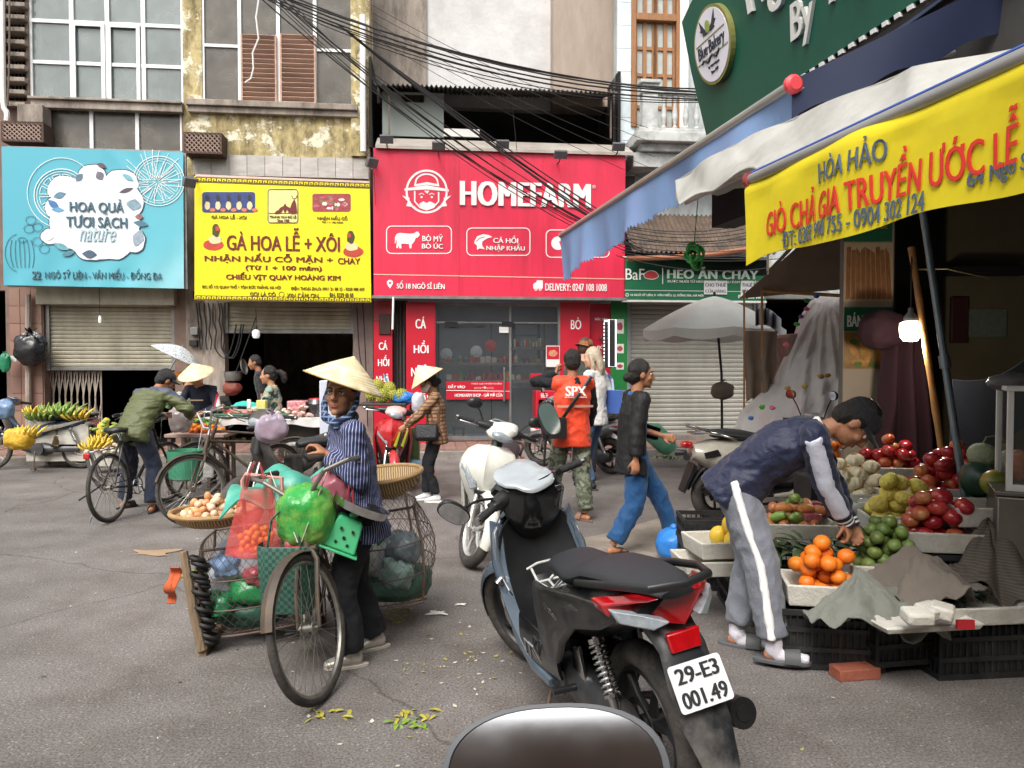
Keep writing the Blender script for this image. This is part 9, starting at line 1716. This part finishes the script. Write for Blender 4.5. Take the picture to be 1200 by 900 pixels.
mgb=B(); mgb.tube([(-.06,0,0),(-.045,0,.003),(0,0,.008),(.045,0,.0),(.062,0,-.006)],[.006,.028,.036,.026,.006],12); mg=[mesh_of('mango',mgb,mat('green_mango_skin','6f8a3c',.4,var=.2,rnd=.15)),mesh_of('mango',mgb,mat('blush_mango_skin','a8683c',.4,var=.3,rnd=.1))]
scatter('mango',mg,'green mango in the foam tray behind the grey trousers','mango','green mangoes',mound((c.x,c.y,.45),.2,26,.075,ry=.14,seed=6),tilt=True)
for i,(px,py) in enumerate(((951,592),(951,606),(962,600))):
 q=PZ(px,py,.55+.05*(i==0)); b=B(); b.box(q.x-.055,q.x+.055,q.y-.04,q.y+.04,q.z-.025,q.z+.025); solo('fruit_box',b,mat('clear_box_red','8f4a50',.15,var=.4,scale=40,alpha=.9),['upper clear plastic box of dark red fruit behind the sleeve','lower clear plastic box of dark red fruit behind the sleeve','clear plastic box of red fruit right of the other two'][i],'box',bev=.006)
def leaves(name,c,rx,ry,n,l,w,m,label,seed=1,up=.3):
 b=B(); rn=random.Random(seed)
 for i in range(n):
  p=Vector(c)+Vector((rn.uniform(-rx,rx),rn.uniform(-ry,ry),rn.uniform(0,up*l))); a=rn.uniform(0,6.28); e=rn.uniform(-.3,.7); d=Vector((math.cos(a)*math.cos(e),math.sin(a)*math.cos(e),math.sin(e))); s=d.cross(Vector((rn.uniform(-.3,.3),rn.uniform(-.3,.3),1))).normalized(); up_=s.cross(d); L_=l*rn.uniform(.6,1.2); W_=w*rn.uniform(.7,1.2)
  pts=[(0,0),(.25,.8),(.5,1),(.75,.75),(1,0)]; k=len(b.v); vs=[]
  for t,h in pts: cc=p+d*L_*t-up_*(L_*.5*t*t); vs+=[cc-s*W_*h/2+up_*.15*W_*h,cc,cc+s*W_*h/2+up_*.15*W_*h]
  fs=[]
  for j in range(4):
   for q in (0,1): fs.append((j*3+q,j*3+q+1,j*3+q+4,j*3+q+3))
  b.add(vs,fs)
 return solo(name,b,m,label,'leaves',kind='stuff',ang=80)
M_leaf=mat('dark_leaf','38552c',.5,var=.3,scale=6,dirt='5f7a3c',damt=.5,dscale=9)
c=PZ(948,640,.47); leaves('leaf_bundle',(c.x,c.y,.44),.22,.12,90,.16,.04,M_leaf,'long dark green leaves between the mangoes and the oranges',2)
c=PZ(1000,615,.5); leaves('leaf_bundle',(c.x,c.y,.5),.16,.1,50,.1,.03,mat('pale_leaf','7a8c5c',.4,var=.3),'pale wrapped greens beside the man\'s sleeve',3)
bagx('plastic_bag','crinkled clear plastic bag of greens behind the white sleeve',PZ(1005,600,.58),(.13,.09,.08),mat('clear_plastic','b9c0b8',.12,var=.3,scale=9,bump=.8,bscale=30,alpha=.6),31,False,amp=.35)
c=PZ(1118,700,.38); leaves('leaf_bundle',(c.x,c.y,.39),.13,.07,60,.07,.035,mat('blackish_leaf','1f3020',.6,var=.3),'blackish green leaves on the foam tray before the steel cart',5)
c=PZ(1150,592,.76); foam_tray(c.x+.05,c.y+.02,.66,.5,.34,.11,-4,'white foam tray under the melons beside the steel cart')
ml_=[round_fruit('melon',.085,mat('pale_net_melon','8f9678',.7,var=.15,scale=14,bump=.6,bscale=45),.95,.05,20),round_fruit('watermelon',.105,mat('dark_watermelon','1f3a2a',.35,var=.4,scale=7,stretch=(3,3,.5)),.85,.02,20)]
for (px,py,Y_,i,l,r_s) in ((1152,534,4.62,0,'pale netted melon behind the dark watermelon',1.0),(1185,542,4.5,0,'pale netted melon nearer the glass case',.95),(1145,562,4.45,1,'dark green watermelon on the top tier',1.0)): q=P(px,py,Y_); o=bpy.data.objects.new('melon' if i==0 else 'watermelon',ml_[i]); C.objects.link(o); o.location=q; o.rotation_euler=(.2,.3 if i==0 else 1.4,.4); o.scale=(r_s,)*3; tag(o,l,'melon')
b=B(); q=P(1166,566,4.3); b.ell(q,(.08,.075,.075),20,14); solo('papaya',b,mat('green_yellow_papaya','6d7a2c',.4,var=.4,scale=5,dirt='c8982c',damt=.8,dscale=6),'green and yellow striped papaya beside the glass case','papaya')
b=B(); q=P(1152,520,4.62); b.tube([q,q+Vector((.02,0,.04)),q+Vector((.1,0,.05)),q+Vector((.13,0,.02))],.006,6); solo('melon_stalk',b,mat('melon_stalk','6d7a4c',.6),'curled green stalk on the pale netted melon','stalk')
scatter('apple',apl,'red apple behind the pole next to the pale melon','apple','apples by the melon',[P(1112,530,5.0),P(1122,522,5.05),P(1100,533,5.1),P(1128,534,4.9),P(1090,538,5.2)])
def drape(name,peak,rad,h,m,label,seed=1,folds=9,ell=(1,1),skew=(0,0)):
 b=B(); pk=Vector(peak)
 def fn(u,v):
  a=2*PI*u; r=v*rad*(1+.16*math.sin(a*3+seed)+.08*math.sin(a*5+seed*2)); z=-h*((v**.8) if seed==3 else (1-math.cos(PI*min(1,v*1.05)))/2)*(1+.15*math.sin(a*2+seed))+.03*math.sin(a*folds+seed+v*2+2*noise.noise(Vector((a*1.3,v*2,seed))))*v*(.5+abs(noise.noise(Vector((math.cos(a)*2,math.sin(a)*2,seed))))*2)+.05*noise.noise(Vector((math.cos(a)*v*3,math.sin(a)*v*3,seed)))+.02*noise.noise(Vector((math.cos(a)*v*9,math.sin(a)*v*9,seed)))
  return (pk.x+r*math.cos(a)*ell[0]+skew[0]*v,pk.y+r*math.sin(a)*ell[1]+skew[1]*v,pk.z+z)
 b.grid(fn,84,22,.005); return solo(name,b,m,label,'cloth',ang=80)
hp_=P(1004,668,3.82); drape('cloth',(hp_.x,hp_.y,hp_.z),.33,.2,cloth('grey_green_cloth','71736a',dirt='5f6058',damt=.4),'grey green cloth being lifted off the tray by the bending man',3,11,(1,.75),(.02,-.1))
q=PZ(1075,660,.52); drape('cloth',(q.x,q.y,.59),.27,.2,cloth('taupe_cloth','6f665c'),'taupe brown cloth humped over the goods right of the green oranges',7,5,(1,.8),(.03,-.05))
q=PZ(1140,620,.66); drape('cloth',(q.x+.08,q.y,.70),.26,.3,stripes('striped_dark_cloth','4f4840','5f574c',70,'Z',.5),'dark brown ribbed cloth hanging beside the steel cart',11,7,(1,.9),(.02,-.12))
q=PZ(1130,705,.36); foam_tray(q.x+.05,q.y+.02,.29,.5,.36,.09,6,'empty white foam tray right of the taupe cloth'); crate(q.x+.05,q.y+.1,0,6,'black crate in the shadow right of the front crate')
q=PZ(1062,728,.34); foam_tray(q.x+.07,q.y+.08,.315,.5,.34,.03,8,'flat white foam lid on the front black crate with red tape at its end')
b=B(); b.box(q.x+.17,q.x+.25,q.y-.12,q.y-.105,.345,.385); solo('red_tape',b,mat('red_tape','a8202a',.5),'red tape on the end of the foam lid at the front of the stall','tape')
for i,(px,py) in enumerate(((1075,722),(1090,716),(1104,716))): q=PZ(px,py,.42); b=B(); b.X=Matrix.Translation(q)@Matrix.Rotation(.5*i,4,'Z')@Matrix.Rotation(.15,4,'X'); b.box(-.06,.06,-.05,.05,-.03,.03); solo('foam_lump',b,M_foam,['left piece of broken foam on the front tray','middle piece of broken foam on the front tray','right piece of broken foam on the front tray'][i],'foam',bev=.014)
q=PZ(1164,770); cx=q.x; cy=q.y; T=thing('glass_cart','stainless steel cart with white-framed glass case at the right edge','cart',(cx,cy,0),R(-27),off=(cx,cy,0)); M_inox=mat('stained_stainless','6f6c64',.32,.75,var=.2,scale=2.5,dirt='4a443a',damt=.6,dscale=2)
b=B(); b.box(cx,cx+1.0,cy,cy+.6,.1,.86); obj('steel_body',b,M_inox,T,bev=.012); b=B(); b.box(cx-.01,cx+1.01,cy-.01,cy+.61,.862,.885); obj('counter_top',b,M_inox,T,bev=.004)
zt=P(1180,458,cy+.02).z; x0=cx+.045
for (a,c_,d_,e) in ((x0,x0+.03,.02,.05),(x0,x0+.03,.5,.53),(cx+.95,cx+.98,.02,.05),(cx+.95,cx+.98,.5,.53)): b=B(); b.box(a,c_,cy+d_,cy+e,.886,zt); obj('case_post',b,M_white,T,bev=.003)
b=B(); b.box(x0-.01,cx+1,cy+.0,cy+.55,zt,zt+.025); obj('case_top',b,M_white,T,bev=.004); b=B(); b.box(x0,cx+.98,cy+.018,cy+.052,.886,.92); obj('case_sill',b,M_white,T)
for (a,c_,d_,e) in ((x0+.03,cx+.95,.033,.037),(x0+.013,x0+.017,.05,.5)): b=B(); b.box(a,c_,cy+d_,cy+e,.92,zt); obj('case_glass',b,M_clear,T,smooth=False)
b=B()
for x,y in ((cx+.05,.05),(cx+.9,.05),(cx+.05,.55),(cx+.9,.55)): b.box(x-.02,x+.02,cy+y-.02,cy+y+.02,0,.1)
obj('cart_feet',b,M_rust,T,kind='stuff')
for i,(dx,c_) in enumerate(((.12,'c87a50'),(.3,'4f7a50'),(.5,'c8a060'))): bagx('snack_tray','%s food pack inside the glass case'%['orange','green','tan'][i],(cx+.1+dx,cy+.2-dx*.5,1.0),(.07,.08,.08),mat('pack_'+c_,c_,.4,var=.3,scale=12),50+i,False,'food pack')
bagx('plastic_bag','grey plastic bag on top of the glass case',P(1188,448,cy+.2),(.14,.1,.05),mat('grey_plastic','6d6a6c',.35,var=.2),60,False)
b=B(); q=P(1165,480,6.2); b.grid(lambda u,v:(q.x-.35+.7*u+.1*v,q.y+.2*v,q.z+.25-.6*v+.25*u-.1*math.sin(PI*u)),20,12,.01); solo('dark_tarp',b,cloth('slate_tarp','3a3f4a'),'dark slate tarp slumped against the dim wall behind the melons','tarpaulin')
q=PZ(797,662); b=B(); crumple(b,(q.x,q.y+.12,.13),(.165,.15,.135),77,top=False,flat=.9,nu=40,nv=26,amp=.1); b.ell((q.x-.03,q.y+.1,.27),(.03,.03,.03)); solo('plastic_bag',b,mat('bright_blue_bag','2f7ac8',.35,var=.1,scale=9,bump=.6,bscale=20),'bright blue tied plastic bag on the road beside the crates','bag')
q=P(772,520,11.3); b=B(); b.tube([q+Vector((-.22,0,.22)),q+Vector((-.1,0,.18)),q+Vector((.12,0,-.02)),q+Vector((.2,0,-.1))],[.1,.16,.16,.1],18); fobj_=None; solo('green_sack',b,mat('green_sack','6aa88a',.6,var=.15,bump=.5,bscale=15),'pale green sack of vegetables tipped over on the kerb before the grey shutter','sack'); leaves('spilled_greens',(q.x+.12,q.y-.1,.14),.22,.12,60,.1,.03,mat('pale_leaf','7a8c5c'),'greens spilling from the pale green sack',9)
bagx('plastic_bag','pale blue plastic bag at the foot of the red scooter',P(482,548,9.2),(.17,.12,.1),mat('pale_blue_bag','8fb4cc',.25,var=.2,alpha=.85),80,False)
# ================================================================ stalls on the left
def box_thing(name,label,cat,x0,y0,x1,y1,Y,dep,m,bev=.01,group=None):
 a=P(x0,y0,Y); c=P(x1,y1,Y); b=B(); b.box(a.x,c.x,Y,Y+dep,c.z,a.z); return solo(name,b,m,label,cat,group,bev=bev)
for i,(x0,x1,y0,y1) in enumerate(((32,66,493,522),(67,104,497,525),(60,100,520,541),(30,62,521,541))): box_thing('foam_box',['left upper white foam box under the green bananas','right upper white foam box under the green bananas','right lower white foam box behind the motorbike wheel','left lower white foam box behind the motorbike'][i],'box',x0,y0,x1,y1,11.0,.4,M_foam,group='foam boxes behind the motorbike')
def banana_bunch(px,py,Y,n,m,label,sc=1.0,seed=1,fan=1.0):
 c=P(px,py,Y); b=B(); rn=random.Random(seed)
 for row in range(3):
  for i in range(n):
   t=(i/(n-1)-.5)*2*fan; base=c+Vector((t*.12*sc,.03*row,.02*row*sc)); d=Vector((t*.6+rn.uniform(-.15,.15),-.4+.15*row,1)).normalized(); pts=[base+d*(.17*sc*k/5)+Vector((t*.03*(k/5)**2,-.07*sc*(math.sin(PI*k/5)),-.01)) for k in range(6)]
   b.tube(pts,[.006*sc,.014*sc,.018*sc,.018*sc,.012*sc,.004*sc],7)
 return solo('banana_bunch',b,m,label,'bananas','banana bunches')
M_gban=mat('green_banana','7a9440',.45,var=.15,rnd=.1,dirt='4f6a2c',damt=.4,dscale=9); M_yban=mat('yellow_banana','d2b43a',.45,var=.15,dirt='8a7a2c',damt=.4,dscale=9)
for px,py,m,l,sc,s in ((50,493,M_gban,'green banana bunch at the left end of the foam boxes',1.0,1),(68,489,M_gban,'large green banana bunch in the middle of the foam boxes',1.15,2),(80,488,M_gban,'large green banana bunch right of the middle one',1.1,3),(92,492,M_yban,'yellow banana bunch at the right end of the green ones',1.0,4),(43,487,M_yban,'yellow fruits behind the green bananas',.8,5)): banana_bunch(px,py,10.95,5,m,l,sc,s)
for px,py,Y,l,s in ((36,512,10.4,'yellow bananas under the seat of the old motorbike',6),(122,522,10.6,'yellow bananas on the low box left of the olive jacket',7),(112,529,10.5,'lower yellow bananas left of the olive jacket',8)): banana_bunch(px,py,Y,6,M_yban,l,.9,s)
b=B(); q=P(121,500,10.7); b.tube([q+Vector((-.04,0,-.1)),q,q+Vector((.06,0,.12))],[.06,.08,.03],14); solo('pomelo',b,M_yban,'large yellow pomelo left of the olive jacket','pomelo')
box_thing('foam_box','low white foam box under the yellow bananas left of the olive jacket','box',104,528,132,547,10.5,.4,M_foam)
bagx('yellow_sack','yellow and orange sack on the step of the old motorbike',P(22,514,10.4),(.2,.12,.15),mat('yellow_net_sack','c9a02c',.6,var=.25,scale=12,bump=.5,bscale=40),83,False,'sack'); bagx('blue_bundle','crumpled blue plastic on the handlebar of the old motorbike',P(4,480,10.6),(.14,.1,.14),mat('blue_grey_plastic','6d86a8',.3,var=.35,bump=.8,bscale=12),84,False,'plastic sheet')
def table(label,x0,x1,y,Y,dep,m,legs=True,cloth_=None,th=.04):
 a=P(x0,y,Y); c=P(x1,y,Y); T=thing('stall_table',label,'table',((a.x+c.x)/2,Y+dep/2,PH*0),off=((a.x+c.x)/2,Y+dep/2,0)); b=B(); b.box(a.x,c.x,Y,Y+dep,a.z-th,a.z); obj('table_top',b,m,T,bev=.006)
 for x in (a.x+.05,c.x-.05):
  for yy in (Y+.04,Y+dep-.06): b=B(); b.box(x-.02,x+.02,yy-.02,yy+.02,0,a.z-th); obj('leg',b,M_rust,T)
 if cloth_:
  b=B(); b.grid(lambda u,v:(a.x-.03+(c.x-a.x+.06)*u,Y-.02-.0*v+.012*math.sin(u*40),a.z+.008-.09*v-.02*math.sin(u*17)*v),50,4,.004); b.box(a.x-.03,c.x+.03,Y-.018,Y+dep+.02,a.z+.003,a.z+.012); o=obj('table_cloth',b,cloth_,T)
 return a,c
a,c=table('low tray table with mandarins before the conical-hat vendor',192,262,509,8.8,.5,mat('pinkish_board','a88c80',.6,var=.12)); 
scatter('mandarin',round_fruit('mandarin',.038,mat('mandarin_skin','dd7a22',.45,var=.08,rnd=.08),.85,.06),'mandarin on the low tray table before the vendor','mandarin','mandarins on the tray table',mound((a.x+.38,9.02,a.z),.26,22,.07,ry=.14,seed=4)); leaves('leaf_bundle',(a.x+.38,9.08,a.z+.12),.1,.06,40,.12,.03,mat('fresh_leaf','6d9a3c',.5,var=.2),'fresh green leaves on top of the mandarins',12)
a,c=table('long stall table covered with white cloth and meat',238,394,491,9.15,.7,mat('grey_board','8f8a84',.6),cloth_=mat('white_sheeting','d2cfcb',.5,var=.06,dirt='a8a098',damt=.3))
b=B()
for i in range(28): b.tube([(lambda r_:P(262+r_[0]*36,490-r_[1]*7,9.35)+Vector((0,r_[2]*.2,.0)))((random.random(),random.random(),random.random())) for _ in range(2)],.03,6)
solo('red_chillies',b,mat('red_chilli','a81c20',.35,var=.25),'heap of dark red chillies on the long stall table','chillies',kind='stuff')
b=B(); q=P(290,491,9.1); b.box(q.x-.45,q.x+.5,9.12,9.55,q.z,q.z+.06); solo('green_tray',b,mat('green_plastic_tray','2f5a40',.5),'dark green plastic tray under the chillies','tray',bev=.01)
box_thing('meat_box','clear box of pink sliced meat on the white table cloth','box',336,470,358,488,9.3,.25,mat('pink_meat','c07078',.3,var=.4,scale=30,dirt='e0c8c4',damt=.6,dscale=30),bev=.01)
b=B(); q=P(371,488,9.4); b.lathe([(.0,0),(.11,0),(.12,.06),(.12,.14),(.125,.15)],24,c=q); b.lathe([(.0,.22),(.1,.21),(.125,.16)],24,c=q); solo('cooking_pot',b,mat('steel_pot','5d5c5e',.25,.8,var=.2),'steel pot with red lid on the long stall table','pot'); b=B(); b.lathe([(0,.235),(.09,.225),(.115,.18)],24,c=q); solo('pot_lid',b,mat('red_lid','a82430',.3),'red lid of the steel pot beside the meat box','lid')
box_thing('foam_box','tall white foam box standing right of the long stall table','box',374,446,394,520,8.9,.3,mat('bluish_foam','c4c8d4',.6,var=.05),group=None)
box_thing('white_board','small white card standing on the stall table','card',289,468,294,479,9.4,.02,M_white); box_thing('yellow_box','pale yellow box on the stall table behind the card','box',300,469,311,487,9.5,.1,mat('pale_yellow','d8cf7a',.5))
box_thing('foam_box','grey white foam box on the stall between the two sellers','box',269,478,300,487,9.6,.25,M_foam); bagx('plastic_bag','clear plastic bag with pinkish contents in front of the olive jacket',P(212,492,8.7),(.14,.1,.15),mat('clear_pink_bag','a09490',.15,var=.3,alpha=.75),90); bagx('plastic_bag','white and violet plastic bag of red meat on the bicycle saddle',P(318,502,7.0),(.15,.1,.13),mat('white_violet_bag','b4a4b4',.15,var=.25,alpha=.7),91); b=B(); crumple(b,P(318,507,7.0),(.12,.07,.07),92,top=False); solo('raw_meat',b,mat('raw_meat','84262a',.3,var=.4,scale=20),'dark red meat at the bottom of the bag on the bicycle saddle','meat')
b=B(); b.lathe([(.13,0),(.16,.02),(.17,.2),(.18,.3),(.17,.3),(.155,.03),(.0,.02)],28,c=P(218,562,7.6)); solo('green_basket',b,mat('green_mesh_basket','3f8a6a',.5,var=.2,scale=20,alpha=.85),'green plastic mesh basket hanging on the nearest parked bicycle','basket',ang=50)
bagx('vegetable_bag','pale green bag of vegetables inside the green basket',P(222,548,7.6),(.12,.1,.12),mat('pale_leaf','7a8c5c'),93,False)
box_thing('white_board','white folding board on the road behind the parked bicycles','board',232,500,250,560,9.0,.03,M_white); box_thing('white_board','low white plank across the legs of the stall behind the bicycles','plank',320,519,385,523,8.95,.2,M_white)
box_thing('red_crate','low red crate on the pavement under the long stall','crate',325,527,352,540,9.5,.3,mat('brick_red_crate','8a4438',.6,var=.2)); box_thing('dark_cabinet','dark charred stove box under the right end of the long stall','stove',326,497,372,535,9.3,.4,mat('charred_box','3a3632',.8,var=.3,scale=6))
for i,(px,py,l) in enumerate(((273,440,'left hanging aluminium pot on the pillar'),(284,430,'right hanging aluminium pan on the pillar'))): b=B(); q=P(px,py,12.9); b.lathe([(0,-.1),(.12,-.09),(.15,-.02),(.15,.06),(.16,.07)] if i==0 else [(0,0),(.12,.01),(.14,.04)],22,M=None if i==0 else Matrix.Rotation(R(80),3,'Y'),c=q); solo('hanging_pot',b,mat('dull_aluminium','8a8884',.4,.6,var=.15),l,'pot')
b=B(); q=P(272,455,12.9); crumple(b,q,(.16,.1,.12),95,top=False); solo('red_bag',b,mat('rusty_red_bag','7a3a2c',.6,var=.3),'rusty red bag hanging under the aluminium pot','bag')
uc=P(213,408,10.3); T=thing('rain_umbrella','pale grey flowered umbrella tilted behind the vendor\'s conical hat','umbrella',tuple(uc),rot=(R(-8),R(26),0)); OFF[T.name]=(0,0,0); b=B(); rings=[]
for i in range(8):
 t=i/7; rings.append([(.36*t*math.cos(a)*(1-.05*abs(math.cos(4*a))*t),.36*t*math.sin(a)*(1-.05*abs(math.cos(4*a))*t),.02-.16*t**1.7) for a in [2*PI*j/32 for j in range(32)]])
b.rings(rings,False); obj('canopy',b,patches('flowered_umbrella_cloth',['b8bcbe','c9cccc','8f9aa0','d2d4d4'],26),T,ang=80); b=B(); b.tube([(0,0,.05),(0,0,-.6)],.008,6); obj('shaft',b,M_chrome,T)
b=B(); q=P(214,438,10.5); b.grid(lambda u,v:(q.x-.16+.32*u,q.y+.1*v,q.z+.1*u-.06+.09*v*(1-u)),10,6,.01); solo('orange_cloth',b,mat('orange_cloth','b8641c',.7,var=.2),'orange cloth flap between the grey umbrella and the conical hat','cloth')
b=B(); q=P(446,470,9.0); b.box(q.x-.25,q.x+.32,q.y-.15,q.y+.25,q.z-.05,q.z-.02); solo('durian_tray',b,mat('dark_tray','3a3432',.6),'dark tray on the red scooter under the durians','tray',bev=.008)
drb=B(); rn=random.Random(8); drb.ell((0,0,0),(.085,.08,.09),20,14)
for i in range(110):
 z=1-2*(i+.5)/110; a=i*2.39996; r_q=math.sqrt(1-z*z); n_=Vector((r_q*math.cos(a),r_q*math.sin(a),z)); p=Vector((n_.x*.085,n_.y*.08,n_.z*.09)); drb.tube([p*.95,p+n_*.018],[.011,.001],5,cap=False)
dm_=mesh_of('durian',drb,mat('durian_husk','9a9a3c',.7,var=.2,rnd=.1))
scatter('durian',dm_,'spiky yellow green durian on the tray of the red scooter','durian','durians on the red scooter',[P(436,462,9.0),P(448,464,8.95),P(460,463,9.0),P(470,464,9.0),P(442,452,9.05),P(456,455,9.02)],scale=(.85,1.0))
b=B(); b.tube([P(449,438,9.1),P(458,455,9.1),P(462,462,9.1)],[.008,.02,.03],8); solo('blue_brush',b,mat('sky_blue_plastic','5aa0c8',.4),'pale blue brush handle standing among the durians','brush'); bagx('blue_bag','blue plastic bag knotted on the handlebar of the red scooter',P(472,466,9.0),(.13,.08,.08),mat('bright_blue_bag','2f7ac8'),97,False,'bag'); bagx('white_bag','white plastic bag beside the face of the plaid-shirt woman',P(490,472,8.9),(.08,.06,.12),M_pw,98,False,'bag')
bagx('red_bag','small red bag hanging at the right of the red scooter',P(487,480,9.1),(.07,.06,.1),mat('red_bag','b82430',.4,var=.2),99,True,'bag')
b=B(); q=P(471,535,9.2); b.box(q.x-.14,q.x+.2,q.y,q.y+.2,.05,.75); solo('green_sack',b,mat('olive_green_sack','5a6a3c',.6,var=.35,scale=8,bump=.6),'upright olive green sack between the red scooter and the plaid-shirt woman','sack',bev=.05)
# ================================================================ litter on the road
b=B(); rn=random.Random(12)
for i in range(330):
 x=rn.uniform(-4.6,3.0); y=rn.uniform(1.9,10.5); 
 if rn.random()<.35: ang=rn.uniform(0,6.3); rr=rn.gauss(0,.5); x=-.6+rr*math.cos(ang)+.4; y=3.9+rr*math.sin(ang)
 s=rn.uniform(.003,.011); a=rn.uniform(0,6.28); b.c=rn.choice((0,0,1,1,2)); z=rn.uniform(.003,.006)
 b.add([(x+s*math.cos(a+q*PI/2)*(1.6 if q%2 else 1),y+s*math.sin(a+q*PI/2)*(1.6 if q%2 else 1),z+(.004 if q==1 else 0)) for q in range(4)],[(0,1,2,3)])
solo('road_litter',b,[mat('litter_pale','c9c4b4',.8),mat('litter_yellow','a8a04c',.7,var=.3),mat('litter_brown','6d5f48',.8,var=.3)],None,None,kind='stuff')['label']='tiny leaf scraps and pale crumbs scattered on the road'
def scrap(px,py,r,m,label,seed,nm='paper_scrap',cat='litter'): 
 q=PZ(px,py,.008); b=B(); rn=random.Random(seed); b.grid(lambda u,v:(q.x+(u-.5)*r*2*(1+.3*math.sin(v*5+seed)),q.y+(v-.5)*r*1.1*(1+.3*math.sin(u*6+seed)),.006+.012*abs(noise.noise(Vector((u*4,v*4,seed))))),10,8,.002); solo(nm,b,m,label,cat,ang=80)
scrap(512,718,.055,M_white,'crumpled white paper scrap on the road left of the black scooter',1); scrap(540,708,.03,M_white,'small pale scrap right of the larger white one',2); scrap(180,647,.16,mat('tan_wrapper','9c8468',.8,var=.1),'flattened tan wrapper on the road before the parked bicycles',3,'flat_wrapper'); scrap(220,592,.05,M_white,'small white scrap near the thong sandals',4)
for i,(px,py) in enumerate(((488,700),(470,716),(455,727),(78+150,672),(215,678),(470,850),(490,838),(620,875),(385,838))):
 q=PZ(px,py,0); leaves('fallen_leaves',(q.x,q.y,.005),.09,.05,16,.05,.018,mat('fallen_leaf_%d'%(i%2),('a8a03c','7a9a34')[i%2],.6,var=.3),['yellow leaves under the far pannier','yellow leaves left of the far pannier bottom','yellow leaves behind the silver shoe','green leaves left of the wooden post','a few green leaves farther left of the post','leaf crumbs at the bottom centre of the road','leaf crumbs above the scooter mirror','leaf crumbs beside the scooter mirror','green leaf under the big front tyre'][i],100+i,.05)
b=B(); rn=random.Random(2); pts=[PZ(x,y) for x,y in ((610,640),(700,628),(800,600),(905,560),(925,585),(900,660),(820,700),(720,690),(640,668))]; b.add([(p.x,p.y,.004) for p in pts],[tuple(range(len(pts)))]); obj('worn_patch',b,mat('worn_concrete_patch','8f867a',.85,var=.18,scale=2,bump=.3,dirt='5f564c',damt=.7,dscale=1.8),smooth=False,kind='structure')
rn=random.Random(31)
for i,(x,y,Y,c_,l) in enumerate(((140,505,10.0,'8fa04a','heap of pale green vegetables left of the mandarin table'),(205,478,9.9,'5f7a44','heap of dark greens behind the mandarin table'),(255,520,9.4,'a8a070','heap of pale roots under the red chillies'),(345,487,9.3,'d0b0a4','pink white meat slices at the right of the long stall'),(150,530,10.2,'c9bca0','cream gourds on the ground behind the olive jacket'))):
 b=B(); q=P(x,y,Y)
 for k in range(34): p=q+Vector((rn.gauss(0,.13),rn.gauss(0,.07),abs(rn.gauss(0,.05)))); b.ell(p,(rn.uniform(.025,.05),.03,.022),8,5,Matrix.Rotation(rn.uniform(0,3),3,'Z')@Matrix.Rotation(rn.uniform(-.6,.6),3,'Y'))
 solo('vegetable_heap',b,mat('heap_'+c_,c_,.5,var=.35,scale=14),l,'vegetables',kind='stuff')
for i,(x0,x1,h_,c_,l) in enumerate(((-13,-5,8.5,'c9b68f','cream house behind the camera on the left'),(-5,1.2,7.6,'b08a70','brown brick house behind the camera in the middle'),(1.2,6,9.2,'b9bab6','grey white house behind the camera'),(6,13,8,'a89a86','beige house behind the camera on the right'))):
 T=thing('shop_house',l,'building',((x0+x1)/2,-8,0)); OFF[T.name]=((x0+x1)/2,-8,0); n=int((x1-x0)/1.6); hs=[]; 
 for k in range(n):
  u=x0+.5+k*1.6
  for z in (3.6,6.2):
   if z+1.5<h_: hs.append((u,u+.9,z,z+1.4))
 hs.append((x0+.8,x1-.8,0,2.6)); b=B(); wallh(b,x0,x1,0,h_,-8.25,-8,hs); obj('wall',b,mat('far_wall_'+c_,c_,.9,var=.12,scale=1.5,dirt='6d6458',damt=.5),T,smooth=False)
 b=B(); b.box(x0,x1,-9.5,-9.4,0,h_); obj('inner_wall',b,M_dark,T,smooth=False)
 for q in hs[:-1]: window(T,q[0],q[1],q[2],q[3],-8.1,2,2,M_alu,M_glass,.05)
 q=hs[-1]; shutter(T,q[0],q[1],.1,q[3],-8.12,M_shut)
bpy.context.view_layer.update(); SHOPF.parent=Ch; SHOPF.matrix_parent_inverse=Ch.matrix_world.inverted()
for k in ('label','category'): del SHOPF[k]
